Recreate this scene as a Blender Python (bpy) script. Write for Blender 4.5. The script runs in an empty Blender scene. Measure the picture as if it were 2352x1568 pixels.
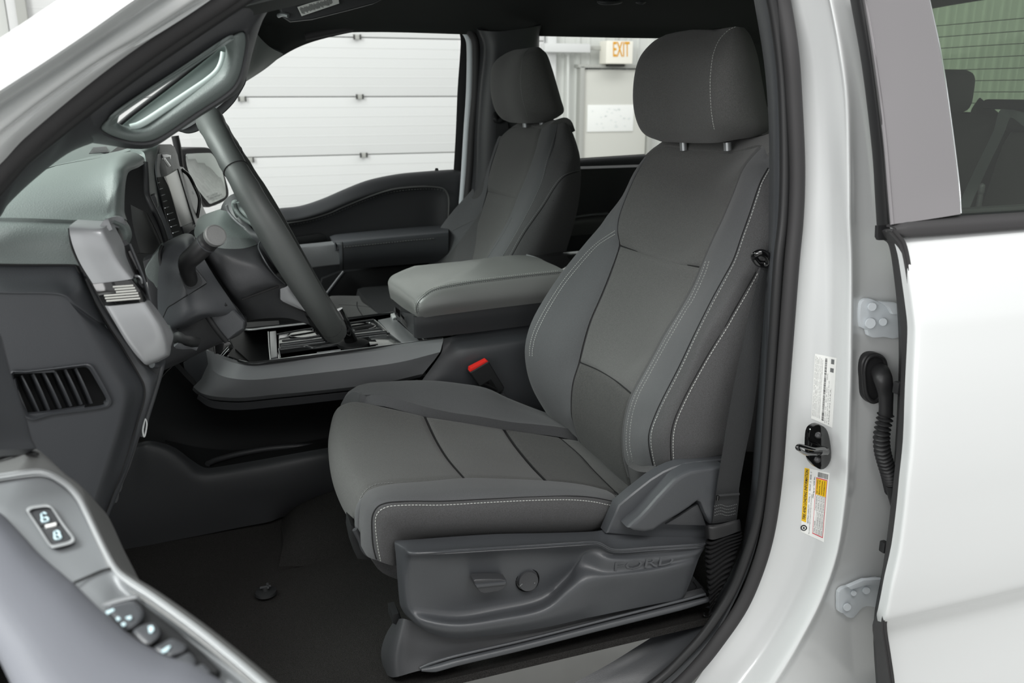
import bpy, bmesh, math, random
from mathutils import Vector, Matrix
from mathutils.bvhtree import BVHTree
random.seed(7)
S = bpy.context.scene
COL = S.collection
# ------------------------------------------------------------------ camera
F_PX, CX, CY = 1950.0, 1176.0, 784.0
YAW, PITCH = math.radians(20.0), math.radians(16.5)
CAM = Vector((0.0, 0.0, 1.65))
FW = Vector((math.sin(YAW)*math.cos(PITCH), math.cos(YAW)*math.cos(PITCH), -math.sin(PITCH)))
RT = Vector((math.cos(YAW), -math.sin(YAW), 0.0))
UPV = RT.cross(FW)
cam_data = bpy.data.cameras.new('camera')
cam = bpy.data.objects.new('camera', cam_data)
COL.objects.link(cam)
cam_data.sensor_width = 36.0
cam_data.lens = 36.0*F_PX/2352.0
cam_data.clip_start = 0.02
cam_data.clip_end = 100
cam.matrix_world = Matrix(((RT.x, UPV.x, -FW.x, CAM.x), (RT.y, UPV.y, -FW.y, CAM.y), (RT.z, UPV.z, -FW.z, CAM.z), (0, 0, 0, 1)))
cam_data.dof.use_dof = True
cam_data.dof.focus_distance = 1.36
cam_data.dof.aperture_fstop = 8.0
S.camera = cam
# ------------------------------------------------------------------ world, lights, exposure
S.view_settings.view_transform = 'Standard'
S.view_settings.look = 'None'
S.view_settings.gamma = 1.0
S.view_settings.exposure = 0.0
S.view_settings.use_curve_mapping = False
w = bpy.data.worlds.new('world')
S.world = w
w.use_nodes = True
wn = w.node_tree.nodes
wn['Background'].inputs[0].default_value = (0.985, 0.995, 1.0, 1)
wn['Background'].inputs[1].default_value = 0.74
def area_light(name, loc, target, sx, sy, power, color=(1, 1, 1)):
    d = bpy.data.lights.new(name, 'AREA')
    d.shape = 'RECTANGLE'; d.size = sx; d.size_y = sy; d.energy = power; d.color = color
    o = bpy.data.objects.new(name, d)
    COL.objects.link(o)
    o.location = loc
    o.rotation_euler = (Vector(target)-Vector(loc)).to_track_quat('-Z', 'Y').to_euler()
    return o
area_light('fill_light', (0.6, -5.2, 1.9), (0.6, 1.0, 1.4), 9.0, 4.2, 35, (1, 0.995, 0.98))  # added soft fill from behind the camera to brighten the white pillars
area_light('fill_light', (-4.6, -2.6, 2.3), (0.7, 1.1, 1.4), 4.0, 3.4, 270, (1, 1, 0.99))  # added fill from front left to brighten pillar, dash and seat fronts
area_light('shop_ceiling_lamp', (0.1, -1.5, 4.3), (0.4, 1.1, 1.2), 3.4, 0.9, 105, (1, 0.99, 0.97))
area_light('shop_ceiling_lamp', (-3.6, 2.0, 4.4), (0.0, 1.6, 1.3), 3.0, 2.0, 400, (0.97, 1.0, 0.985))
area_light('shop_ceiling_lamp', (2.2, 6.2, 4.6), (2.0, 9.0, 1.5), 8.0, 1.0, 90, (1, 1, 0.98))
# ------------------------------------------------------------------ pixel helpers (2352 x 1568 photograph)
def ray(x, y):
    return FW + RT*((x-CX)/F_PX) - UPV*((y-CY)/F_PX)
def at(x, y, Y):
    r = ray(x, y); return CAM + r*((Y-CAM.y)/r.y)
def atx(x, y, X):
    r = ray(x, y); return CAM + r*((X-CAM.x)/r.x)
def atz(x, y, Z):
    r = ray(x, y); return CAM + r*((Z-CAM.z)/r.z)
def V(p, Y=None):
    if isinstance(p, Vector): return p.copy()
    if len(p) == 2: return at(p[0], p[1], Y)
    return at(*p)
# ------------------------------------------------------------------ materials
def lin(c):
    out = []
    for v in c:
        v = v/255.0
        out.append(v/12.92 if v <= 0.04045 else ((v+0.055)/1.055)**2.4)
    return tuple(out)+(1.0,)
def mat(name, rgb, rough=0.6, metal=0.0, spec=0.5, coat=0.0, bump=None, vary=None, sheen=0.0, aniso=None):
    """rgb = sRGB 0-255. bump=(scale,strength,distance,stretch) vary=(scale,rgb2,low,high)"""
    m = bpy.data.materials.new(name); m.use_nodes = True
    nt = m.node_tree; b = nt.nodes['Principled BSDF']
    b.inputs['Base Color'].default_value = lin(rgb)
    b.inputs['Roughness'].default_value = rough
    b.inputs['Metallic'].default_value = metal
    b.inputs['Specular IOR Level'].default_value = spec
    b.inputs['Coat Weight'].default_value = coat
    b.inputs['Coat Roughness'].default_value = 0.05
    if sheen:
        b.inputs['Sheen Weight'].default_value = sheen
        b.inputs['Sheen Roughness'].default_value = 0.5
    tc = nt.nodes.new('ShaderNodeTexCoord')
    if bump:
        sc, st, dist = bump[:3]
        mp = nt.nodes.new('ShaderNodeMapping')
        mp.inputs['Scale'].default_value = bump[3] if len(bump) > 3 else (1, 1, 1)
        nz = nt.nodes.new('ShaderNodeTexNoise'); nz.inputs['Scale'].default_value = sc; nz.inputs['Detail'].default_value = 2
        bp = nt.nodes.new('ShaderNodeBump'); bp.inputs['Strength'].default_value = st; bp.inputs['Distance'].default_value = dist
        nt.links.new(tc.outputs['Object'], mp.inputs[0]); nt.links.new(mp.outputs[0], nz.inputs['Vector'])
        nt.links.new(nz.outputs['Fac'], bp.inputs['Height']); nt.links.new(bp.outputs[0], b.inputs['Normal'])
    if vary:
        nz2 = nt.nodes.new('ShaderNodeTexNoise'); nz2.inputs['Scale'].default_value = vary[0]; nz2.inputs['Detail'].default_value = 4
        mp2 = nt.nodes.new('ShaderNodeMapping')
        mp2.inputs['Scale'].default_value = vary[4] if len(vary) > 4 else (1, 1, 1)
        cr = nt.nodes.new('ShaderNodeValToRGB')
        cr.color_ramp.elements[0].position = vary[2]; cr.color_ramp.elements[1].position = vary[3]
        cr.color_ramp.elements[0].color = lin(vary[1]); cr.color_ramp.elements[1].color = lin(rgb)
        nt.links.new(tc.outputs['Object'], mp2.inputs[0]); nt.links.new(mp2.outputs[0], nz2.inputs['Vector'])
        nt.links.new(nz2.outputs['Fac'], cr.inputs[0]); nt.links.new(cr.outputs[0], b.inputs['Base Color'])
    return m
def glass_mat(name, tint, refl=0.06, rough=0.02):
    m = bpy.data.materials.new(name); m.use_nodes = True
    nt = m.node_tree; nt.nodes.remove(nt.nodes['Principled BSDF'])
    out = nt.nodes['Material Output']
    t = nt.nodes.new('ShaderNodeBsdfTransparent'); t.inputs[0].default_value = tint
    g = nt.nodes.new('ShaderNodeBsdfGlossy'); g.inputs['Roughness'].default_value = rough; g.inputs[0].default_value = (1, 1, 1, 1)
    mx = nt.nodes.new('ShaderNodeMixShader')
    lw = nt.nodes.new('ShaderNodeLayerWeight'); lw.inputs[0].default_value = 0.5
    pw = nt.nodes.new('ShaderNodeMath'); pw.operation = 'POWER'; pw.inputs[1].default_value = 4.0
    ma = nt.nodes.new('ShaderNodeMath'); ma.operation = 'MULTIPLY_ADD'; ma.inputs[1].default_value = 0.30; ma.inputs[2].default_value = refl*0.3
    nt.links.new(lw.outputs['Facing'], pw.inputs[0]); nt.links.new(pw.outputs[0], ma.inputs[0])
    nt.links.new(ma.outputs[0], mx.inputs[0]); nt.links.new(t.outputs[0], mx.inputs[1]); nt.links.new(g.outputs[0], mx.inputs[2])
    nt.links.new(mx.outputs[0], out.inputs[0])
    return m
M = {}
M['fabric'] = mat('seat_fabric', (91, 91, 90), 0.9, sheen=0.12, spec=0.2, bump=(1500, 0.5, 0.0006), vary=(900, (74, 74, 73), 0.35, 0.65))
M['fabric_light'] = mat('seat_bolster_fabric', (86, 87, 89), 0.9, sheen=0.12, spec=0.2, bump=(1500, 0.5, 0.0005), vary=(900, (79, 80, 81), 0.35, 0.65))
M['fabric_knit'] = mat('seat_knit_fabric', (74, 74, 72), 0.95, sheen=0.1, spec=0.15, bump=(420, 0.7, 0.0012, (1, 3, 1)), vary=(420, (56, 56, 56), 0.38, 0.6, (1, 3, 1)))
M['fabric_side'] = mat('seat_side_weave', (80, 80, 81), 0.92, sheen=0.1, spec=0.2, bump=(1200, 0.6, 0.0007), vary=(1100, (66, 66, 66), 0.38, 0.62))
M['stitch'] = mat('light_grey_thread', (176, 178, 174), 0.8)
M['stitch_dim'] = mat('grey_thread', (112, 114, 113), 0.8)
M['seam'] = mat('dark_seam', (20, 20, 21), 0.9)
M['plastic'] = mat('charcoal_grained_plastic', (65, 67, 70), 0.42, spec=0.6, bump=(900, 0.35, 0.0004))
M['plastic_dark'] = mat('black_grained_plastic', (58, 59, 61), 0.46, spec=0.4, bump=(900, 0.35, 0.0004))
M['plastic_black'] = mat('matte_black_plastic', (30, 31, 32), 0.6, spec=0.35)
M['dash_soft'] = mat('soft_dash_skin', (104, 112, 110), 0.5, spec=0.5, bump=(700, 0.6, 0.0007))
M['trim_gray'] = mat('satin_grey_trim', (150, 152, 154), 0.3, metal=0.35, spec=0.5)
M['leather'] = mat('grained_vinyl', (104, 105, 104), 0.36, spec=0.7, bump=(650, 0.25, 0.0005))
M['wheel_leather'] = mat('black_wheel_leather', (68, 71, 70), 0.5, spec=0.45, bump=(800, 0.25, 0.0004))
M['piano'] = mat('gloss_black_plastic', (12, 12, 13), 0.08, spec=0.6, coat=0.6)
M['applique'] = mat('gloss_black_pillar_cover', (132, 129, 131), 0.07, metal=0.45, spec=0.9, coat=0.7)  # grey metallic base stands in for reflections on the black cover
M['chrome'] = mat('bright_chrome', (232, 235, 235), 0.3, metal=0.35)
M['silver'] = mat('satin_silver', (165, 168, 170), 0.35, metal=0.7)
M['rubber'] = mat('black_rubber_seal', (52, 51, 52), 0.62, spec=0.4, bump=(500, 0.2, 0.0005))
M['rubber_dark'] = mat('dark_rubber', (38, 38, 39), 0.45, spec=0.4)
M['carpet'] = mat('dark_carpet', (58, 57, 56), 1.0, spec=0.05, bump=(900, 1.0, 0.003), vary=(700, (38, 37, 36), 0.3, 0.7))
M['headliner'] = mat('black_headliner_cloth', (52, 54, 53), 0.95, spec=0.1, bump=(1200, 0.4, 0.0006))
M['white_paint'] = mat('white_car_paint', (213, 215, 215), 0.25, spec=0.5, coat=0.35)
M['white_satin'] = mat('white_primer_paint', (214, 220, 224), 0.4, spec=0.5)
M['belt'] = mat('black_webbing', (44, 45, 46), 0.7, spec=0.35, bump=(1600, 0.7, 0.0008, (0.3, 1, 0.3)))
M['belt_rear'] = mat('grey_webbing', (118, 124, 124), 0.7, spec=0.3)
M['red'] = mat('red_plastic', (228, 44, 36), 0.4)
M['label_white'] = mat('white_label_stock', (240, 241, 238), 0.5)
M['label_yellow'] = mat('yellow_print', (242, 196, 24), 0.5)
M['label_red'] = mat('red_print', (214, 50, 70), 0.5)
M['ink'] = mat('black_ink', (34, 34, 36), 0.6)
M['ink_gray'] = mat('grey_ink', (110, 112, 112), 0.6)
M['bolt'] = mat('black_phosphate_steel', (60, 60, 61), 0.35, metal=0.8)
M['icon'] = mat('pale_blue_icon', (190, 214, 220), 0.5)
M['gloss_screen'] = mat('screen_glass', (238, 237, 235), 0.35, metal=0.5, spec=0.5)  # pale base stands in for the reflection on the switched-off screen
M['mirror'] = mat('mirror_glass', (225, 230, 228), 0.02, metal=1.0)
M['garage_white'] = mat('white_sectional_steel', (210, 211, 210), 0.5)
M['corrugated'] = mat('cream_ribbed_steel', (205, 207, 203), 0.55)
M['door_cream'] = mat('cream_door_paint', (203, 203, 196), 0.55)
M['frame_gray'] = mat('grey_door_frame', (168, 169, 164), 0.55)
M['exit_body'] = mat('ivory_exit_housing', (236, 233, 222), 0.5)
M['exit_ink'] = mat('amber_exit_letters', (222, 160, 38), 0.5)
M['concrete'] = mat('shop_floor_concrete', (172, 172, 169), 0.6, vary=(3, (150, 150, 147), 0.3, 0.7))
M['hinge_metal'] = mat('grey_hinge_steel', (60, 60, 58), 0.5, metal=0.5)
M['glass_clear'] = glass_mat('clear_window_glass', (0.985, 0.992, 0.988, 1), 0.01)
M['glass_tint'] = glass_mat('green_privacy_glass', (0.76, 0.80, 0.75, 1), 0.12)
M['glass_rear'] = glass_mat('green_back_glass', (0.76, 0.84, 0.73, 1), 0.15)
M['windshield'] = glass_mat('green_windshield_glass', (0.955, 0.985, 0.967, 1), 0.1)
# ------------------------------------------------------------------ objects
GEO = {}
def thing(name, label, cat, loc, group=None):
    o = bpy.data.objects.new(name, None); COL.objects.link(o)
    o.location = loc; o.empty_display_size = 0.05
    o['label'] = label; o['category'] = cat
    if group: o['group'] = group
    return o
def finish(name, verts, faces, material, parent=None, sharp=45, props=None, flat=False):
    me = bpy.data.meshes.new(name)
    me.from_pydata([tuple(v) for v in verts], [], faces)
    me.materials.append(M[material] if isinstance(material, str) else material)
    me.validate()
    if not flat:
        me.shade_smooth()
        me.set_sharp_from_angle(angle=math.radians(sharp))
    o = bpy.data.objects.new(name, me); COL.objects.link(o)
    GEO[o] = (verts, faces)
    if parent is not None:
        o.parent = parent
        if parent.type == 'EMPTY': o.matrix_parent_inverse = Matrix.Translation(-parent.location)
    if props:
        for k, v in props.items(): o[k] = v
    return o
def struct(o):
    o['kind'] = 'structure'; return o
def tag(o, label, cat, group=None):
    o['label'] = label; o['category'] = cat
    if group: o['group'] = group
    return o
def catmull(pts, n, closed=False):
    """n samples per segment"""
    k = len(pts)
    if k < 3 and not closed:
        out = []
        for i in range(k-1):
            for j in range(n): out.append(pts[i].lerp(pts[i+1], j/n))
        out.append(pts[-1].copy()); return out
    out = []
    segs = k if closed else k-1
    for i in range(segs):
        p1 = pts[i]; p2 = pts[(i+1) % k]
        p0 = pts[(i-1) % k] if (closed or i > 0) else p1*2-p2
        p3 = pts[(i+2) % k] if (closed or i+2 < k) else p2*2-p1
        # centripetal-like guard: limit tangents to the local segment length
        d = (p2-p1).length
        t1 = (p2-p0)*0.5; t2 = (p3-p1)*0.5
        if t1.length > 1.2*d and t1.length > 0: t1 = t1*(1.2*d/t1.length)
        if t2.length > 1.2*d and t2.length > 0: t2 = t2*(1.2*d/t2.length)
        for j in range(n):
            t = j/n; t_2 = t*t; t_3 = t_2*t
            out.append(p1*(2*t_3-3*t_2+1)+t1*(t_3-2*t_2+t)+p2*(-2*t_3+3*t_2)+t2*(t_3-t_2))
    if not closed: out.append(pts[-1].copy())
    return out
def grid(name, rows, parent, material, su=6, sv=6, closed=False, thick=0.004, puff=None, linu=False, linv=False, Y=None, cap=False, props=None, sharp=50, ring=False, cut=None):
    """rows: control rows (each a list of (x,y,Y) or Vector); su samples per control segment along a row, sv across rows."""
    R = [[V(p, Y) for p in r] for r in rows]
    def interp(pts, n, c, lnr):
        if lnr:
            out = []
            k = len(pts); segs = k if c else k-1
            for i in range(segs):
                for j in range(n): out.append(pts[i].lerp(pts[(i+1) % k], j/n))
            if not c: out.append(pts[-1].copy())
            return out
        return catmull(pts, n, c)
    R2 = [interp(r, su, closed, linu) for r in R]
    nu = len(R2[0])
    colsn = [interp([r[i] for r in R2], sv, False, linv) for i in range(nu)]
    nv = len(colsn[0])
    G = [[colsn[i][j] for i in range(nu)] for j in range(nv)]
    ucnt = nu if closed else nu-1
    # average normal to face the camera
    nsum = Vector((0, 0, 0)); cen = Vector((0, 0, 0)); c = 0
    for j in range(nv-1):
        for i in range(ucnt):
            a = G[j][i]; b = G[j][(i+1) % nu]; d = G[j+1][i]; e = G[j+1][(i+1) % nu]
            n = (e-a).cross(d-b); nsum += n; cen += a; c += 1
    cen /= max(c, 1)
    flip = nsum.dot(CAM-cen) < 0
    if closed and not ring:
        tot = 0
        for j in range(nv-1):
            for i in range(ucnt):
                a = G[j][i]; b = G[j][(i+1) % nu]; d = G[j+1][i]; e = G[j+1][(i+1) % nu]
                tot += (e-a).cross(d-b).dot(a-cen)
        flip = tot < 0
    # normals per vertex
    def nrm(j, i):
        i0 = (i-1) % nu if closed else max(i-1, 0); i1 = (i+1) % nu if closed else min(i+1, nu-1)
        j0 = max(j-1, 0); j1 = min(j+1, nv-1)
        n = (G[j][i1]-G[j][i0]).cross(G[j1][i]-G[j0][i])
        if n.length < 1e-12: return Vector((0, 0, 0))
        n.normalize(); return -n if flip else n
    if puff:
        r, wd = puff
        # distance to border along the grid lines
        P = [[None]*nu for _ in range(nv)]
        ulen = []
        for j in range(nv):
            acc = [0]
            for i in range(1, nu): acc.append(acc[-1]+(G[j][i]-G[j][i-1]).length)
            ulen.append(acc)
        vlen = []
        for i in range(nu):
            acc = [0]
            for j in range(1, nv): acc.append(acc[-1]+(G[j][i]-G[j-1][i]).length)
            vlen.append(acc)
        for j in range(nv):
            for i in range(nu):
                d = min(vlen[i][j], vlen[i][-1]-vlen[i][j])
                if not closed: d = min(d, ulen[j][i], ulen[j][-1]-ulen[j][i])
                t = min(d/wd, 1.0)
                drop = r*(1-math.sqrt(max(0, 1-(1-t)**2)))
                P[j][i] = G[j][i]-nrm(j, i)*drop
        G = P
    verts = [G[j][i] for j in range(nv) for i in range(nu)]
    faces = []
    for j in range(nv-1):
        for i in range(ucnt):
            a = j*nu+i; b = j*nu+(i+1) % nu; cc = (j+1)*nu+(i+1) % nu; d = (j+1)*nu+i
            faces.append((a, b, cc, d) if not flip else (a, d, cc, b))
    if cut:
        def pj(p):
            d = p-CAM; z = d.dot(FW); return (CX+F_PX*d.dot(RT)/z, CY-F_PX*d.dot(UPV)/z)
        def inside(pt, poly):
            r = False; k = len(poly)
            for a in range(k):
                (xa, ya), (xb, yb) = poly[a], poly[(a+1) % k]
                if (ya > pt[1]) != (yb > pt[1]) and pt[0] < (xb-xa)*(pt[1]-ya)/(yb-ya)+xa: r = not r
            return r
        faces = [f for f in faces if not inside(pj(sum((verts[q] for q in f), Vector((0, 0, 0)))/len(f)), cut)]
    if closed and cap:
        for jj, rev in ((0, True), (nv-1, False)):
            ctr = sum((G[jj][i] for i in range(nu)), Vector((0, 0, 0)))/nu
            verts.append(ctr); ci = len(verts)-1
            for i in range(nu):
                a = jj*nu+i; b = jj*nu+(i+1) % nu
                f = (b, a, ci) if rev else (a, b, ci)
                if flip: f = f[::-1]
                faces.append(f)
    if thick and not (closed and cap):
        n0 = len(verts); base = list(faces)
        N = [nrm(j, i) for j in range(nv) for i in range(nu)]
        # area-aware fallback
        verts = verts + [verts[k]-N[k]*thick for k in range(n0)]
        faces += [tuple(n0+x for x in f[::-1]) for f in base]
        edge = {}
        for f in base:
            for k in range(len(f)):
                e = (f[k], f[(k+1) % len(f)])
                if (e[1], e[0]) in edge: del edge[(e[1], e[0])]
                else: edge[e] = 1
        for (a, b) in edge: faces.append((b, a, n0+a, n0+b))
    return finish(name, verts, faces, material, parent, sharp, props)
def plate(name, outline, depth, parent, material, Y=None, bevel=0.002, smooth=0, holes=None, dirv=None, segs=2, props=None, flip=False):
    """outline polygon -> solid slab extruded away from the camera side by depth"""
    pts = [V(p, Y) for p in outline]
    if smooth: pts = catmull(pts, smooth, True)
    bm = bmesh.new()
    vs = [bm.verts.new(p) for p in pts]
    f = bm.faces.new(vs)
    f.normal_update()
    cen = sum(pts, Vector((0, 0, 0)))/len(pts)
    if f.normal.dot(CAM-cen) < 0:
        f.normal_flip(); f.normal_update()
    n = dirv if dirv is not None else -f.normal.copy()
    back = bmesh.ops.extrude_face_region(bm, geom=[f], use_keep_orig=True)
    bv = [g for g in back['geom'] if isinstance(g, bmesh.types.BMVert)]
    bmesh.ops.translate(bm, verts=bv, vec=n*depth)
    bmesh.ops.recalc_face_normals(bm, faces=bm.faces[:])
    if bevel:
        bm.edges.ensure_lookup_table()
        front = set(vs)
        es = [e for e in bm.edges if e.verts[0] in front and e.verts[1] in front]
        try:
            bmesh.ops.bevel(bm, geom=es, offset=bevel, segments=segs, affect='EDGES', profile=0.6, clamp_overlap=True)
        except Exception: pass
    big = [f for f in bm.faces if len(f.verts) > 4]
    bmesh.ops.triangulate(bm, faces=big)
    bm.verts.index_update()
    verts = [v.co.copy() for v in bm.verts]; faces = [tuple(v.index for v in f.verts) for f in bm.faces]
    bm.free()
    return finish(name, verts, faces, material, parent, 32, props)
def bx(c, s, R=None):
    """box verts/faces; c centre, s full size"""
    vs = []
    for i in (-.5, .5):
        for j in (-.5, .5):
            for k in (-.5, .5):
                v = Vector((i*s[0], j*s[1], k*s[2]))
                if R is not None: v = R @ v
                vs.append(Vector(c)+v)
    return vs, [(0, 1, 3, 2), (4, 6, 7, 5), (0, 4, 5, 1), (2, 3, 7, 6), (0, 2, 6, 4), (1, 5, 7, 3)]
def box(name, c, s, parent, material, bevel=0.003, R=None, props=None, segs=2):
    v, f = bx(c, s, R)
    bm = bmesh.new()
    bv = [bm.verts.new(p) for p in v]
    for q in f: bm.faces.new([bv[i] for i in q])
    bmesh.ops.recalc_face_normals(bm, faces=bm.faces[:])
    if bevel: bmesh.ops.bevel(bm, geom=bm.edges[:], offset=bevel, segments=segs, affect='EDGES', profile=0.6, clamp_overlap=True)
    bm.verts.index_update()
    verts = [x.co.copy() for x in bm.verts]; faces = [tuple(x.index for x in g.verts) for g in bm.faces]
    bm.free()
    return finish(name, verts, faces, material, parent, 32, props)
def frame_path(pts, closed=False):
    T = []
    k = len(pts)
    for i in range(k):
        a = pts[(i-1) % k] if (closed or i > 0) else pts[i]
        b = pts[(i+1) % k] if (closed or i < k-1) else pts[i]
        t = (b-a)
        T.append(t.normalized() if t.length > 1e-9 else Vector((1, 0, 0)))
    return T
def tube(name, pts, r, parent, material, n=10, closed=False, smooth=5, ref=None, flat=1.0, caps=True, props=None, Y=None):
    """r: number or list (per control point); ref: preferred 'side' direction; flat: radius ratio across ref"""
    P = [V(p, Y) for p in pts]
    if smooth:
        Q = catmull(P, smooth, closed)
        if isinstance(r, (list, tuple)):
            rr = []
            for i in range(len(r)-(0 if closed else 1)):
                for j in range(smooth): rr.append(r[i]+(r[(i+1) % len(r)]-r[i])*j/smooth)
            if not closed: rr.append(r[-1])
            r = rr
        P = Q
    k = len(P)
    if not isinstance(r, (list, tuple)): r = [r]*k
    T = frame_path(P, closed)
    ref = ref if ref is not None else (Vector((0, 1, 0)) if abs(T[0].y) < 0.8 else Vector((0, 0, 1)))
    verts = []; faces = []
    prev = ref
    for i in range(k):
        s = prev - T[i]*prev.dot(T[i])
        if s.length < 1e-6: s = T[i].orthogonal()
        s.normalize(); prev = s
        u = T[i].cross(s)
        for j in range(n):
            a = 2*math.pi*j/n
            verts.append(P[i]+s*(math.cos(a)*r[i]*flat)+u*(math.sin(a)*r[i]))
    for i in range(k if closed else k-1):
        for j in range(n):
            a = i*n+j; b = i*n+(j+1) % n; c = ((i+1) % k)*n+(j+1) % n; d = ((i+1) % k)*n+j
            faces.append((a, b, c, d))
    if caps and not closed:
        faces.append(tuple(range(n))[::-1]); faces.append(tuple((k-1)*n+j for j in range(n)))
    return finish(name, verts, faces, material, parent, 50, props)
def disc(name, c, axis, r, h, parent, material, n=28, prof=None, props=None):
    """lathe around axis starting at c; prof list of (radius, height)"""
    axis = axis.normalized(); s = axis.orthogonal().normalized(); u = axis.cross(s)
    prof = prof or [(r, 0), (r, h*0.8), (r*0.93, h)]
    verts = []; faces = []
    for (rr, hh) in prof:
        for j in range(n):
            a = 2*math.pi*j/n
            verts.append(c+axis*hh+s*(math.cos(a)*rr)+u*(math.sin(a)*rr))
    for i in range(len(prof)-1):
        for j in range(n): faces.append((i*n+j, i*n+(j+1) % n, (i+1)*n+(j+1) % n, (i+1)*n+j))
    faces.append(tuple(range(n))[::-1]); faces.append(tuple((len(prof)-1)*n+j for j in range(n)))
    return finish(name, verts, faces, material, parent, 35, props)
def surface(*objs):
    vs = []; fs = []
    for o in objs:
        v, f = GEO[o]; n = len(vs); vs += list(v); fs += [tuple(n+i for i in q) for q in f]
    return BVHTree.FromPolygons(vs, fs)
def hit(bvh, x, y, off=0.0008, Y=None):
    d = ray(x, y).normalized()
    h = bvh.ray_cast(CAM, d)
    if h[0] is None:
        h2 = bvh.find_nearest(at(x, y, Y if Y else 1.05)); return h2[0]-d*off, -d
    n = h[1]
    if n.dot(d) > 0: n = -n
    return h[0]+n*off, n
def stitch(name, line, bvh, parent, material='stitch', step=0.0048, dash=0.0033, wd=0.00046, off=0.0005, smooth=6, Y=None):
    """thread dashes that lie on a surface, joined (nobody could count them)"""
    P2 = catmull([Vector((a, b, 0)) for a, b in line], smooth)
    W = [hit(bvh, p.x, p.y, off, Y) for p in P2]
    pos = [p for p, n in W]; nr = [n for p, n in W]
    acc = [0]
    for i in range(1, len(pos)): acc.append(acc[-1]+(pos[i]-pos[i-1]).length)
    verts = []; faces = []
    def sample(s):
        for i in range(1, len(acc)):
            if acc[i] >= s:
                t = (s-acc[i-1])/max(acc[i]-acc[i-1], 1e-9)
                return pos[i-1].lerp(pos[i], t), nr[i]
        return pos[-1], nr[-1]
    s = 0.0
    while s+dash < acc[-1]:
        a, n = sample(s); b, _ = sample(s+dash)
        t = (b-a)
        if t.length > 1e-6 and t.length < dash*1.6:
            t.normalize(); side = t.cross(n).normalized()*wd; up = n*wd
            k = len(verts)
            m = (a+b)/2+up
            verts += [a-side, a+side, m-side*1.1, m+side*1.1, b-side, b+side]
            verts += [a-up*2, b-up*2]
            faces += [(k, k+1, k+3, k+2), (k+2, k+3, k+5, k+4), (k, k+2, k+4, k+7, k+6), (k+1, k+6, k+7, k+5, k+3)]
        s += step
    if not verts: return None
    return finish(name, verts, faces, material, parent, 60, {'kind': 'stuff'})
def seamline(name, line, bvh, parent, material='seam', r=0.0011, off=-0.0002, smooth=5, Y=None):
    P2 = catmull([Vector((a, b, 0)) for a, b in line], smooth)
    pts = [hit(bvh, p.x, p.y, off, Y)[0] for p in P2]
    return tube(name, pts, r, parent, material, n=6, smooth=0)
def text_mesh(s, bold=0.0):
    cu = bpy.data.curves.new('lettering', 'FONT'); cu.body = s; cu.offset = bold; cu.resolution_u = 2
    o = bpy.data.objects.new('lettering', cu); COL.objects.link(o)
    dg = bpy.context.evaluated_depsgraph_get(); dg.update()
    me = o.evaluated_get(dg).to_mesh()
    v = [x.co.copy() for x in me.vertices]; f = [tuple(p.vertices) for p in me.polygons]
    o.evaluated_get(dg).to_mesh_clear()
    bpy.data.objects.remove(o); bpy.data.curves.remove(cu)
    x0 = min(p.x for p in v); x1 = max(p.x for p in v); y0 = min(p.y for p in v); y1 = max(p.y for p in v)
    return [((p.x-x0)/(x1-x0), (p.y-y0)/(y1-y0)) for p in v], f
def quadmap(q, off=0.0):
    """q = TL,TR,BR,BL world points"""
    n = (q[1]-q[0]).cross(q[3]-q[0]).normalized()
    if n.dot(CAM-q[0]) < 0: n = -n
    def f(u, v, o=0.0):
        top = q[0].lerp(q[1], u); bot = q[3].lerp(q[2], u)
        return bot.lerp(top, v)+n*(off+o)
    return f
def lettering(name, s, fm, rect, parent, material, bold=0.0, h=0.0012):
    """flat print: text in rect (u0,v0,u1,v1) of a quad map"""
    v, f = text_mesh(s, bold)
    u0, v0, u1, v1 = rect
    verts = [fm(u0+(u1-u0)*a, v0+(v1-v0)*b, h) for a, b in v]
    return finish(name, verts, f, material, parent, 60, {'kind': 'stuff'}, flat=True)
def patches(name, fm, rects, parent, material, h=0.0003, props=None):
    verts = []; faces = []
    rr_ = []
    for (u0, v0, u1, v1) in rects:
        nn = max(1, int(abs(u1-u0)/0.12))
        nv_ = max(1, int(abs(v1-v0)/0.07))
        rr_ += [(u0+(u1-u0)*q/nn, v0+(v1-v0)*p/nv_, u0+(u1-u0)*(q+1)/nn, v0+(v1-v0)*(p+1)/nv_) for q in range(nn) for p in range(nv_)]
    for (u0, v0, u1, v1) in rr_:
        k = len(verts)
        verts += [fm(u0, v0, h), fm(u1, v0, h), fm(u1, v1, h), fm(u0, v1, h), fm(u0, v0, 0), fm(u1, v0, 0), fm(u1, v1, 0), fm(u0, v1, 0)]
        faces += [(k, k+1, k+2, k+3), (k, k+4, k+5, k+1), (k+1, k+5, k+6, k+2), (k+2, k+6, k+7, k+3), (k+3, k+7, k+4, k)]
    return finish(name, verts, faces, material, parent, 30, props, flat=True)

M['door_edge'] = mat('light_satin_door_edge', (158, 161, 162), 0.35, metal=0.1)
M['door_trim'] = mat('grey_door_switch_panel', (112, 115, 117), 0.42, metal=0.1)
M['well'] = mat('lit_handle_well', (140, 154, 150), 0.6)  # windshield light falling on the well is put into this pale colour
M['well_edge'] = mat('lit_handle_edge', (206, 220, 216), 0.5)  # edge catching windshield light, its brightness painted into the colour

M['end_plastic'] = mat('dark_end_cover_plastic', (44, 46, 49), 0.5, spec=0.45, bump=(900, 0.3, 0.0004))
M['lid_vinyl'] = mat('armrest_lid_vinyl', (128, 129, 127), 0.36, spec=0.7, bump=(650, 0.25, 0.0005))  # lighter copy of the grained vinyl, glossy reflection put into the colour
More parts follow.
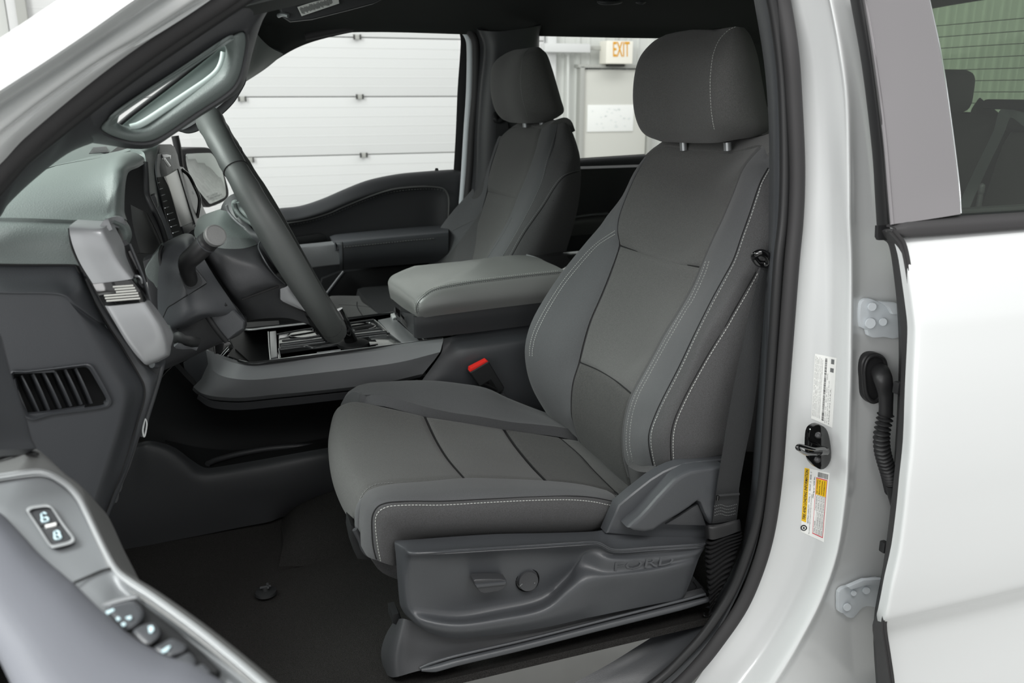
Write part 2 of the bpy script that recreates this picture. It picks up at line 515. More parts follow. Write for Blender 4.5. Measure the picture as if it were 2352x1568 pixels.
# ================================================================== the garage behind the truck
WY = 9.0
gf = box('floor', (2.0, 2.0, -0.05), (34, 26, 0.1), None, 'concrete', 0.0); struct(gf)
z_a, z_b, z_c = at(830, 86, WY).z, at(830, 222, WY).z, at(830, 355, WY).z
ph = z_b-z_c
GX0, GX1 = at(60, 50, WY).x, at(1252, 100, WY).x
gd = thing('sectional_garage_door', 'white sectional garage door with small grey hinges, seen through the passenger window', 'garage door', (1.0, WY, 0))
zs = [z_c-ph*k for k in (3, 2, 1)] + [z_c, z_b, z_a, z_a+ph]
for i in range(len(zs)-1):
    z0, z1 = max(zs[i], 0.0)+0.004, zs[i+1]-0.004
    o = box('panel', ((GX0+GX1)/2, WY+0.02, (z0+z1)/2), (GX1-GX0-0.02, 0.045, z1-z0), gd, 'garage_white', 0.006)
    # low pressed ribs on each panel
    for k in range(1, 6):
        zz = z0+(z1-z0)*k/6
        box('rib', ((GX0+GX1)/2, WY-0.0025, zz), (GX1-GX0-0.06, 0.003, 0.012), o, 'garage_white', 0.001)
box('backing', ((GX0+GX1)/2, WY+0.06, (zs[-1]+0.01)/2), (GX1-GX0, 0.03, zs[-1]-0.02), gd, 'hinge_metal', 0)
for (hx, hy) in ((820, 85), (826, 222), (835, 356), (556, 227), (574, 367)):
    p = at(hx, hy, WY-0.03)
    hg = box('hinge', p, (0.075, 0.012, 0.045), gd, 'frame_gray', 0.003)
    box('hinge_knuckle', p+Vector((-0.032, -0.012, 0)), (0.014, 0.02, 0.05), hg, 'hinge_metal', 0.003)
    box('hinge_knuckle', p+Vector((0.032, -0.012, 0)), (0.014, 0.02, 0.05), hg, 'hinge_metal', 0.003)
# jamb strip and ribbed steel wall
def ribbed(name, x0, x1, y, z0, z1, pitch=0.305, zspan=None):
    prof = []
    x = x0
    while x < x1:
        for dx, dy in ((0, 0), (0.03, 0), (0.045, -0.03), (0.085, -0.03), (0.10, 0), (0.19, 0), (0.20, -0.012), (0.215, -0.012), (0.225, 0)):
            prof.append((x+dx, y+dy))
        x += pitch
    prof.append((x1+0.3, y))
    verts = []; faces = []
    for (a, b) in prof: verts += [Vector((a, b, z0)), Vector((a, b, z1)), Vector((a, b+0.05 if b == y else y+0.05, z0)), Vector((a, b+0.05 if b == y else y+0.05, z1))]
    for i in range(len(prof)-1):
        a = i*4; b = a+4
        faces += [(a, b, b+1, a+1), (a+2, a+3, b+3, b+2), (a+1, b+1, b+3, a+3), (a, a+2, b+2, b)]
    return finish(name, verts, faces, 'corrugated', None, 20, flat=True)
struct(ribbed('wall_back', GX1+0.02, 20.0, WY+0.02, -0.02, 5.2))
struct(ribbed('wall_left_of_door', -9.0, GX0-0.45, WY+0.02, -0.02, 5.2))
struct(ribbed('wall_above_door', GX0-0.1, GX1-0.35, WY+0.05, zs[-1]+.002, 5.2))
struct(box('trim_1', (GX1+0.055, WY-0.02, 1.9), (0.1, 0.1, 3.9), None, 'garage_white', 0.005))
struct(box('trim_2', (GX0-0.06, WY-0.03, 1.9), (0.13, 0.1, 3.9), None, 'garage_white', 0.005))
p0 = at(50, 30, WY-0.1)
struct(box('trim_3', (p0.x, WY-0.08, 2.4), (0.08, 0.06, 4.0), None, 'frame_gray', 0.004))
# cream man door with frame and a notice
d0, d1 = at(1328, 153, WY-0.03), at(1492, 153, WY-0.03)
door = thing('door_1', 'cream steel exit door in a grey frame', 'door', (d0.x, WY, 0)); del door['category']; del door['label']; door['kind'] = 'structure'
hd = d0.z
box('frame_jamb', (d0.x+0.02, WY-0.05, hd/2), (0.05, 0.12, hd), door, 'frame_gray', 0.003)
box('frame_jamb', (d1.x, WY-0.05, hd/2), (0.05, 0.12, hd), door, 'frame_gray', 0.003)
box('frame_head', ((d0.x+d1.x)/2, WY-0.05, hd+0.005), (d1.x-d0.x+0.06, 0.12, 0.035), door, 'frame_gray', 0.003)
leaf = box('leaf', ((d0.x+d1.x)/2, WY-0.045, hd/2-0.01), (d1.x-d0.x-0.07, 0.05, hd-0.04), door, 'door_cream', 0.003)
q0, q1 = at(1350, 241, WY-0.085), at(1454, 301, WY-0.085)
ntc = thing('notice_sheet', 'white paper notice with faint marks taped to the cream door', 'notice', ((q0.x+q1.x)/2, WY-0.08, q1.z))
box('sheet', ((q0.x+q1.x)/2, WY-0.078, (q0.z+q1.z)/2), (q1.x-q0.x, 0.012, q0.z-q1.z), ntc, 'label_white', 0.002)
fmn = quadmap([Vector((q0.x, WY-0.086, q0.z)), Vector((q1.x, WY-0.086, q0.z)), Vector((q1.x, WY-0.086, q1.z)), Vector((q0.x, WY-0.086, q1.z))])
M['faint'] = mat('faint_print', (216, 222, 220), 0.6)
random.seed(3)
patches('faint_mark', fmn, [(a, b, a+0.03, b+0.035) for a, b in [(random.uniform(0.08, 0.9), random.uniform(0.1, 0.88)) for _ in range(26)]], ntc, 'faint', 0.0006, {'kind': 'stuff'})
# exit sign
e0, e1 = at(1394, 93, WY-0.25), at(1453, 147, WY-0.25)
ex = thing('exit_sign', 'ivory box sign reading EXIT in amber letters above the cream door', 'sign', ((e0.x+e1.x)/2, WY-0.1, e1.z))
box('housing', ((e0.x+e1.x)/2, WY-0.16, (e0.z+e1.z)/2), (e1.x-e0.x, 0.18, e0.z-e1.z), ex, 'exit_body', 0.012, segs=3)
box('lamp_tray', ((e0.x+e1.x)/2, WY-0.14, e1.z-0.012), ((e1.x-e0.x)*0.6, 0.1, 0.03), ex, 'hinge_metal', 0.004)
Q = [at(1408, 96, WY-0.252), at(1446, 96, WY-0.252), at(1446, 130, WY-0.252), at(1408, 130, WY-0.252)]
fe = quadmap(Q)
lettering('exit_letters', 'EXIT', fe, (0, 0, 1, 1), ex, 'exit_ink', bold=0.012, h=0.002)
tube('conduit', [(1421, 92, WY-0.12), (1424, 60, WY-0.1), (1418, 30, WY-0.06), (1420, -30, WY-0.04)], 0.012, ex, 'frame_gray', n=8)
# rail of the garage door operator on the wall
c0, c1 = at(1252, 109, WY-0.2), at(1357, 110, WY-0.2)
rl = thing('wall_conduit_box', 'long white surface conduit on the ribbed wall beside the exit sign', 'conduit', (c0.x, WY-0.1, c0.z))
box('trunking', ((c0.x+c1.x)/2, WY-0.13, c0.z), (c1.x-c0.x, 0.13, 0.09), rl, 'garage_white', 0.01)
box('junction', (c1.x+0.1, WY-0.08, c0.z+0.01), (0.26, 0.05, 0.04), rl, 'frame_gray', 0.004)
tube('drop_pipe', [(1305, 125, WY-0.06), (1304, 260, WY-0.06), (1304, 420, WY-0.06)], 0.018, rl, 'corrugated', n=8)

# ================================================================== truck body (cab shell as one thing)
truck = thing('pickup_truck_cab', 'white pickup truck cab shell with black door seals and dark headliner framing the open doorway', 'truck', (0.8, 1.7, 0.0))
# --- white A pillar / roof side outer frame
AR = [
 [at(x, y, Y)+Vector((-.03, .05, -.012)) for x, y, Y in [(-110, 165, .835), (-60, 133, .835), (0, 94, .835), (42, 67, .84), (143, 0, .845), (230, -57, .85), (330, -120, .86)]],
 [(-110, 165, .835), (-60, 133, .835), (0, 94, .835), (42, 67, .84), (143, 0, .845), (230, -57, .85), (330, -120, .86)],
 [(-120, 290, .800), (-80, 258, .80), (0, 204, .80), (102, 138, .805), (204, 69, .81), (301, 0, .815), (400, -66, .83)],
 [(-120, 300, .806), (-80, 268, .806), (0, 214, .806), (106, 146, .811), (210, 76, .816), (310, 5, .821), (410, -60, .836)],
 [(-118, 325, .862), (-75, 292, .862), (0, 240, .862), (125, 158, .866), (250, 75, .87), (352, 3, .872), (450, -60, .88)],
 [(-112, 350, .853), (-65, 312, .853), (0, 262, .853), (118, 184, .857), (240, 100, .861), (385, 5, .865), (480, -55, .875)],
 [(-110, 385, .852), (-60, 345, .852), (0, 300, .852), (102, 222, .857), (230, 133, .862), (357, 56, .866), (520, -50, .875)],
 [(-108, 395, .872), (-55, 355, .872), (0, 310, .872), (102, 233, .877), (230, 143, .882), (365, 62, .886), (530, -45, .895)],
 [(-105, 425, .875), (-52, 385, .875), (0, 338, .875), (60, 285, .878), (230, 155, .883), (390, 52, .887), (540, -40, .895)],
 [(-100, 470, .90), (-40, 420, .90), (10, 375, .90), (60, 325, .903), (240, 180, .908), (400, 65, .912), (560, -30, .92)],
]
grid('a_pillar_frame', AR, truck, 'white_paint', 5, 4, thick=0.004)
# --- white B pillar and sill flange
BR = []
B_c0 = [(1793, -60), (1800, 0), (1819, 115), (1829, 230), (1833, 383), (1831, 500), (1825, 600), (1808, 756), (1793, 957), (1782, 1091), (1775, 1145), (1755, 1254), (1727, 1340), (1684, 1430), (1640, 1500), (1596, 1568), (1540, 1640)]
B_c1 = [(1838, -60), (1850, 0), (1872, 130), (1888, 260), (1898, 383), (1902, 500), (1904, 600), (1900, 756), (1890, 957), (1882, 1091), (1876, 1145), (1856, 1254), (1824, 1350), (1776, 1445), (1730, 1515), (1680, 1580), (1620, 1660)]
B_c2 = [(1885, -60), (1900, 0), (1920, 110), (1936, 230), (1940, 383), (1942, 500), (1946, 600), (1944, 756), (1940, 957), (1936, 1080), (1930, 1145), (1912, 1264), (1874, 1372), (1827, 1463), (1790, 1525), (1748, 1590), (1690, 1680)]
B_c3 = [(1893, -60), (1908, 0), (1930, 110), (1946, 230), (1951, 383), (1952, 500), (1956, 600), (1956, 756), (1952, 957), (1948, 1080), (1943, 1145), (1924, 1270), (1886, 1380), (1839, 1471), (1802, 1535), (1760, 1600), (1700, 1690)]
B_c4 = [(x+22-(8 if y > 1200 else 0), y+(8 if y > 1200 else 0)) for x, y in B_c3]
B_c5 = [(1975, -60), (1980, 0), (2005, 130), (2030, 306), (2040, 400), (2060, 500), (2085, 600), (2090, 756), (2085, 957), (2078, 1080), (2070, 1150), (2050, 1280), (2040, 1400), (2045, 1490), (2050, 1550), (2055, 1615), (2050, 1700)]
YB = [(.935, .905, .872, .864, .868, .872), (.925, .893, .853, .846, .861, .866)]
rows = []
for i in range(len(B_c0)):
    _t = min(max((B_c0[i][1]+60)/560.0, 0), 1); y = [p*(1-_t)+q*_t for p, q in zip(YB[0], YB[1])]
    rows.append([(B_c0[i][0], B_c0[i][1], y[0]), (B_c1[i][0], B_c1[i][1], y[1]), (B_c2[i][0], B_c2[i][1], y[2]), (B_c3[i][0], B_c3[i][1], y[3]), (B_c4[i][0], B_c4[i][1], y[4]), (B_c5[i][0], B_c5[i][1], y[5])])
bpil = grid('b_pillar_frame', rows, truck, 'white_paint', 5, 4, thick=0.004)
# pressed crease down the pillar
b_bvh = surface(bpil)
# --- door seal: one rubber bulb all the way round, plus inner lip
seal = [(-110, 500), (-50, 445), (12, 378), (45, 345), (110, 286), (205, 211), (300, 138), (400, 68), (500, 5), (600, -60), (900, -190), (1400, -230), (1680, -170), (1775, -90), (1796, 0), (1815, 115), (1824, 230), (1831, 383), (1828, 500), (1819, 600), (1804, 800), (1792, 957), (1782, 1091), (1766, 1210), (1742, 1300), (1704, 1390), (1650, 1470), (1600, 1532), (1540, 1590), (1420, 1680)]
def ys(p): return .905 if p[1] > 0 else .915
tube('weatherstrip', [(a, b, ys((a, b))) for a, b in seal], 0.0098, truck, 'rubber', n=14, smooth=6)
lip = [(-100, 530), (-40, 470), (22, 402), (58, 362), (128, 305), (222, 230), (316, 160), (415, 92), (520, 22), (620, -40), (900, -160), (1400, -200), (1650, -140), (1750, -70), (1773, 0), (1791, 115), (1800, 230), (1803, 383), (1799, 500), (1788, 600), (1775, 800), (1764, 957), (1755, 1080), (1740, 1190), (1716, 1272), (1680, 1360), (1625, 1445), (1577, 1500), (1520, 1555), (1400, 1645)]
tube('weatherstrip_lip', [(a, b, .917) for a, b in lip], 0.0068, truck, 'rubber_dark', n=12, smooth=6)
# --- black inner B pillar trim and sill scuff plate
L0 = [(1722, -60), (1732, 0), (1755, 142), (1765, 268), (1767, 383), (1766, 500), (1764, 600), (1752, 749), (1743, 873), (1737, 956), (1731, 1039), (1726, 1110), (1716, 1181), (1698, 1272), (1661, 1348), (1625, 1409)]
L1 = [(1745, -60), (1757, 0), (1771, 115), (1779, 230), (1780, 383), (1778, 500), (1770, 600), (1764, 749), (1757, 873), (1752, 956), (1748, 1039), (1742, 1110), (1734, 1190), (1716, 1280), (1680, 1362), (1640, 1430)]
L2 = [(1768, -60), (1775, 0), (1792, 115), (1801, 230), (1804, 383), (1800, 500), (1790, 600), (1779, 749), (1772, 873), (1766, 956), (1761, 1039), (1755, 1110), (1744, 1200), (1722, 1285), (1688, 1368), (1650, 1440)]
rows = []
for a, b, c in zip(L0, L1, L2):
    rows.append([(a[0], a[1], 1.06), (a[0], a[1], .985), ((a[0]*.7+b[0]*.3), (a[1]*.7+b[1]*.3), .966), (b[0], b[1], .945), (c[0], c[1], .93)])
grid('b_pillar_trim', rows, truck, 'plastic', 3, 4, thick=0.003)
sr = [
 [(1640, 1385, 1.0), (1560, 1424, 1.0), (1470, 1480, 1.0), (1380, 1535, 1.0), (1250, 1600, 1.0), (1000, 1700, 1.0)],
 [(1655, 1392, .985), (1575, 1440, .985), (1490, 1500, .985), (1400, 1555, .985), (1270, 1625, .985), (1020, 1730, .985)],
 [(1668, 1396, .955), (1622, 1448, .955), (1562, 1505, .955), (1500, 1556, .955), (1390, 1640, .955), (1100, 1780, .955)],
 [(1674, 1399, .935), (1634, 1455, .935), (1580, 1512, .935), (1520, 1564, .935), (1410, 1652, .935), (1120, 1800, .935)],
 [(1684, 1405, .925), (1646, 1462, .925), (1596, 1518, .925), (1536, 1574, .925), (1430, 1668, .925), (1140, 1815, .925)],
]
grid('sill_scuff_plate', sr, truck, 'plastic', 5, 4, thick=0.004)
# --- carpet, tunnel, firewall and far sill
cz = 0.86
cv = []
for j, (yy) in enumerate([.96, 1.0, 1.1, 1.25, 1.40, 1.52, 1.60, 1.72, 1.85, 1.95, 2.1, 2.45]):
    row = []
    for xx in (-.85, -.75, -.6, -.3, -.1, .1, .3, .5, .75, 1.0, 1.3, 1.6, 1.95):
        z = cz - max(0.0, min(0.6, yy-1.0))*0.085
        if yy in (.96,): z += 0.012
        if xx < -.6: z += (-.6-xx)*0.9
        row.append(Vector((xx, yy, z)))
    cv.append(row)
grid('carpet', cv, truck, 'carpet', 8, 8, thick=0.01)
# shallow mould in the carpet by the tunnel
grid('carpet_footrest', [[at(640, 1190, 1.66), at(680, 1150, 1.64), at(760, 1115, 1.62), at(830, 1110, 1.6)], [at(650, 1240, 1.50), at(690, 1215, 1.5), at(780, 1200, 1.5), at(850, 1200, 1.5)], [at(640, 1300, 1.4), at(700, 1300, 1.4), at(780, 1300, 1.4), at(850, 1300, 1.4)]], truck, 'carpet', 6, 6, thick=0.01)
c = at(611, 1364, 1.31); c.z = cz-0.018
pb = disc('mat_retention_post', c, Vector((0, 0, 1)), 0.017, 0.006, truck, 'plastic_black', prof=[(0.018, 0), (0.017, 0.004), (0.012, 0.0055), (0.006, 0.006), (0.005, 0.011), (0.003, 0.012)])
box('post_cross', c+Vector((0, 0, 0.012)), (0.018, 0.004, 0.003), pb, 'plastic_dark', 0.001)
box('post_cross', c+Vector((0.004, 0.002, 0.012)), (0.004, 0.016, 0.003), pb, 'plastic_dark', 0.001)
box('firewall', (-0.72, 1.72, 1.15), (0.05, 1.55, 0.7), truck, 'plastic_black', 0.01)
box('far_sill', (0.6, 2.5, 0.95), (2.8, 0.09, 0.2), truck, 'plastic_dark', 0.02)
box('rear_bulkhead', (2.02, 1.72, 1.15), (0.05, 1.6, 0.62), truck, 'plastic_black', 0.01)
box('outer_sill', (0.3, .87, .64), (2.6, 0.12, 0.2), truck, 'white_paint', 0.03)
# --- headliner: arched shell from the windshield header to the back glass
xs = (0.02, 0.2, 0.45, 0.8, 1.2, 1.6, 2.0)
yr = [(0.945, 1.772), (1.0, 1.815), (1.12, 1.852), (1.35, 1.885), (1.72, 1.90), (2.1, 1.885), (2.3, 1.858), (2.4, 1.83), (2.44, 1.80)]
rows = []
for (yy, zz) in yr:
    r = []
    for xx in xs:
        drop = 0.0
        if xx < 0.3: drop = (0.3-xx)*0.22
        if xx > 1.7: drop = 0.02
        r.append(Vector((xx, yy, zz-drop)))
    rows.append(r)
grid('headliner', rows, truck, 'headliner', 5, 5, thick=0.012)
grid('roof_skin', [[Vector((x, y, z+0.05)) for x in (-0.05, 0.4, 0.9, 1.5, 2.05)] for (y, z) in ((.86, 1.775), (1.0, 1.86), (1.35, 1.915), (1.72, 1.93), (2.1, 1.915), (2.45, 1.86), (2.56, 1.79))], truck, 'white_paint', 4, 4, thick=0.004)
# overhead assist handle stubs at the top edge of the far side
tube('assist_handle', [(1372, -6, 2.2), (1378, 4, 2.19), (1398, 6, 2.18), (1424, 3, 2.19), (1430, -6, 2.2)], 0.006, truck, 'plastic_dark', n=8)
tube('coat_hook', [(1458, -8, 2.2), (1462, 2, 2.19), (1474, 6, 2.18), (1486, -2, 2.19), (1490, -10, 2.2)], 0.005, truck, 'plastic_dark', n=8)
# --- far side: roof rail, passenger A pillar, B pillar, C pillar, glass openings
FY = 2.47
top = [(470, 275), (505, 240), (561, 187), (650, 124), (704, 98), (772, 79), (840, 67), (942, 61), (1024, 57), (1080, 62), (1140, 70), (1200, 66), (1245, 50), (1300, 47), (1500, 46), (1700, 46), (1800, 50)]
up = [(440, 225), (470, 180), (520, 110), (590, 55), (650, 34), (740, 18), (830, 12), (940, 8), (1020, 6), (1080, 6), (1140, 6), (1200, 4), (1245, 0), (1300, -2), (1500, -4), (1700, -4), (1800, 0)]
grid('far_roof_rail', [[(a, b, FY) for a, b in top], [((a*.8+c*.2), (b*.8+d*.2), FY-.03) for (a, b), (c, d) in zip(top, up)], [(c, d, 2.38) for c, d in up], [(c, d-40, 2.25) for c, d in up]], truck, 'headliner', 5, 4, thick=0.02)
grid('far_a_pillar_trim', [[(587, 62, 2.30), (592, 80, 2.33), (620, 108, 2.38), (651, 124, 2.45)], [(575, 100, 2.30), (582, 120, 2.33), (600, 145, 2.38), (610, 158, 2.45)], [(560, 150, 2.30), (562, 165, 2.33), (563, 180, 2.38), (561, 190, 2.45)]], truck, 'dash_soft', 5, 5, thick=0.01)
# far B pillar trim (grey-green plastic), seal, and the strip of white body
pill = [
 [(1082, 60, 2.46), (1092, 110, 2.46), (1086, 205, 2.46), (1080, 300, 2.46), (1074, 400, 2.46), (1060, 520, 2.46), (1045, 640, 2.46)],
 [(1096, 66, 2.42), (1108, 110, 2.42), (1100, 205, 2.42), (1094, 300, 2.42), (1090, 400, 2.42), (1075, 520, 2.42), (1060, 640, 2.42)],
 [(1104, 70, 2.39), (1116, 110, 2.39), (1108, 205, 2.39), (1102, 300, 2.39), (1098, 400, 2.39), (1085, 520, 2.39), (1070, 640, 2.39)],
 [(1150, 72, 2.37), (1146, 110, 2.37), (1140, 205, 2.37), (1136, 300, 2.37), (1130, 400, 2.37), (1120, 520, 2.37), (1100, 640, 2.37)],
 [(1235, 60, 2.39), (1228, 85, 2.39), (1222, 205, 2.39), (1235, 300, 2.39), (1240, 400, 2.39), (1240, 520, 2.39), (1240, 640, 2.39)],
 [(1246, 52, 2.45), (1239, 85, 2.45), (1240, 205, 2.45), (1252, 300, 2.45), (1262, 400, 2.45), (1262, 520, 2.45), (1262, 640, 2.45)],
]
grid('far_b_pillar_trim', pill, truck, 'plastic_dark', 5, 5, thick=0.01)
tube('far_weatherstrip', [(700, 84, 2.44), (840, 58, 2.44), (1000, 50, 2.44), (1055, 56, 2.44), (1078, 72, 2.44), (1092, 100, 2.44), (1092, 205, 2.44), (1084, 300, 2.44), (1078, 400, 2.44), (1070, 480, 2.44), (1050, 640, 2.44)], 0.011, truck, 'rubber', n=10)
tube('far_body_edge', [(1050, 57, 2.47), (1071, 78, 2.47), (1079, 105, 2.47), (1078, 205, 2.47), (1072, 300, 2.47), (1066, 400, 2.47), (1060, 480, 2.47)], 0.010, truck, 'white_satin', n=8)
plate('far_c_pillar_trim', [(1682, 30), (1700, 56), (1712, 80), (1722, 140), (1742, 250), (1752, 345), (1880, 345), (1885, 20)], .02, truck, 'plastic_black', Y=2.46, bevel=.004)
# windshield, cowl side
grid('windshield', [[Vector((-0.86, 1.0, 1.34)), Vector((-0.92, 1.72, 1.36)), Vector((-0.86, 2.44, 1.34))], [Vector((-.42, 1.0, 1.53)), Vector((-.47, 1.72, 1.58)), Vector((-.42, 2.42, 1.55))], [Vector((0.06, 0.98, 1.76)), Vector((0.0, 1.72, 1.84)), Vector((0.06, 2.36, 1.78))]], truck, 'windshield', 5, 5, thick=0.004)
# back glass with heating lines
bg = grid('back_glass', [[Vector((2.07, 1.0, 1.42)), Vector((2.11, 1.72, 1.42)), Vector((2.07, 2.44, 1.42))], [Vector((1.97, 1.05, 1.90)), Vector((2.0, 1.72, 1.92)), Vector((1.97, 2.38, 1.90))]], truck, 'glass_rear', 5, 4, thick=0.004)
for k in range(11):
    t = k/10
    a = Vector((2.055-.08*t, 1.17+.05*t, 1.52+.30*t)); c = Vector((2.055-.08*t, 2.28-.04*t, 1.52+.30*t)); m = (a+c)/2+Vector((0.04, 0, 0.005))
    tube('defroster_line', [a, m, c], 0.0009, bg, 'ink', n=4, smooth=4)
box('front_fender', (-.95, .86, .95), (.95, .16, .80), truck, 'white_paint', .05, segs=4)
box('hinge_pillar', (-.40, .93, 1.0), (.16, .10, .72), truck, 'white_paint', .03, segs=3)
# --- driver A pillar trim with grab handle
s_loop = [(232, 291), (240, 303), (268, 316), (306, 325), (345, 324), (383, 306), (450, 260), (523, 212), (548, 179), (561, 128), (565, 89), (556, 73), (520, 90), (440, 143), (340, 208), (255, 268)]
o_loop = [(184, 331), (204, 327), (255, 334), (301, 341), (350, 338), (400, 308), (462, 266), (538, 218), (562, 187), (582, 110), (602, 48), (640, -30), (516, 34), (410, 96), (310, 168), (208, 242)]
h_loop = [(270, 280), (273, 284), (284, 288), (306, 292), (328, 284), (350, 270), (425, 220), (492, 170), (509, 150), (518, 122), (517, 108), (511, 102), (480, 124), (420, 165), (345, 214), (282, 257)]
o_Y = [.99, 1.0, 1.01, 1.02, 1.02, 1.02, 1.02, 1.02, 1.02, 1.01, .99, .95, .938, .938, .938, .938]
s_Y = [.965, .972, .98, .985, .99, .99, .985, .98, .975, .965, .955, .95, .945, .945, .945, .95]
def lp(a, b, t): return tuple(p*(1-t)+q*t for p, q in zip(a, b))
tr = grid('a_pillar_trim', [[(x, y, Y+.02) for (x, y), Y in zip(o_loop, o_Y)], [(x, y, Y) for (x, y), Y in zip(o_loop, o_Y)], [(lp(a, b, .5))+((Y+Z)/2-.004,) for a, b, Y, Z in zip(o_loop, s_loop, o_Y, s_Y)], [(lp(a, b, .96))+(Z,) for a, b, Z in zip(o_loop, s_loop, s_Y)], [(x, y, Z+.006) for (x, y), Z in zip(s_loop, s_Y)]], truck, 'plastic_dark', 4, 3, closed=True, ring=True, thick=0.003)
hd_ = [
 [(x, y, Z+.006) for (x, y), Z in zip(s_loop, s_Y)],
 [(lp(a, b, .05))+(Z-.001,) for a, b, Z in zip(s_loop, h_loop, s_Y)],
 [(lp(a, b, .35))+(Z-.010,) for a, b, Z in zip(s_loop, h_loop, s_Y)],
 [(lp(a, b, .65))+(Z-.008,) for a, b, Z in zip(s_loop, h_loop, s_Y)],
 [(lp(a, b, .92))+(Z+.004,) for a, b, Z in zip(s_loop, h_loop, s_Y)],
 [(x, y, Z+.022) for (x, y), Z in zip(h_loop, s_Y)],
]
gh = grid('grab_handle', hd_, truck, 'dash_soft', 4, 4, closed=True, ring=True, thick=0.003)
low_in = [(300, 293), (318, 288), (340, 276), (384, 247), (434, 214), (478, 184), (500, 164), (511, 142), (515, 120)]
tube('handle_inner_edge', [(x, y, .988) for x, y in low_in], 0.0036, gh, 'well_edge', n=8)
plate('handle_well', [(258, 300, 1.04), (276, 287, 1.04), (300, 268, 1.04), (434, 166, 1.04), (516, 96, 1.04), (535, 130, 1.04), (520, 176, 1.04), (440, 240, 1.04), (330, 312, 1.04), (280, 312, 1.04)], 0.01, gh, 'well', bevel=0.001)
tube('well_edge', [(268, 291, 1.035), (300, 264, 1.035), (380, 203, 1.035), (434, 161, 1.035), (500, 108, 1.035)], 0.0024, gh, 'plastic_black', n=8)
grid('a_pillar_trim_lower', [[(-60, 500, .93), (-35, 475, .93), (26, 405, .93), (62, 366, .93), (132, 306, .932), (178, 267, .935), (222, 240, .938)], [(-75, 540, .94), (-42, 500, .94), (12, 450, .94), (50, 405, .94), (110, 358, .95), (168, 305, .955), (224, 290, .96)], [(-90, 590, .965), (-50, 555, .965), (0, 494, .965), (18, 466, .965), (77, 410, .97), (153, 351, .98), (214, 325, .995)], [(-90, 592, .99), (-49, 557, .99), (2, 496, .99), (20, 468, .99), (79, 412, .99), (155, 353, 1.0), (216, 327, 1.01)]], truck, 'plastic_dark', 5, 5, thick=0.003)
# rear-view mirror seen past the trim
rm = thing('rear_view_mirror', 'dark rear-view mirror hanging past the windshield pillar behind the steering wheel top', 'mirror', at(480, 250, 1.72))
plate('housing', [(404, 296), (418, 304), (434, 307), (456, 301), (484, 283), (512, 262), (536, 238), (552, 214), (566, 186), (560, 170), (480, 215), (420, 262)], 0.04, rm, 'plastic_dark', Y=1.72, bevel=0.006, smooth=3, segs=3)
plate('reflection_band', [(415, 297), (436, 291), (470, 268), (505, 243), (530, 217), (540, 200), (480, 222), (424, 266)], 0.004, rm, 'trim_gray', Y=1.712, bevel=0.001, smooth=3)  # grey plate standing in for the reflection along the housing top
tube('stem', [(470, 240, 1.74), (440, 220, 1.74), (420, 190, 1.72)], 0.012, rm, 'plastic_dark', n=8)

# --- striker on the B pillar
sk = plate('striker_plate', [(1862, 985), (1880, 975), (1898, 984), (1907, 1010), (1910, 1050), (1902, 1070), (1886, 1079), (1866, 1066), (1858, 1045), (1857, 1010)], 0.008, truck, 'piano', Y=.872, bevel=0.002, smooth=3)
axs = (CAM-at(1880, 1030, .87)).normalized()
for (x, y) in ((1879, 999), (1877, 1055)):
    b = disc('bolt', at(x, y, .871), axs, .0045, .003, sk, 'bolt', prof=[(.0050, 0), (.0046, .0022), (.0032, .003), (.0022, .003), (.0018, .0012)], n=18)
tube('striker_loop', [(1900, 1040, .872), (1892, 1030, .862), (1868, 1031, .845), (1836, 1023, .832), (1831, 1027, .830), (1834, 1031, .830), (1850, 1041, .845), (1872, 1042, .862), (1890, 1043, .87)], 0.0026, sk, 'piano', n=10, smooth=6)
tube('striker_boss', [(1896, 1036, .872), (1880, 1036, .862)], 0.006, sk, 'piano', n=12, smooth=0)
# --- labels on the B pillar
def sticker(parent, name, corners, material='label_white'):
    q = [hit(b_bvh, x, y, 0.0008)[0] for x, y in corners]
    # grid that follows the pillar
    rows = []
    for j in range(9):
        t = j/8; r = []
        for i in range(7):
            u = i/6
            a = lp(corners[0], corners[1], u); b = lp(corners[3], corners[2], u); p = lp(a, b, t)
            r.append(hit(b_bvh, p[0], p[1], 0.0006)[0])
        rows.append(r)
    o = grid(name, rows, parent, material, 1, 1, thick=0.0003)
    bv = surface(o)
    def fm(u, v, h=0.0):
        a = lp(corners[0], corners[1], u); b = lp(corners[3], corners[2], u); p = lp(b, a, v)
        hp, n = hit(bv, p[0], p[1], 0.00015+h*0.5)
        return hp
    return o, fm
# tyre label: reads bottom to top, so u runs up the pillar
tl, f1 = sticker(truck, 'tire_label', [(1839, 1220), (1848, 1072), (1906, 1086), (1893, 1245)])
lettering('lettering', 'TIRE AND LOADING INFORMATION', f1, (.20, .84, .97, .96), tl, 'ink', bold=0.015)
patches('yellow_band', f1, [(.17, .80, .99, .995)], tl, 'label_yellow', 0.0001)
lettering('lettering', 'SEATING CAPACITY   TOTAL : 5    FRONT : 2   REAR : 3', f1, (.17, .70, .95, .76), tl, 'ink')
lettering('lettering', 'The combined weight of occupants and cargo should never exceed', f1, (.02, .62, .62, .67), tl, 'ink')
lettering('lettering', '734 kg or 1620 lbs.', f1, (.57, .54, .90, .61), tl, 'ink', bold=0.01)
random.seed(5)
patches('barcode', f1, [(.975-.0001, .46-.42*i/30-.008*random.uniform(.3, 1), .90, .46-.42*i/30) for i in range(30)], tl, 'ink', 0.0002, {'kind': 'stuff'})
patches('red_frame', f1, [(.05, .50, .89, .515), (.05, .07, .89, .085), (.05, .07, .062, .515), (.878, .07, .89, .515)], tl, 'label_red', 0.0002)
patches('yellow_box', f1, [(.64, .09, .875, .495)], tl, 'label_yellow', 0.0001)
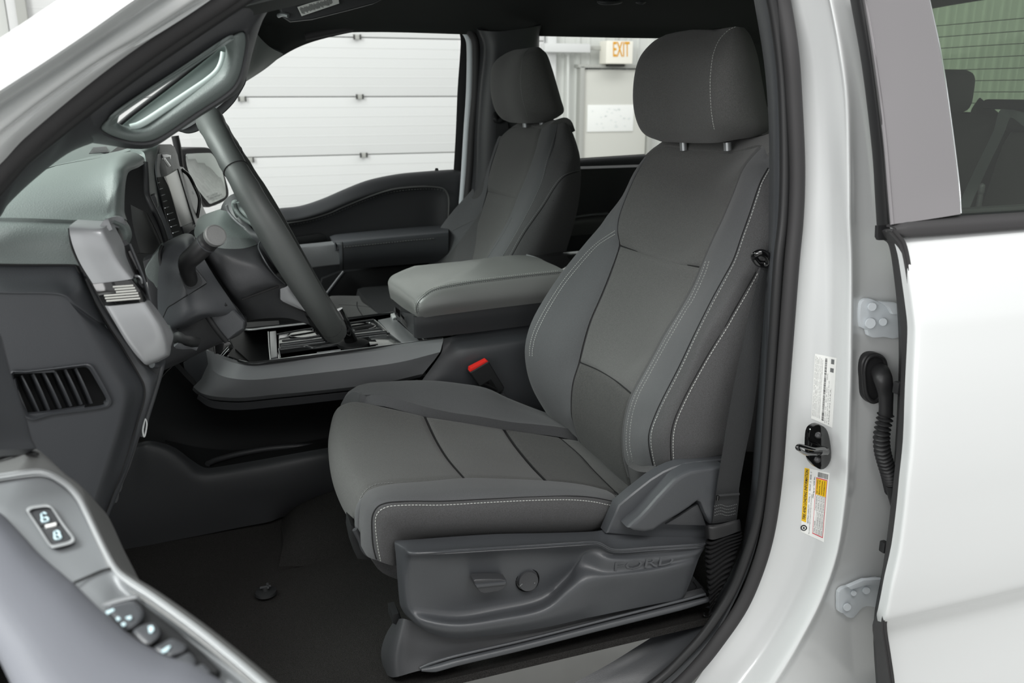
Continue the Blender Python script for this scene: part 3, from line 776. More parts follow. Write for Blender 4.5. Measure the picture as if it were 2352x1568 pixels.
for i, tx in enumerate(('SEE OWNERS', 'MANUAL FOR', 'ADDITIONAL', 'INFORMATION')):
    lettering('lettering', tx, f1, (.655, .42-.095*i, .865, .47-.095*i), tl, 'ink', bold=0.01)
patches('table_rule', f1, [(.062, .40-.105*i, .64, .405-.105*i) for i in range(4)]+[(.16, .085, .163, .5), (.41, .085, .413, .5), (.63, .085, .633, .5)], tl, 'ink_gray', 0.0002)
for i, (a, b, c_) in enumerate((('TIRE', 'SIZE', 'COLD TIRE PRESSURE'), ('FRONT', '275/65R18 116T', '240 KPA, 35 PSI'), ('REAR', '275/65R18 116T', '240 KPA, 35 PSI'), ('SPARE', '245/75R17 112T', '240 KPA, 35 PSI'))):
    y0 = .42-.105*i
    lettering('lettering', a, f1, (.075, y0, .145, y0+.045), tl, 'ink')
    lettering('lettering', b, f1, (.18, y0, .39 if i else .25, y0+.045), tl, 'ink')
    lettering('lettering', c_, f1, (.43, y0, .62, y0+.045), tl, 'ink')
# little wheel mark
cc = hit(b_bvh, 1846, 1211, 0.0012)[0]
cn = hit(b_bvh, 1846, 1211, 0.0012)[1]
wk = disc('tire_mark', cc, cn, .0045, .0002, tl, 'ink', prof=[(.0046, 0), (.0046, .0002)], n=20)
disc('rim_mark', cc+cn*.0003, cn, .0028, .0002, tl, 'label_white', prof=[(.0028, 0), (.0028, .0001)], n=16)
disc('hub_mark', cc+cn*.0005, cn, .0016, .0002, tl, 'ink', prof=[(.0016, 0), (.0016, .0001)], n=10)
# certification label
cl, f2 = sticker(truck, 'certification_label', [(1863, 960), (1872, 812), (1922, 822), (1912, 982)])
tx = ['MFD BY FORD MOTOR CO     DATE: 01/24   GVWR: 3221 KG / 7100 LB', 'FRONT GAWR: 1746 KG 3850 LB    REAR GAWR: 1860 KG 4100 LB', 'WITH 275/65R18 116T TIRES     WITH 275/65R18 116T TIRES', '18X7.5J RIMS AT 240 KPA / 35 PSI COLD   18X7.5J RIMS AT 240 KPA', 'THIS VEHICLE CONFORMS TO ALL APPLICABLE FEDERAL MOTOR VEHICLE', 'SAFETY STANDARDS IN EFFECT ON THE DATE OF MANUFACTURE SHOWN ABOVE']
for i, t_ in enumerate(tx):
    lettering('lettering', t_, f2, (.05, .93-.065*i, .97-.02*(i % 3), .965-.065*i), cl, 'ink_gray')
patches('barcode', f2, [(.04+.93*i/90, .42, .04+.93*i/90+.0095*random.uniform(.25, .8), .52) for i in range(90)], cl, 'ink', 0.0002, {'kind': 'stuff'})
for i, t_ in enumerate(('EXT PNT: YZ     RC: 56  DSO:        TP/PS', 'WB 145  BRK 4  INT TR CS  TAPE  R AXLE 19  TR P  SPR', 'MADE IN U.S.A.')):
    lettering('lettering', t_, f2, (.03, .33-.09*i, .75-.1*i, .375-.09*i), cl, 'ink_gray')
patches('print_box', f2, [(.78, .10, .84, .26), (.90, .10, .97, .24)], cl, 'ink_gray', 0.0002)

# --- hinges of the rear door on the pillar face
def hinge(pts, leaf2, bolts, Y=.854):
    h = plate('hinge', pts, 0.006, truck, 'white_satin', Y=Y, bevel=0.0015, smooth=2)
    plate('hinge_leaf', leaf2, 0.006, h, 'white_satin', Y=Y-.012, bevel=0.0015)
    for (x, y, r) in bolts:
        ax = Vector((-.25, -1, .1)).normalized()
        disc('bolt', at(x, y, Y-.0035), ax, r, .005, h, 'white_satin', prof=[(r, 0), (r, .0018), (r*.96, .0023)], n=22)
    return h
hinge([(1977, 700), (1986, 688), (2002, 686), (2020, 694), (2050, 698), (2066, 700), (2070, 774), (2030, 774), (2008, 776), (1995, 770), (1992, 758), (1979, 752), (1975, 730)],
      [(2020, 692), (2060, 696), (2068, 722), (2052, 722), (2042, 706)], [(2002, 704, .0056), (2027, 739, .0052), (1998, 742, .0070)])
hinge([(1927, 1360), (1938, 1350), (1952, 1347), (1975, 1336), (2000, 1331), (2030, 1333), (2030, 1400), (2010, 1395), (1990, 1392), (1975, 1402), (1962, 1418), (1948, 1418), (1940, 1410), (1927, 1404), (1926, 1385)],
      [(1948, 1348), (1985, 1332), (2028, 1330), (2028, 1342), (1990, 1344), (1956, 1354)], [(1960, 1361, .0040), (1989, 1355, .0056), (1945, 1393, .0058)])
# --- rubber wiring boot between pillar and rear door
wb = plate('wiring_boot', [(1981, 870), (1979, 850), (1982, 830), (1992, 816), (2008, 811), (2026, 814), (2038, 826), (2042, 845), (2040, 880), (2028, 918), (2010, 929), (1995, 922), (1984, 905)], 0.014, truck, 'rubber_dark', Y=.852, bevel=0.004, smooth=3, segs=3)
tube('boot_rim', [(x, y, .850) for x, y in [(1986, 870), (1986, 845), (1994, 824), (2010, 817), (2028, 824), (2034, 845), (2030, 885), (2018, 914), (2004, 920), (1991, 905)]], .0022, wb, 'rubber_dark', n=8, closed=True)
tube('boot_elbow', [(2012, 845, .862), (2020, 850, .850), (2028, 870, 0.832), (2034, 900, 0.832), (2035, 930, 0.832), (2034, 955, 0.832)], [.012, .0125, .0125, .0105, .0095, .0098], wb, 'rubber_dark', n=18, smooth=5, flat=.8)
cpath = catmull([at(2034, 952, 0.832), at(2029, 975, 0.832), at(2025, 1000, 0.832), at(2026, 1030, 0.833), at(2033, 1060, 0.835), at(2042, 1090, 0.838), at(2050, 1125, .852)], 8)
acc = 0; rr = []; PP = []
L_ = sum((cpath[i+1]-cpath[i]).length for i in range(len(cpath)-1))
N_ = 22*8
def along(s):
    d = 0
    for i in range(len(cpath)-1):
        l = (cpath[i+1]-cpath[i]).length
        if d+l >= s: return cpath[i].lerp(cpath[i+1], (s-d)/l)
        d += l
    return cpath[-1]
for i in range(N_+1):
    PP.append(along(L_*i/N_)); rr.append(.0088+.0024*math.cos(2*math.pi*(i % 8)/8))
tube('boot_bellows', PP, rr, wb, 'rubber_dark', n=18, smooth=0)
tube('boot_end', [(2048, 1110, 0.840), (2054, 1140, 0.845), (2058, 1170, .86)], [.009, .0085, .006], wb, 'rubber_dark', n=14)

# ================================================================== rear door (driver side)
rd = thing('rear_door', 'white rear truck door with gloss black pillar cover and green tinted glass, at the right edge', 'door', (1.1, .75, 1.2))
le = [(2060, 500, .80), (2066, 545, .752), (2075, 565, .742), (2085, 605, .735), (2103, 734, .724), (2105, 779, .722), (2099, 900, .718), (2094, 1024, .717), (2085, 1110, .718), (2078, 1180, .720), (2066, 1270, .722), (2050, 1340, .724), (2040, 1392, .727), (2034, 1420, .730), (2031, 1434, .738), (2035, 1460, .750), (2042, 1507, .752), (2050, 1568, .750), (2056, 1640, .745), (2060, 1720, .74)]
rows = []
for (x, y, Y) in le:
    p = at(x, y, Y)
    rows.append([p+Vector((0.006, .02, 0)), p+Vector((0.001, 0.003, 0)), p+Vector((0.006, -0.0005, 0)), p+Vector((.08, -.003, 0)), p+Vector((.25, -.006, 0)), p+Vector((.6, -.008, 0)), p+Vector((1.0, -.008, 0))])
grid('outer_panel', rows, rd, 'white_paint', 5, 3, thick=0.004)
# rubber edge strips
def strip(name, L, R, Ya, Yb, parent, material, thick=.004, bulge=.003):
    rows = [[(a[0], a[1], Ya+.012), (a[0]+.6, a[1], Ya), ((a[0]+b[0])/2, (a[1]+b[1])/2, (Ya+Yb)/2-bulge), (b[0]-.6, b[1], Yb), (b[0], b[1], Yb+.008)] for a, b in zip(L, R)]
    return grid(name, rows, parent, material, 4, 4, thick=thick)
strip('edge_seal', [(1944, -60), (1953, 0), (1980, 153), (2003, 344), (2010, 450), (2014, 517)], [(1972, -60), (1981, 0), (2005, 153), (2029, 344), (2038, 450), (2044, 517)], .85, .83, rd, 'rubber_dark', bulge=.004)
tube('edge_chrome_line', [(1974, -60, .83), (1983, 0, .826), (2004, 130, .81), (2027, 306, .79), (2038, 440, .772), (2045, 516, .762)], .0012, rd, 'rubber', n=6)
strip('edge_weatherstrip', [(2018, 530), (2026, 548), (2040, 560), (2049, 600), (2060, 689), (2071, 779), (2067, 912), (2058, 1046), (2047, 1158), (2036, 1245), (2026, 1320), (2018, 1398), (2004, 1435), (2011, 1489), (2018, 1568), (2020, 1650)], [(2050, 530), (2063, 545), (2075, 562), (2085, 605), (2103, 734), (2105, 779), (2100, 912), (2094, 1024), (2080, 1158), (2070, 1245), (2051, 1335), (2040, 1392), (2031, 1434), (2041, 1507), (2050, 1568), (2056, 1650)], .79, .735, rd, 'rubber', bulge=.004)
plate('seal_corner', [(2017, 519), (2043, 517), (2052, 538), (2066, 548), (2058, 556), (2040, 552), (2020, 552), (2016, 545)], .005, rd, 'rubber_dark', Y=.775, bevel=.0015)
for (x, y) in ((2062, 890), (2030, 1255)):
    box('seal_clip', at(x, y, .80), (.008, .01, .016), rd, 'rubber_dark', .002)
# dark gap behind the door edge
grid('inner_edge', [[at(x+8, y, .80), at(x+2, y, .82), at(x-4 if y > 760 else x+3, y, .84)] for x, y in ((2049, 600), (2068, 779), (2064, 950), (2050, 1158), (2032, 1300), (2010, 1435), (2018, 1600))], rd, 'rubber_dark', 3, 4, thick=.003)
# belt moulding
b0 = at(2056, 528, .742)
rows = []
for dx in (0, .02, .2, .5, 1.0):
    o = b0+Vector((dx, 0, 0)); k = 0.4 if dx == 0 else 1
    rows.append([o+Vector((0, .014, .0085*k)), o+Vector((0, .004, .0082*k)), o+Vector((0, -.003*k, .004*k)), o+Vector((0, -.005*k, -.002)), o+Vector((0, -.004*k, -.0085*k)), o+Vector((0, .004, -.010*k)), o+Vector((0, .014, -.010*k))])
grid('belt_molding', rows, rd, 'rubber', 3, 4, thick=.002)
# gloss pillar cover
ap = [
 [(1973, -60, .845), (1984, 2, .835), (2007, 134, .818), (2030, 306, .788), (2041, 430, .765), (2048, 516, .749)],
 [(1974, -60, .842), (1985, 2, .832), (2008, 134, .815), (2031, 306, .785), (2042, 430, .762), (2049, 515, .746)],
 [(2045, -70, .836), (2060, 0, .828), (2085, 134, .811), (2108, 306, .782), (2122, 430, .760), (2129, 504, .744)],
 [(2115, -80, .840), (2131, -5, .830), (2160, 134, .813), (2185, 306, .784), (2200, 430, .762), (2204, 492, .746)],
 [(2118, -80, .848), (2133, -5, .838), (2162, 134, .821), (2187, 306, .792), (2202, 430, .770), (2206, 492, .754)],
]
grid('pillar_cover', ap, rd, 'applique', 4, 5, thick=.003)
tube('cover_edge', [(2118, -80, .842), (2134, -2, .832), (2163, 134, .815), (2188, 306, .787), (2203, 430, .765), (2207, 490, .749)], .0011, rd, 'silver', n=6)
# door glass and the upper frame
g0 = at(2206, 492, .756); g1 = at(2133, -5, .84)
dz = g0-g1
grid('window_glass', [[g1+Vector((-.01, .004, .03)), g1+Vector((.9, .004, .03))], [g0+Vector((-.01, .004, 0)), g0+Vector((.9, .004, 0))]], rd, 'glass_tint', 3, 3, thick=.004)
gl = at(2205, 486, .776)
box('belt_seal', gl+Vector((.45, .0, -.002)), (.95, .014, .012), rd, 'plastic_dark', .003)
# inner door panel top and the lock button
box('inner_panel', gl+Vector((.62, .05, -.20)), (.95, .05, .36), rd, 'plastic_dark', .015)
lk = at(2247, 480, .815)
tube('lock_button', [lk, lk+Vector((0, 0, .012)), lk+Vector((0, 0, .022)), lk+Vector((0, 0, .026)), lk+Vector((0, 0, .030))], [.0035, .0032, .003, .0034, .001], rd, 'plastic_dark', n=12, smooth=3, ref=Vector((0, 1, 0)))
tube('lock_button_top', [lk+Vector((0, 0, .018)), lk+Vector((0, 0, .022)), lk+Vector((0, 0, .030)), lk+Vector((0, 0, .0325))], [.0028, .004, .0038, .001], rd, 'plastic_dark', n=12, smooth=3, ref=Vector((0, 1, 0)))

# ================================================================== rear bench seen through the glass
grid('seat_back_panel', [[Vector((1.72, .96, 1.60)), Vector((1.72, 1.7, 1.60)), Vector((1.72, 2.42, 1.60))], [Vector((1.66, .96, 1.1)), Vector((1.66, 1.7, 1.1)), Vector((1.66, 2.42, 1.1))]], truck, 'fabric_side', 2, 2, thick=.02)
rs = thing('rear_bench_seat', 'black rear bench seat with headrest behind the tinted rear glass', 'seat', (1.5, 1.7, 1.0))
def rb(x, y, X=1.66): return atx(x, y, X)
H = [
 [(2120, 190), (2150, 168), (2200, 166), (2238, 172), (2246, 188)],
 [(2110, 215), (2150, 190), (2205, 188), (2240, 190), (2247, 205)],
 [(2105, 240), (2150, 228), (2205, 225), (2240, 225), (2246, 235)],
 [(2120, 262), (2150, 262), (2200, 264), (2232, 258), (2240, 248)],
]
yb0, yb1 = atx(2105, 210, 1.62).y, atx(2247, 210, 1.62).y
hz0, hz1 = atx(2247, 170, 1.62).z, atx(2240, 264, 1.62).z
def rbox_pad(name, x0, x1, ya, yb, z0, z1, parent, m, r=.03):
    return box(name, ((x0+x1)/2, (ya+yb)/2, (z0+z1)/2), (x1-x0, abs(yb-ya), z1-z0), parent, m, r, segs=5)
hr_ = rbox_pad('headrest', 1.56, 1.66, 1.502, 1.502+.26, 1.598, 1.694, rs, 'fabric', .035)
tube('headrest_post', [Vector((1.63, 1.56, 1.62)), Vector((1.64, 1.56, 1.54))], .006, hr_, 'bolt', n=8, smooth=0)
for k, (ya, yb) in enumerate(((.96, 1.40), (1.43, 1.98), (2.01, 2.42))):
    bz = 1.600 if k else 1.588
    b = grid('backrest', [[Vector((1.70, ya+.02, bz-.02)), Vector((1.66, ya+.01, bz-.005)), Vector((1.66, (ya+yb)/2, bz)), Vector((1.66, yb-.01, bz-.005)), Vector((1.70, yb-.02, bz-.02))],
        [Vector((1.64, ya, bz-.06)), Vector((1.60, ya+.04, bz-.05)), Vector((1.605, (ya+yb)/2, bz-.05)), Vector((1.60, yb-.04, bz-.05)), Vector((1.64, yb, bz-.06))],
        [Vector((1.60, ya, 1.35)), Vector((1.555, ya+.04, 1.35)), Vector((1.565, (ya+yb)/2, 1.35)), Vector((1.555, yb-.04, 1.35)), Vector((1.60, yb, 1.35))],
        [Vector((1.54, ya, 1.10)), Vector((1.49, ya+.04, 1.10)), Vector((1.50, (ya+yb)/2, 1.10)), Vector((1.49, yb-.04, 1.10)), Vector((1.54, yb, 1.10))]], rs, 'fabric', 5, 5, thick=.08)
    rbox_pad('cushion', 1.02, 1.52, ya, yb, 1.0, 1.13, rs, 'fabric', .04)
hb = rbox_pad('outboard_headrest', 1.60, 1.70, 1.06, 1.385, 1.565, 1.628, rs, 'plastic_dark', .02)
bt = thing('rear_seat_belt', 'grey shoulder belt running down the rear seat back behind tinted glass', 'seat belt', atx(2300, 270, 1.58))
q = [atx(2352, 258, 1.60), atx(2300, 250, 1.575), atx(2282, 300, 1.56), atx(2248, 370, 1.50), atx(2215, 440, 1.42), atx(2190, 500, 1.36)]
q2 = [atx(2352, 290, 1.60), atx(2322, 268, 1.575), atx(2305, 305, 1.56), atx(2270, 380, 1.50), atx(2238, 450, 1.42), atx(2215, 510, 1.36)]
grid('strap', [q, q2], bt, 'belt_rear', 5, 2, thick=.002)
box('belt_guide', atx(2325, 240, 1.59), (.03, .12, .02), bt, 'plastic_black', .006)
box('rear_door_pocket_trim', (1.3, 2.46, 1.17), (1.1, .06, .5), truck, 'plastic_dark', .02)
# ================================================================== driver seat
ds = thing('bucket_seat', 'large charcoal cloth driver seat with light grey contrast stitching in the foreground doorway', 'seat', (0.45, 1.27, 0.87))
# ---- cushion
c_front = [
 [(975, 952, 1.44), (998, 1001, 1.37), (1026, 1047, 1.27), (1068, 1096, 1.13)],
 [(890, 932, 1.45), (905, 988, 1.37), (935, 1045, 1.26), (985, 1103, 1.125)],
 [(818, 918, 1.47), (828, 975, 1.38), (850, 1045, 1.26), (898, 1110, 1.12)],
 [(786, 925, 1.48), (785, 985, 1.38), (800, 1052, 1.26), (850, 1122, 1.115)],
 [(769, 942, 1.485), (763, 1000, 1.39), (778, 1072, 1.26), (830, 1143, 1.11)],
 [(760, 972, 1.49), (754, 1025, 1.39), (768, 1100, 1.26), (824, 1168, 1.105)],
 [(758, 1010, 1.49), (757, 1060, 1.39), (771, 1128, 1.26), (823, 1205, 1.10)],
 [(762, 1050, 1.49), (766, 1100, 1.39), (785, 1165, 1.26), (826, 1240, 1.10)],
]
d1_ = grid('cushion_front', c_front, ds, 'fabric', 12, 10, thick=.02, puff=(.005, .012))
c_mid = [
 [(975, 952, 1.44), (998, 1001, 1.37), (1026, 1047, 1.27), (1068, 1096, 1.13)],
 [(1066, 966, 1.445), (1085, 1010, 1.37), (1120, 1055, 1.27), (1160, 1098, 1.135)],
 [(1158, 982, 1.45), (1184, 1020, 1.37), (1222, 1066, 1.26), (1258, 1103, 1.135)],
]
d2_ = grid('cushion_insert', c_mid, ds, 'fabric', 12, 14, thick=.02, puff=(.007, .016))
c_mid2 = [
 [(1158, 982, 1.45), (1184, 1020, 1.37), (1222, 1066, 1.26), (1258, 1103, 1.135)],
 [(1222, 991, 1.45), (1256, 1030, 1.37), (1292, 1070, 1.27), (1330, 1110, 1.14)],
 [(1286, 1001, 1.45), (1331, 1040, 1.37), (1366, 1078, 1.27), (1419, 1130, 1.14)],
]
d3_ = grid('cushion_insert', c_mid2, ds, 'fabric_knit', 12, 14, thick=.02, puff=(.007, .016))
c_rear = [
 [(1286, 1001, 1.45), (1331, 1040, 1.37), (1366, 1078, 1.27), (1419, 1130, 1.14)],
 [(1340, 1010, 1.45), (1390, 1050, 1.37), (1430, 1090, 1.27), (1470, 1140, 1.14)],
]
d4_ = grid('cushion_insert', c_rear, ds, 'fabric', 7, 8, thick=.02, puff=(.005, .012))
far_b = [
 [(812, 975, 1.51), (806, 945, 1.505), (815, 928, 1.49), (828, 934, 1.47)],
 [(800, 985, 1.54), (822, 915, 1.535), (856, 909, 1.50), (879, 936, 1.455)],
 [(880, 980, 1.55), (900, 905, 1.54), (935, 908, 1.50), (962, 957, 1.445)],
 [(960, 985, 1.55), (980, 902, 1.54), (1000, 912, 1.50), (1024, 969, 1.445)],
 [(1040, 990, 1.55), (1051, 907, 1.54), (1065, 922, 1.50), (1089, 978, 1.445)],
 [(1090, 1000, 1.55), (1103, 914, 1.54), (1122, 935, 1.50), (1160, 990, 1.45)],
 [(1140, 1010, 1.55), (1148, 934, 1.54), (1175, 955, 1.50), (1230, 999, 1.45)],
 [(1205, 1020, 1.55), (1211, 959, 1.54), (1240, 975, 1.50), (1300, 1010, 1.45)],
 [(1280, 1040, 1.55), (1300, 992, 1.54), (1330, 1005, 1.50), (1384, 1039, 1.45)],
 [(1340, 1060, 1.55), (1360, 1030, 1.54), (1390, 1045, 1.50), (1434, 1079, 1.45)],
]
d5_ = grid('far_bolster', far_b, ds, 'fabric_light', 6, 4, thick=.02, puff=(.003, .008))
near_b = [
 [(824, 1244, 1.095), (830, 1262, 1.07), (842, 1280, 1.04), (868, 1290, 1.022)],
 [(823, 1205, 1.10), (828, 1222, 1.07), (838, 1232, 1.04), (858, 1236, 1.022)],
 [(824, 1168, 1.105), (830, 1180, 1.075), (840, 1190, 1.04), (857, 1196, 1.020)],
 [(830, 1143, 1.11), (838, 1150, 1.075), (850, 1162, 1.035), (864, 1172, 1.018)],
 [(850, 1122, 1.115), (858, 1130, 1.075), (870, 1143, 1.035), (888, 1158, 1.016)],
 [(898, 1110, 1.12), (905, 1118, 1.075), (920, 1134, 1.035), (940, 1151, 1.014)],
 [(985, 1103, 1.125), (988, 1112, 1.08), (998, 1130, 1.035), (1016, 1151, 1.012)],
 [(1068, 1096, 1.13), (1075, 1104, 1.085), (1090, 1122, 1.035), (1110, 1146, 1.010)],
 [(1160, 1098, 1.135), (1170, 1105, 1.09), (1190, 1120, 1.04), (1210, 1141, 1.010)],
 [(1258, 1103, 1.135), (1266, 1108, 1.09), (1282, 1120, 1.04), (1300, 1139, 1.012)],
 [(1338, 1112, 1.135), (1345, 1116, 1.09), (1355, 1126, 1.045), (1364, 1143, 1.016)],
 [(1405, 1128, 1.13), (1410, 1132, 1.09), (1414, 1138, 1.05), (1416, 1152, 1.02)],
]
d6_ = grid('near_bolster', near_b, ds, 'fabric_light', 5, 5, thick=.02, puff=(.0025, .007))
side_c = [
 [(868, 1290, 1.022), (858, 1236, 1.022), (857, 1196, 1.020), (864, 1172, 1.018), (888, 1158, 1.016), (940, 1151, 1.014), (1016, 1151, 1.012), (1110, 1146, 1.010), (1210, 1141, 1.010), (1300, 1139, 1.012), (1364, 1143, 1.016), (1416, 1152, 1.02)],
 [(885, 1296, 1.016), (878, 1250, 1.012), (880, 1215, 1.010), (888, 1193, 1.008), (908, 1182, 1.006), (945, 1178, 1.004), (1016, 1178, 1.002), (1110, 1173, 1.0), (1210, 1170, 1.0), (1300, 1167, 1.002), (1364, 1168, 1.006), (1414, 1170, 1.012)],
 [(905, 1300, 1.018), (905, 1262, 1.016), (908, 1238, 1.014), (914, 1222, 1.012), (928, 1215, 1.008), (955, 1212, 1.006), (1016, 1210, 1.004), (1110, 1206, 1.002), (1210, 1202, 1.002), (1300, 1200, 1.004), (1364, 1196, 1.008), (1411, 1186, 1.016)],
 [(925, 1300, 1.03), (925, 1282, 1.03), (928, 1262, 1.03), (932, 1252, 1.03), (942, 1248, 1.03), (965, 1245, 1.03), (1016, 1242, 1.03), (1110, 1238, 1.03), (1210, 1236, 1.03), (1300, 1232, 1.03), (1364, 1222, 1.03), (1406, 1200, 1.03)],
]
d7_ = grid('cushion_side', side_c, ds, 'fabric_side', 4, 5, thick=.02, puff=(.002, .006))
for _l in c_front[0], c_mid[-1], c_rear[0]:
    tube('seam', [V(p)+Vector((.001, 0, -.0060)) for p in _l], .0022, d2_, 'seam', n=8)
cs_bvh = surface(d6_, d7_)
stitch('stitching', [(875, 1288), (868, 1253), (863, 1208), (864, 1187), (872, 1173), (884, 1166), (900, 1162), (946, 1160), (1016, 1160), (1121, 1154), (1226, 1149), (1314, 1148), (1366, 1153), (1400, 1160), (1414, 1158)], cs_bvh, d7_)
seamline('seam', [(866, 1290), (857, 1253), (854, 1208), (856, 1183), (866, 1165), (880, 1157), (900, 1153), (946, 1151), (1016, 1151), (1121, 1146), (1226, 1141), (1314, 1139), (1366, 1143), (1412, 1152)], cs_bvh, d7_)
cf_bvh = surface(d1_, d6_)
stitch('stitching', [(826, 1150), (834, 1134), (846, 1121), (862, 1113), (880, 1110), (905, 1109)], cf_bvh, d6_, 'stitch_dim')
# seat foam body below so nothing is hollow
grid('cushion_base', [[(790, 1040, 1.47), (812, 1120, 1.30), (842, 1190, 1.13), (880, 1262, 1.06)], [(800, 1075, 1.47), (826, 1160, 1.30), (858, 1230, 1.13), (900, 1290, 1.06)], [(860, 1110, 1.47), (880, 1180, 1.30), (910, 1260, 1.13), (950, 1310, 1.06)]], ds, 'fabric_side', 5, 4, thick=.02)
for _pts in ([(770, 962, 1.487), (784, 932, 1.482), (818, 923, 1.472), (890, 936, 1.456), (975, 956, 1.446), (1066, 970, 1.448), (1158, 986, 1.452), (1286, 1005, 1.452), (1350, 1018, 1.452), (1420, 1060, 1.45)], [(826, 1200, 1.094), (830, 1150, 1.10), (856, 1128, 1.105), (905, 1116, 1.11), (985, 1109, 1.115), (1068, 1103, 1.12), (1160, 1104, 1.125), (1258, 1109, 1.125), (1338, 1117, 1.125), (1420, 1136, 1.12)]):
    tube('cushion_welt', [V(p)+Vector((0, 0, -.010)) for p in _pts], .008, ds, 'fabric_light', n=10)
box('seat_pan', (0.45, 1.27, .925), (.40, .42, .05), ds, 'plastic_black', .02)
# black mechanism under the cushion front
plate('height_bracket', [(806, 1204), (830, 1226), (848, 1262), (872, 1280), (876, 1290), (850, 1288), (822, 1284), (812, 1264), (805, 1230)], .04, ds, 'plastic_black', Y=1.09, bevel=.003)
tube('pan_tube', [(815, 1215, 1.075), (828, 1240, 1.075), (836, 1262, 1.075), (850, 1274, 1.07), (875, 1276, 1.06)], .004, ds, 'plastic_dark', n=8)

# ---- backrest panels
up_ = [
 [(1527, 331, 1.40), (1600, 340, 1.32), (1690, 343, 1.22), (1752, 330, 1.13)],
 [(1486, 354, 1.43), (1580, 364, 1.32), (1670, 372, 1.22), (1736, 349, 1.12)],
 [(1458, 398, 1.44), (1550, 410, 1.33), (1640, 416, 1.22), (1706, 388, 1.12)],
 [(1434, 452, 1.44), (1525, 465, 1.33), (1610, 474, 1.22), (1684, 444, 1.125)],
 [(1418, 500, 1.43), (1505, 516, 1.33), (1585, 532, 1.22), (1658, 505, 1.13)],
 [(1415, 532, 1.42), (1495, 555, 1.33), (1570, 575, 1.22), (1636, 550, 1.135)],
 [(1420, 564, 1.42), (1478, 582, 1.33), (1548, 602, 1.22), (1608, 614, 1.15)],
]
e1 = grid('backrest_upper', up_, ds, 'fabric', 12, 11, thick=.02, puff=(.005, .012))
mid_ = [
 [(1420, 564, 1.42), (1478, 582, 1.33), (1548, 602, 1.22), (1608, 614, 1.15)],
 [(1400, 624, 1.42), (1464, 640, 1.33), (1530, 660, 1.23), (1590, 657, 1.155)],
 [(1379, 678, 1.42), (1444, 694, 1.34), (1505, 716, 1.24), (1557, 716, 1.16)],
 [(1354, 736, 1.42), (1422, 752, 1.34), (1478, 775, 1.245), (1524, 769, 1.165)],
 [(1338, 790, 1.42), (1400, 806, 1.34), (1452, 832, 1.25), (1498, 818, 1.17)],
 [(1328, 832, 1.42), (1368, 849, 1.35), (1408, 874, 1.26), (1449, 908, 1.175)],
]
e2 = grid('backrest_insert', mid_, ds, 'fabric', 12, 11, thick=.02, puff=(.006, .014))
low_ = [
 [(1328, 832, 1.42), (1368, 849, 1.35), (1408, 874, 1.26), (1449, 908, 1.175)],
 [(1314, 876, 1.42), (1356, 895, 1.35), (1398, 918, 1.26), (1436, 950, 1.18)],
 [(1309, 920, 1.42), (1350, 945, 1.35), (1392, 970, 1.26), (1429, 997, 1.185)],
 [(1311, 960, 1.42), (1352, 992, 1.35), (1392, 1020, 1.26), (1431, 1047, 1.185)],
 [(1328, 1010, 1.43), (1368, 1042, 1.35), (1405, 1074, 1.26), (1442, 1096, 1.185)],
 [(1350, 1040, 1.43), (1390, 1070, 1.35), (1420, 1100, 1.26), (1452, 1132, 1.185)],
]
e3 = grid('backrest_lumbar', low_, ds, 'fabric_knit', 12, 11, thick=.02, puff=(.006, .014))
fb = [
 [(1500, 345, 1.46), (1488, 350, 1.45), (1487, 353, 1.44), (1486, 356, 1.43)],
 [(1470, 385, 1.50), (1456, 396, 1.475), (1457, 397, 1.455), (1458, 400, 1.44)],
 [(1455, 440, 1.52), (1430, 450, 1.49), (1432, 451, 1.46), (1434, 454, 1.44)],
 [(1440, 490, 1.54), (1397, 494, 1.51), (1405, 497, 1.47), (1418, 500, 1.43)],
 [(1420, 530, 1.55), (1378, 520, 1.52), (1394, 527, 1.47), (1415, 532, 1.42)],
 [(1380, 600, 1.56), (1338, 566, 1.525), (1370, 575, 1.47), (1420, 564, 1.42)],
 [(1340, 660, 1.56), (1290, 626, 1.525), (1345, 630, 1.465), (1400, 624, 1.42)],
 [(1300, 720, 1.56), (1252, 682, 1.52), (1316, 690, 1.46), (1379, 678, 1.42)],
 [(1270, 780, 1.56), (1220, 741, 1.52), (1286, 750, 1.46), (1354, 736, 1.42)],
 [(1260, 830, 1.56), (1206, 795, 1.52), (1268, 805, 1.46), (1338, 790, 1.42)],
 [(1270, 870, 1.56), (1209, 845, 1.52), (1262, 850, 1.46), (1328, 832, 1.42)],
 [(1290, 910, 1.56), (1222, 890, 1.52), (1264, 895, 1.46), (1314, 876, 1.42)],
 [(1310, 950, 1.56), (1244, 930, 1.52), (1274, 935, 1.46), (1309, 920, 1.42)],
 [(1330, 980, 1.56), (1268, 962, 1.52), (1290, 968, 1.46), (1311, 960, 1.42)],
 [(1350, 1010, 1.56), (1312, 994, 1.52), (1318, 1002, 1.46), (1328, 1010, 1.43)],
]
e4 = grid('backrest_far_bolster', fb, ds, 'fabric_light', 6, 4, thick=.02, puff=(.002, .006))
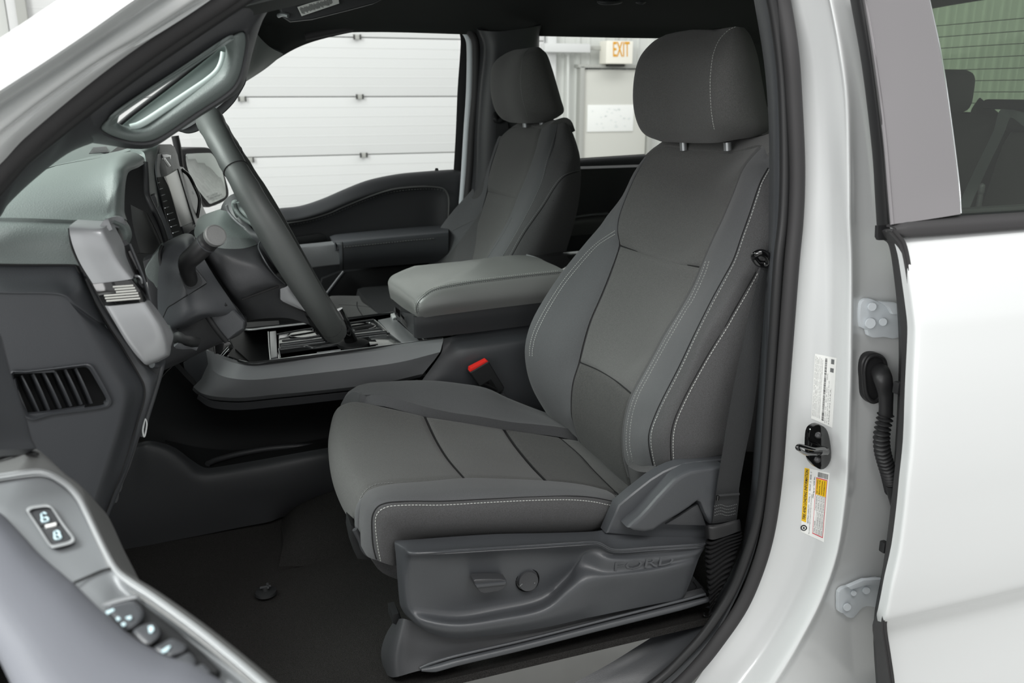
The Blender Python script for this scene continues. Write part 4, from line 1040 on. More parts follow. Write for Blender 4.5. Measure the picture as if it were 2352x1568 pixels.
nb = [
 [(1752, 330, 1.13), (1756, 334, 1.11), (1762, 342, 1.09), (1768, 352, 1.07)],
 [(1736, 349, 1.12), (1745, 356, 1.10), (1757, 368, 1.075), (1768, 384, 1.05)],
 [(1706, 388, 1.12), (1718, 392, 1.09), (1735, 404, 1.055), (1748, 424, 1.035)],
 [(1684, 444, 1.125), (1696, 440, 1.085), (1715, 448, 1.05), (1732, 468, 1.03)],
 [(1658, 505, 1.13), (1674, 498, 1.085), (1698, 505, 1.05), (1717, 510, 1.03)],
 [(1636, 550, 1.135), (1654, 546, 1.09), (1680, 552, 1.05), (1703, 550, 1.028)],
 [(1608, 614, 1.15), (1630, 608, 1.095), (1658, 606, 1.05), (1686, 598, 1.028)],
 [(1590, 657, 1.155), (1612, 655, 1.10), (1636, 652, 1.05), (1660, 646, 1.026)],
 [(1557, 716, 1.16), (1582, 714, 1.10), (1608, 708, 1.05), (1630, 700, 1.026)],
 [(1524, 769, 1.165), (1548, 772, 1.10), (1576, 770, 1.05), (1598, 765, 1.024)],
 [(1498, 818, 1.17), (1520, 826, 1.10), (1545, 828, 1.05), (1568, 828, 1.024)],
 [(1449, 908, 1.175), (1472, 912, 1.11), (1502, 912, 1.055), (1527, 910, 1.026)],
 [(1436, 950, 1.18), (1456, 958, 1.115), (1484, 962, 1.06), (1507, 955, 1.03)],
 [(1429, 997, 1.185), (1446, 1004, 1.115), (1470, 1005, 1.06), (1493, 1000, 1.032)],
 [(1431, 1047, 1.185), (1446, 1045, 1.115), (1470, 1042, 1.06), (1493, 1034, 1.032)],
 [(1441, 1072, 1.18), (1455, 1076, 1.12), (1478, 1080, 1.07), (1502, 1078, 1.036)],
]
e5 = grid('backrest_near_bolster', nb, ds, 'fabric_light', 6, 4, thick=.02, puff=(.002, .006))
s1 = [
 [(1768, 352, 1.07), (1790, 370, 1.04), (1810, 400, 1.02)],
 [(1768, 384, 1.05), (1788, 420, 1.02), (1808, 440, 1.005)],
 [(1748, 424, 1.035), (1780, 470, 1.015), (1800, 500, 1.0)],
 [(1732, 468, 1.03), (1765, 500, 1.01), (1790, 530, 1.0)],
 [(1703, 550, 1.028), (1735, 570, 1.008), (1762, 580, 1.0)],
 [(1686, 598, 1.028), (1714, 612, 1.006), (1742, 622, 1.0)],
 [(1660, 646, 1.026), (1686, 658, 1.004), (1711, 674, .998)],
 [(1630, 700, 1.026), (1658, 708, 1.003), (1684, 722, .996)],
 [(1598, 765, 1.024), (1618, 770, 1.002), (1640, 795, .996)],
 [(1568, 828, 1.024), (1588, 836, 1.002), (1606, 854, .996)],
 [(1527, 910, 1.026), (1552, 912, 1.006), (1573, 914, .998)],
 [(1507, 955, 1.03), (1532, 952, 1.010), (1554, 955, 1.0)],
 [(1493, 1000, 1.032), (1518, 996, 1.012), (1543, 995, 1.002)],
 [(1493, 1034, 1.032), (1518, 1034, 1.014), (1541, 1030, 1.004)],
 [(1502, 1080, 1.036), (1524, 1078, 1.018), (1544, 1073, 1.008)],
]
e6 = grid('backrest_side_strip', s1, ds, 'fabric_side', 5, 4, thick=.015, puff=(.0025, .007))
s2 = [
 [(1762, 580, 1.0), (1790, 600, 1.0), (1815, 640, 1.02), (1850, 640, 1.06)],
 [(1742, 622, 1.0), (1780, 650, .996), (1810, 680, 1.01), (1845, 680, 1.06)],
 [(1711, 674, .998), (1758, 700, .990), (1800, 720, 1.0), (1835, 725, 1.06)],
 [(1684, 722, .996), (1738, 750, .985), (1790, 770, .995), (1825, 770, 1.06)],
 [(1640, 795, .996), (1705, 830, .983), (1770, 850, .99), (1815, 850, 1.06)],
 [(1606, 854, .996), (1670, 890, .983), (1750, 910, .99), (1805, 910, 1.06)],
 [(1573, 914, .998), (1645, 945, .985), (1730, 960, .99), (1795, 960, 1.06)],
 [(1554, 955, 1.0), (1625, 985, .988), (1715, 990, .99), (1790, 990, 1.06)],
 [(1543, 995, 1.002), (1610, 1015, .990), (1700, 1015, .99), (1780, 1015, 1.06)],
 [(1541, 1030, 1.004), (1600, 1040, .994), (1690, 1030, .995), (1775, 1030, 1.06)],
 [(1544, 1073, 1.008), (1600, 1062, 1.0), (1690, 1040, 1.0), (1770, 1040, 1.06)],
]
e7 = grid('backrest_side', s2, ds, 'fabric_side', 5, 4, thick=.015, puff=(.002, .006))
# tucked fabric flap at the lower corner
grid('corner_flap', [[(1442, 1070, 1.10), (1465, 1082, 1.06), (1500, 1084, 1.03), (1546, 1074, 1.01)], [(1446, 1092, 1.11), (1468, 1098, 1.07), (1496, 1100, 1.05), (1530, 1092, 1.03)], [(1452, 1130, 1.12), (1462, 1124, 1.10), (1480, 1110, 1.08), (1500, 1100, 1.06)]], ds, 'fabric_side', 5, 5, thick=.012)
for _pts in ([(1486, 356, 1.44), (1434, 454, 1.445), (1418, 500, 1.435), (1417, 532, 1.425), (1420, 564, 1.425), (1400, 624, 1.425), (1379, 678, 1.425), (1354, 736, 1.425), (1338, 790, 1.425), (1328, 832, 1.425), (1314, 876, 1.425), (1309, 920, 1.425), (1311, 960, 1.425), (1328, 1010, 1.435)], [(1736, 349, 1.12), (1706, 388, 1.12), (1684, 444, 1.125), (1658, 505, 1.13), (1636, 550, 1.135), (1608, 614, 1.15), (1590, 657, 1.155), (1557, 716, 1.16), (1524, 769, 1.165), (1498, 818, 1.17), (1449, 908, 1.175), (1436, 950, 1.18), (1429, 997, 1.185), (1431, 1047, 1.185), (1442, 1090, 1.185)]):
    tube('backrest_welt', [V(p)+Vector((.014, 0, -.002)) for p in _pts], .013, ds, 'fabric_side', n=10)
# closed back shell behind the panels
grid('back_shell', [
 [(1560, 345, 1.42), (1620, 350, 1.30), (1700, 352, 1.20), (1760, 360, 1.10)],
 [(1440, 560, 1.50), (1560, 590, 1.30), (1680, 600, 1.12), (1760, 600, 1.04)],
 [(1260, 800, 1.53), (1440, 820, 1.30), (1600, 850, 1.12), (1740, 850, 1.03)],
 [(1310, 960, 1.53), (1420, 1010, 1.30), (1560, 1010, 1.12), (1700, 1010, 1.03)]], ds, 'fabric_side', 5, 5, thick=.06)
for _l in mid_[0], low_[0]:
    tube('seam', [V(p)+Vector((.0060, 0, 0)) for p in _l], .0024, e2, 'seam', n=8)
# top of the backrest running back under the headrest
_f = [V(p) for p in [(1486, 357, 1.43), (1527, 333, 1.40), (1600, 342, 1.32), (1690, 345, 1.22), (1752, 332, 1.13), (1768, 354, 1.07)]]
grid('backrest_top', [[p+Vector((.006, 0, -.012)) for p in _f], [p+Vector((.03, 0, .004)) for p in _f], [p+Vector((.08, 0, .008)) for p in _f], [p+Vector((.11, 0, -.01)) for p in _f], [p+Vector((.13, 0, -.12)) for p in _f]], ds, 'fabric', 5, 4, thick=.015)
bk = surface(e1, e2, e3, e4, e5, e6, e7)
stitch('stitching', [(1768, 388), (1750, 420), (1742, 445), (1728, 490), (1710, 540), (1690, 597), (1664, 648), (1640, 692), (1602, 766), (1565, 845), (1531, 911), (1511, 953), (1498, 989), (1496, 1018), (1501, 1052), (1508, 1078)], surface(e5, e6), e6)
seamline('seam', [(1764, 386), (1745, 422), (1722, 490), (1703, 543), (1684, 597), (1658, 645), (1633, 691), (1596, 765), (1559, 843), (1525, 909), (1505, 952), (1492, 989), (1490, 1018), (1496, 1053), (1503, 1080)], surface(e5, e6), e6)
stitch('stitching', [(1740, 628), (1714, 676), (1690, 717), (1672, 749), (1631, 815), (1594, 881), (1569, 931), (1552, 973), (1546, 1014), (1548, 1068)], surface(e6, e7), e7)
seamline('seam', [(1736, 624), (1708, 674), (1684, 715), (1666, 749), (1625, 815), (1588, 881), (1563, 931), (1546, 973), (1540, 1014), (1542, 1070)], surface(e6, e7), e7)
b5 = surface(e5)
for dx, mm in ((9, 'stitch'), (17, 'stitch')):
    stitch('stitching', [(1612+dx, 600), (1604+dx, 625), (1590+dx, 657), (1574+dx, 690), (1557+dx, 716), (1524+dx, 772), (1496+dx, 822), (1472+dx, 866), (1450+dx, 908), (1437+dx, 948), (1431+dx, 985), (1430+dx, 1025), (1438+dx, 1062)], b5, e5, mm if True else mm, step=.0046, dash=.003)
b4 = surface(e4)
for k in (0, 1):
    o = 7*k
    stitch('stitching', [(1413, 530+o*1.1), (1396, 541+o), (1374, 556+o), (1350+o*.4, 578+o), (1320+o*.5, 612+o), (1290+o*.8, 650+o*.6), (1262+o*.9, 693+o*.5), (1240+o, 732+o*.4), (1224+o, 768+o*.3), (1217+o, 800), (1217+o*.8, 820)], b4, e4, 'stitch', step=.0046, dash=.003)
# ---- headrest
hr = [
 [(1530, 80, 1.40), (1590, 68, 1.31), (1658, 74, 1.20), (1682, 62, 1.18), (1698, 62, 1.18), (1706, 64, 1.24), (1640, 66, 1.36)],
 [(1500, 98, 1.41), (1570, 82, 1.30), (1650, 95, 1.185), (1684, 84, 1.165), (1709, 82, 1.175), (1720, 84, 1.25), (1640, 84, 1.39)],
 [(1472, 132, 1.42), (1550, 125, 1.29), (1637, 135, 1.175), (1684, 130, 1.150), (1719, 125, 1.165), (1735, 128, 1.26), (1640, 125, 1.41)],
 [(1459, 178, 1.42), (1545, 180, 1.29), (1631, 184, 1.17), (1688, 182, 1.145), (1729, 186, 1.165), (1745, 186, 1.26), (1640, 184, 1.42)],
 [(1457, 235, 1.42), (1545, 240, 1.29), (1633, 238, 1.17), (1694, 238, 1.145), (1740, 243, 1.165), (1755, 243, 1.26), (1650, 240, 1.42)],
 [(1466, 280, 1.415), (1552, 290, 1.29), (1638, 284, 1.175), (1700, 280, 1.15), (1749, 284, 1.170), (1762, 284, 1.26), (1655, 285, 1.42)],
 [(1484, 308, 1.405), (1560, 318, 1.30), (1643, 312, 1.19), (1700, 305, 1.165), (1744, 304, 1.185), (1755, 302, 1.26), (1655, 306, 1.40)],
 [(1520, 324, 1.39), (1575, 328, 1.31), (1645, 328, 1.21), (1695, 320, 1.19), (1726, 316, 1.20), (1735, 312, 1.26), (1660, 318, 1.38)],
]
h1 = grid('headrest', hr, ds, 'fabric', 7, 6, closed=True, cap=True, thick=0)
hb_ = surface(h1)
stitch('stitching', [(1690, 62), (1676, 68), (1662, 80), (1650, 96), (1641, 118), (1636, 140), (1632, 184), (1633, 237), (1637, 275), (1642, 300)], hb_, h1, step=.0046)
for x0, x1_ in ((1562, 1577), (1662, 1679)):
    xm = (x0+x1_)/2
    Yp = 1.32 if xm < 1600 else 1.20
    a = at(xm, 326, Yp+.02); b = at(xm+1, 345, Yp+.02)
    tube('headrest_post', [a, b], .0065, h1, 'silver', n=12, smooth=0)
# ---- seat trim: shield, recliner cover, switches, riser
sh = [
 [(907, 1241, 1.012), (925, 1240, 1.004), (960, 1238, 1.0), (1040, 1232, 1.0), (1142, 1226, 1.0), (1244, 1224, 1.0), (1320, 1222, 1.0), (1372, 1219, 1.0), (1410, 1212, 1.0), (1500, 1214, 1.0), (1600, 1222, 1.0), (1628, 1228, 1.0)],
 [(906, 1246, 1.006), (926, 1255, .985), (950, 1262, .965), (1045, 1256, .969), (1142, 1251, .969), (1244, 1246, .969), (1320, 1241, .969), (1370, 1240, .969), (1412, 1255, .969), (1500, 1252, .969), (1600, 1246, .969), (1627, 1240, .97)],
 [(907, 1258, 1.004), (927, 1264, .980), (948, 1271, .956), (1050, 1266, .950), (1142, 1260, .950), (1244, 1254, .950), (1320, 1249, .950), (1372, 1247, .950), (1413, 1264, .950), (1500, 1259, .950), (1600, 1253, .950), (1625, 1247, .962)],
 [(909, 1275, 1.004), (927, 1281, .980), (948, 1288, .965), (1050, 1282, .969), (1142, 1276, .969), (1244, 1270, .969), (1320, 1263, .969), (1368, 1258, .961), (1410, 1273, .958), (1500, 1267, .958), (1600, 1258, .957), (1622, 1254, .966)],
 [(913, 1330, 1.004), (928, 1335, .980), (947, 1338, .974), (1050, 1340, .974), (1142, 1335, .974), (1244, 1320, .974), (1320, 1290, .974), (1352, 1270, .965), (1404, 1286, .950), (1500, 1284, .950), (1594, 1272, .950), (1616, 1262, .965)],
 [(918, 1385, 1.004), (934, 1392, .980), (956, 1400, .974), (1050, 1412, .974), (1142, 1398, .974), (1244, 1374, .974), (1300, 1330, .974), (1336, 1300, .965), (1396, 1310, .950), (1498, 1300, .950), (1586, 1282, .950), (1606, 1280, .965)],
 [(924, 1400, 1.004), (942, 1412, .980), (968, 1424, .962), (1052, 1432, .950), (1144, 1420, .948), (1248, 1398, .948), (1312, 1352, .946), (1346, 1334, .944), (1400, 1326, .943), (1498, 1313, .943), (1580, 1296, .945), (1600, 1296, .96)],
 [(932, 1412, 1.004), (948, 1424, .982), (975, 1440, .962), (1052, 1450, .948), (1144, 1440, .946), (1250, 1420, .946), (1325, 1395, .948), (1360, 1372, .950), (1405, 1358, .952), (1496, 1342, .950), (1572, 1330, .955), (1588, 1330, .965)],
 [(945, 1424, 1.004), (962, 1438, .986), (990, 1453, .97), (1045, 1466, .966), (1142, 1457, .964), (1250, 1441, .964), (1346, 1419, .964), (1372, 1414, .964), (1410, 1406, .964), (1500, 1388, .966), (1562, 1376, .968), (1572, 1370, .975)],
]
shd = grid('side_shield', sh, ds, 'plastic', 5, 5, thick=.004)
sb = surface(shd)
# embossed maker lettering in the lower field
fq = [hit(sb, x, y, 0.0)[0] for x, y in ((1413, 1291), (1549, 1274), (1545, 1296), (1411, 1311))]
ff = quadmap(fq, 0.0004)
v_, f_ = text_mesh('FORD', 0.0)
mx_ = [ff(a, b, 0.0) for a, b in v_]
nq = (CAM-fq[0]).normalized()
verts = mx_+[p+nq*.0012 for p in mx_]; n_ = len(mx_)
bm = bmesh.new(); bvs = [bm.verts.new(p) for p in mx_]
for q in f_:
    try: bm.faces.new([bvs[i] for i in q])
    except Exception: pass
ext = bmesh.ops.extrude_face_region(bm, geom=bm.faces[:])
bmesh.ops.translate(bm, verts=[g for g in ext['geom'] if isinstance(g, bmesh.types.BMVert)], vec=nq*.0006)
bm.verts.index_update()
finish('embossed_lettering', [v.co.copy() for v in bm.verts], [tuple(v.index for v in f.verts) for f in bm.faces], 'plastic', shd, 30, {'kind': 'stuff'}); bm.free()
# power switches
sw = plate('lumbar_switch', [(1088, 1334), (1092, 1331), (1120, 1330), (1150, 1330), (1164, 1333), (1166, 1342), (1158, 1352), (1146, 1358), (1112, 1364), (1102, 1360), (1094, 1350)], .016, ds, 'plastic_dark', Y=.953, bevel=.003, segs=3)
plate('switch_ridge', [(1092, 1343), (1164, 1336), (1160, 1343), (1096, 1350)], .006, sw, 'plastic', Y=.950, bevel=.0015)
ctr = hit(sb, 1211, 1331, 0.0)[0]
an = Vector((-.05, -1, .12)).normalized()
kn = disc('round_switch', ctr-an*.004, an, .017, .012, ds, 'piano', prof=[(.0176, 0), (.0176, .0055), (.0168, .0065), (.0160, .0060), (.0156, .004), (.0152, .004)], n=40)
disc('switch_cap', ctr-an*.001, an, .0145, .010, kn, 'plastic_dark', prof=[(.0146, 0), (.0146, .006), (.0138, .0076), (.0100, .0068), (.002, .0064)], n=40)
for a0 in (-.35, math.pi+.25):
    s_ = an.orthogonal().normalized()
    q = Matrix.Rotation(0, 3, 'X')
    d = Vector((math.cos(a0), 0, math.sin(a0)))
    box('switch_tick', ctr+an*.0062+d*.0118, (.0055, .0012, .0011), kn, 'ink_gray' if a0 > 1 else 'silver', .0003, R=Matrix.Rotation(-a0-.35, 3, 'Y'))
# recliner cover
rc = plate('recliner_cover', [(1393, 1226), (1402, 1205), (1412, 1182), (1422, 1160), (1458, 1130), (1495, 1101), (1524, 1083), (1546, 1073), (1575, 1064), (1620, 1058), (1668, 1052), (1668, 1236), (1628, 1240), (1500, 1236)], .02, ds, 'plastic', Y=.985, bevel=.005, segs=3)
lv = plate('recliner_lever', [(1442, 1213), (1456, 1200), (1472, 1187), (1490, 1168), (1510, 1145), (1531, 1123), (1550, 1103), (1566, 1091), (1588, 1081), (1612, 1077), (1668, 1072), (1668, 1205), (1632, 1205), (1618, 1178), (1609, 1155), (1602, 1152), (1584, 1166), (1560, 1182), (1524, 1203), (1502, 1219), (1480, 1223), (1455, 1220)], .03, ds, 'plastic', Y=.962, bevel=.007, segs=4)
plate('lever_recess', [(1530, 1204), (1560, 1186), (1590, 1166), (1603, 1158), (1612, 1178), (1622, 1207)], .004, ds, 'plastic_dark', Y=.972, bevel=.001)
# riser and track
rs_ = [
 [(905, 1425, 1.06), (925, 1420, 1.0), (960, 1430, .995), (1050, 1450, .99), (1210, 1430, .985), (1400, 1395, .985), (1560, 1362, .985), (1612, 1350, .985)],
 [(885, 1460, 1.05), (912, 1470, .99), (960, 1478, .985), (1050, 1478, .983), (1210, 1452, .98), (1400, 1408, .98), (1560, 1370, .98), (1618, 1358, .98)],
 [(875, 1500, 1.045), (905, 1512, .985), (958, 1512, .980), (1050, 1500, .978), (1210, 1467, .975), (1400, 1420, .975), (1560, 1381, .975), (1622, 1366, .975)],
 [(882, 1545, 1.04), (905, 1555, .98), (958, 1541, .972), (1050, 1521, .972), (1210, 1484, .970), (1400, 1437, .970), (1560, 1397, .970), (1626, 1378, .970)],
]
grid('riser_cover', rs_, ds, 'plastic_dark', 5, 4, thick=.006)
tube('track_rail', [(968, 1538, .966), (1000, 1534, .964), (1050, 1520, .962), (1210, 1482, .962), (1400, 1434, .962), (1560, 1394, .962), (1628, 1376, .962)], [.002, .0052, .0052, .0052, .0052, .0052, .004], ds, 'plastic', n=12)
tube('track_lip', [(965, 1534, .972), (996, 1521, .968), (1050, 1505, .966), (1210, 1468, .966), (1400, 1420, .966), (1560, 1380, .966), (1620, 1364, .966)], .0024, ds, 'plastic', n=8)
grid('track_channel', [[(970, 1532, .972), (1050, 1512, .972), (1210, 1474, .972), (1400, 1426, .972), (1620, 1369, .972)], [(970, 1536, .974), (1050, 1517, .974), (1210, 1479, .974), (1400, 1431, .974), (1622, 1374, .974)]], ds, 'plastic_black', 3, 2, thick=.003)
plate('track_front_cap', [(901, 1411), (916, 1408), (924, 1425), (920, 1440), (902, 1432)], .03, ds, 'plastic_black', Y=1.02, bevel=.002)
# floor cover panel behind the track
plate('track_end_cover', [(1597, 1328), (1612, 1345), (1628, 1362), (1626, 1370), (1565, 1380), (1572, 1356)], .02, ds, 'plastic_dark', Y=1.0, bevel=.002)
tube('cover_line', [(1572, 1364, .998), (1594, 1354, .998), (1600, 1347, .998), (1592, 1335, .998)], .0006, ds, 'seam', n=6, smooth=2)

# ---- driver belt buckle
bk_ = thing('seat_belt_buckle', 'black seat belt buckle with red release button between driver seat and console', 'buckle', at(1180, 945, 1.57))
plate('buckle_body', [(1079, 856), (1123, 830), (1159, 890), (1157, 897), (1126, 914), (1119, 911)], .022, bk_, 'plastic_black', Y=1.565, bevel=.004, segs=3)
plate('release_button', [(1080, 854), (1081, 846), (1118, 827), (1124, 831), (1123, 834)], .016, bk_, 'red', Y=1.568, bevel=.0012)
plate('label_patch', [(1103, 886), (1128, 871), (1144, 896), (1120, 911)], .002, bk_, 'piano', Y=1.5635, bevel=.0005)
plate('buckle_stalk', [(1132, 915), (1156, 902), (1186, 944), (1190, 958), (1170, 952)], .008, bk_, 'plastic_dark', Y=1.570, bevel=.002)
tube('stalk_edge', [(1170, 929, 1.566), (1184, 948, 1.566)], .0016, bk_, 'silver', n=6, smooth=2)
box('anchor_bracket', at(1252, 958, 1.57), (.05, .02, .010), bk_, 'trim_gray', .003, R=Matrix.Rotation(-.35, 3, 'Y'))

# ================================================================== driver shoulder belt
sbt = thing('driver_seat_belt', 'black shoulder belt webbing hanging beside the driver seat to a ribbed boot', 'seat belt', at(1640, 1400, 0.9670))
WL = [(1752, 600), (1741, 640), (1722, 720), (1705, 800), (1689, 873), (1673, 960), (1660, 1040), (1647, 1120), (1642, 1160), (1636, 1202)]
WR = [(1766, 604), (1760, 650), (1752, 730), (1746, 800), (1740, 873), (1728, 960), (1712, 1040), (1698, 1120), (1697, 1150), (1692, 1195)]
YY = [0.9670, 0.9620, 0.9540, 0.9480, 0.9460, 0.9460, 0.9480, 0.9520, 0.9540, 0.9580]
ws = grid('webbing', [[(a[0], a[1], y+.001), ((a[0]+b[0])/2, (a[1]+b[1])/2, y), (b[0], b[1], y+.001)] for a, b, y in zip(WL, WR, YY)], sbt, 'belt', 4, 5, thick=.0014)
wsb = surface(ws)
# stitched fold near the bottom
tube('webbing_fold', [(1645, 1139, 0.9480), (1660, 1137, 0.9470), (1697, 1134, 0.9480)], .0022, sbt, 'belt', n=8, smooth=2)
box('fold_keeper', at(1648, 1143, 0.9460), (.004, .004, .008), sbt, 'piano', .001)
for k in range(4):
    yy = 1160+k*7
    stitch('webbing_thread', [(1641, yy+2), (1655, yy-2), (1670, yy+2), (1692, yy-3)], wsb, ws, 'ink_gray', step=.003, dash=.0016, off=.0006)
# upper guide
tube('belt_guide', [(1732, 590, 0.9670), (1736, 584, 0.9600), (1748, 580, 0.9560), (1762, 586, 0.9540), (1766, 600, 0.9570), (1758, 606, 0.9620), (1742, 604, 0.9660)], .0050, sbt, 'piano', n=12, closed=True)
plate('belt_stop', [(1741, 652), (1757, 644), (1760, 654), (1757, 658), (1743, 660)], .006, sbt, 'plastic_black', Y=.972, bevel=.001)
# ribbed boot
bh = grid('boot_collar', [
 [(1624, 1209, .972), (1627, 1205, .956), (1637, 1207, .951), (1664, 1201, .950), (1693, 1193, .951), (1697, 1193, .960), (1670, 1202, .974)],
 [(1622, 1214, .972), (1625, 1212, .954), (1637, 1214, .948), (1665, 1208, .947), (1695, 1200, .948), (1699, 1202, .960), (1670, 1210, .975)],
 [(1623, 1237, .972), (1627, 1237, .954), (1639, 1239, .948), (1667, 1231, .947), (1697, 1220, .948), (1700, 1221, .960), (1670, 1232, .975)]], sbt, 'rubber_dark', 5, 4, closed=True, thick=0, cap=True)
LBx = [(1622, 1238), (1619, 1262), (1620, 1290), (1622, 1320), (1625, 1350), (1627, 1378), (1628, 1402)]
RBx = [(1699, 1222), (1700, 1240), (1692, 1262), (1683, 1295), (1670, 1330), (1652, 1362), (1640, 1390)]
n_r = 15
La = catmull([Vector((a, b, 0)) for a, b in LBx], 20); Ra = catmull([Vector((a, b, 0)) for a, b in RBx], 20)
rows = []
for i in range(n_r*4+1):
    t = i/(n_r*4); k = t*(len(La)-1); a = La[int(k)]; b = Ra[int(k)]
    ph_ = (i % 4)
    o = {0: -3.0, 1: 0.5, 2: 2.5, 3: 0.5}[ph_]
    oy = {0: .004, 1: .0005, 2: -.0015, 3: .0005}[ph_]
    wd_ = max(b.x-a.x, 8)
    rows.append([(a.x+3-o*.4, a.y-1, 0.9740), (a.x+4-o, a.y+4, 0.9560+oy), (a.x+wd_*.20, a.y+5, 0.9480+oy), (a.x+wd_*.6, a.y*.4+b.y*.6+2.5, 0.9480+oy), (b.x-2+o, b.y+1, 0.9520+oy), (b.x+o*.5, b.y-3, 0.9670), (a.x*.5+b.x*.5, a.y*.5+b.y*.5-4, 0.9770)])
grid('ribbed_boot', rows, sbt, 'rubber_dark', 3, 1, closed=True, thick=0, sharp=80)
tube('anchor_wire', [(1618, 1408, 0.9670), (1617, 1413, 0.9620), (1626, 1416, 0.9620), (1632, 1410, 0.9640)], .0016, sbt, 'bolt', n=8)

# ================================================================== passenger seat
ps = thing('bucket_seat', 'charcoal cloth front passenger seat with headrest beyond the center console', 'seat', (0.8, 2.16, 0.9))
O = .89
hr = [
 [(1160, 124, 2.29), (1180, 115, 2.22), (1202, 112, 2.13), (1220, 109, 2.10), (1236, 108, 2.09), (1240, 112, 2.16), (1200, 112, 2.26)],
 [(1140, 138, 2.30), (1168, 134, 2.20), (1196, 126, 2.09), (1222, 122, 2.065), (1246, 124, 2.08), (1254, 126, 2.17), (1200, 124, 2.28)],
 [(1130, 158, 2.30), (1158, 160, 2.19), (1189, 153, 2.075), (1222, 152, 2.05), (1256, 155, 2.07), (1265, 158, 2.17), (1205, 152, 2.30)],
 [(1128, 190, 2.30), (1156, 195, 2.18), (1187, 190, 2.07), (1226, 190, 2.045), (1265, 190, 2.065), (1274, 192, 2.17), (1205, 190, 2.31)],
 [(1130, 220, 2.30), (1160, 228, 2.18), (1190, 226, 2.07), (1232, 226, 2.045), (1275, 226, 2.065), (1284, 228, 2.17), (1210, 220, 2.31)],
 [(1138, 250, 2.295), (1168, 260, 2.19), (1198, 256, 2.08), (1240, 254, 2.055), (1283, 254, 2.075), (1290, 254, 2.17), (1215, 250, 2.30)],
 [(1152, 270, 2.28), (1178, 276, 2.20), (1204, 273, 2.10), (1242, 271, 2.075), (1274, 268, 2.09), (1280, 267, 2.16), (1220, 268, 2.28)],
 [(1170, 280, 2.27), (1190, 283, 2.20), (1210, 283, 2.12), (1238, 282, 2.10), (1258, 279, 2.11), (1262, 277, 2.16), (1222, 277, 2.26)],
]
ph1 = grid('headrest', hr, ps, 'fabric', 6, 5, closed=True, cap=True, thick=0)
stitch('stitching', [(1214, 113), (1203, 126), (1198, 153), (1196, 190), (1200, 226), (1207, 252), (1212, 270)], surface(ph1), ph1, 'stitch_dim', wd=.0006)
for x in (1206, 1245):
    tube('headrest_post', [at(x, 280, 2.17 if x < 1220 else 2.12), at(x+1, 292, 2.17 if x < 1220 else 2.12)], .007, ph1, 'silver', n=10, smooth=0)
pu = [
 [(1176, 292, 2.30), (1200, 288, 2.23), (1222, 287, 2.17), (1244, 292, 2.09)],
 [(1150, 310, 2.33), (1182, 308, 2.24), (1212, 310, 2.14), (1236, 315, 2.06)],
 [(1138, 340, 2.34), (1172, 342, 2.24), (1204, 345, 2.13), (1227, 350, 2.045)],
 [(1124, 385, 2.34), (1160, 392, 2.24), (1192, 396, 2.13), (1209, 400, 2.045)],
 [(1117, 415, 2.34), (1150, 425, 2.24), (1175, 432, 2.14), (1196, 432, 2.05)],
 [(1117, 439, 2.33), (1138, 443, 2.26), (1162, 449, 2.16), (1184, 455, 2.06)],
]
p1_ = grid('backrest_upper', pu, ps, 'fabric', 6, 4, thick=.02, puff=(.005, .012))
pm = [
 [(1117, 439, 2.33), (1138, 443, 2.26), (1162, 449, 2.16), (1184, 455, 2.06)],
 [(1104, 485, 2.33), (1124, 490, 2.26), (1150, 495, 2.16), (1170, 495, 2.065)],
 [(1085, 540, 2.33), (1106, 545, 2.26), (1130, 548, 2.17), (1146, 540, 2.07)],
 [(1066, 595, 2.33), (1085, 600, 2.26), (1104, 602, 2.17), (1114, 596, 2.08)],
 [(1050, 650, 2.33), (1066, 655, 2.26), (1084, 655, 2.17), (1090, 650, 2.08)],
]
p2_ = grid('backrest_insert', pm, ps, 'fabric', 6, 5, thick=.02, puff=(.006, .014))
pf = [
 [(1160, 320, 2.38), (1146, 312, 2.37), (1147, 312, 2.35), (1150, 312, 2.335)],
 [(1148, 345, 2.40), (1135, 340, 2.38), (1136, 341, 2.36), (1138, 342, 2.345)],
 [(1130, 400, 2.42), (1114, 386, 2.41), (1118, 388, 2.38), (1123, 390, 2.345)],
 [(1120, 450, 2.44), (1085, 435, 2.43), (1100, 436, 2.39), (1116, 440, 2.335)],
 [(1090, 500, 2.44), (1044, 480, 2.43), (1072, 484, 2.38), (1104, 485, 2.33)],
 [(1060, 560, 2.44), (1007, 530, 2.43), (1045, 536, 2.38), (1086, 540, 2.33)],
 [(1040, 610, 2.44), (988, 580, 2.43), (1025, 590, 2.38), (1068, 595, 2.33)],
 [(1030, 660, 2.44), (982, 640, 2.43), (1015, 645, 2.38), (1050, 650, 2.33)],
]
p3_ = grid('backrest_far_bolster', pf, ps, 'fabric_light', 5, 4, thick=.02, puff=(.002, .006))
pn = [
 [(1244, 292, 2.09), (1252, 288, 2.06), (1264, 284, 2.03), (1280, 284, 2.01)],
 [(1236, 315, 2.06), (1246, 314, 2.02), (1258, 318, 1.985), (1272, 330, 1.965)],
 [(1227, 350, 2.045), (1236, 352, 2.00), (1246, 358, 1.965), (1258, 368, 1.945)],
 [(1209, 400, 2.045), (1220, 404, 1.995), (1232, 410, 1.96), (1244, 418, 1.94)],
 [(1190, 445, 2.05), (1202, 452, 2.0), (1214, 456, 1.96), (1226, 460, 1.94)],
 [(1170, 495, 2.065), (1180, 500, 2.0), (1192, 502, 1.96), (1202, 505, 1.94)],
 [(1146, 540, 2.07), (1155, 545, 2.0), (1166, 548, 1.96), (1176, 550, 1.94)],
 [(1114, 596, 2.08), (1124, 600, 2.01), (1136, 602, 1.965), (1146, 604, 1.945)],
 [(1095, 650, 2.08), (1105, 650, 2.01), (1118, 650, 1.965), (1128, 650, 1.945)],
]
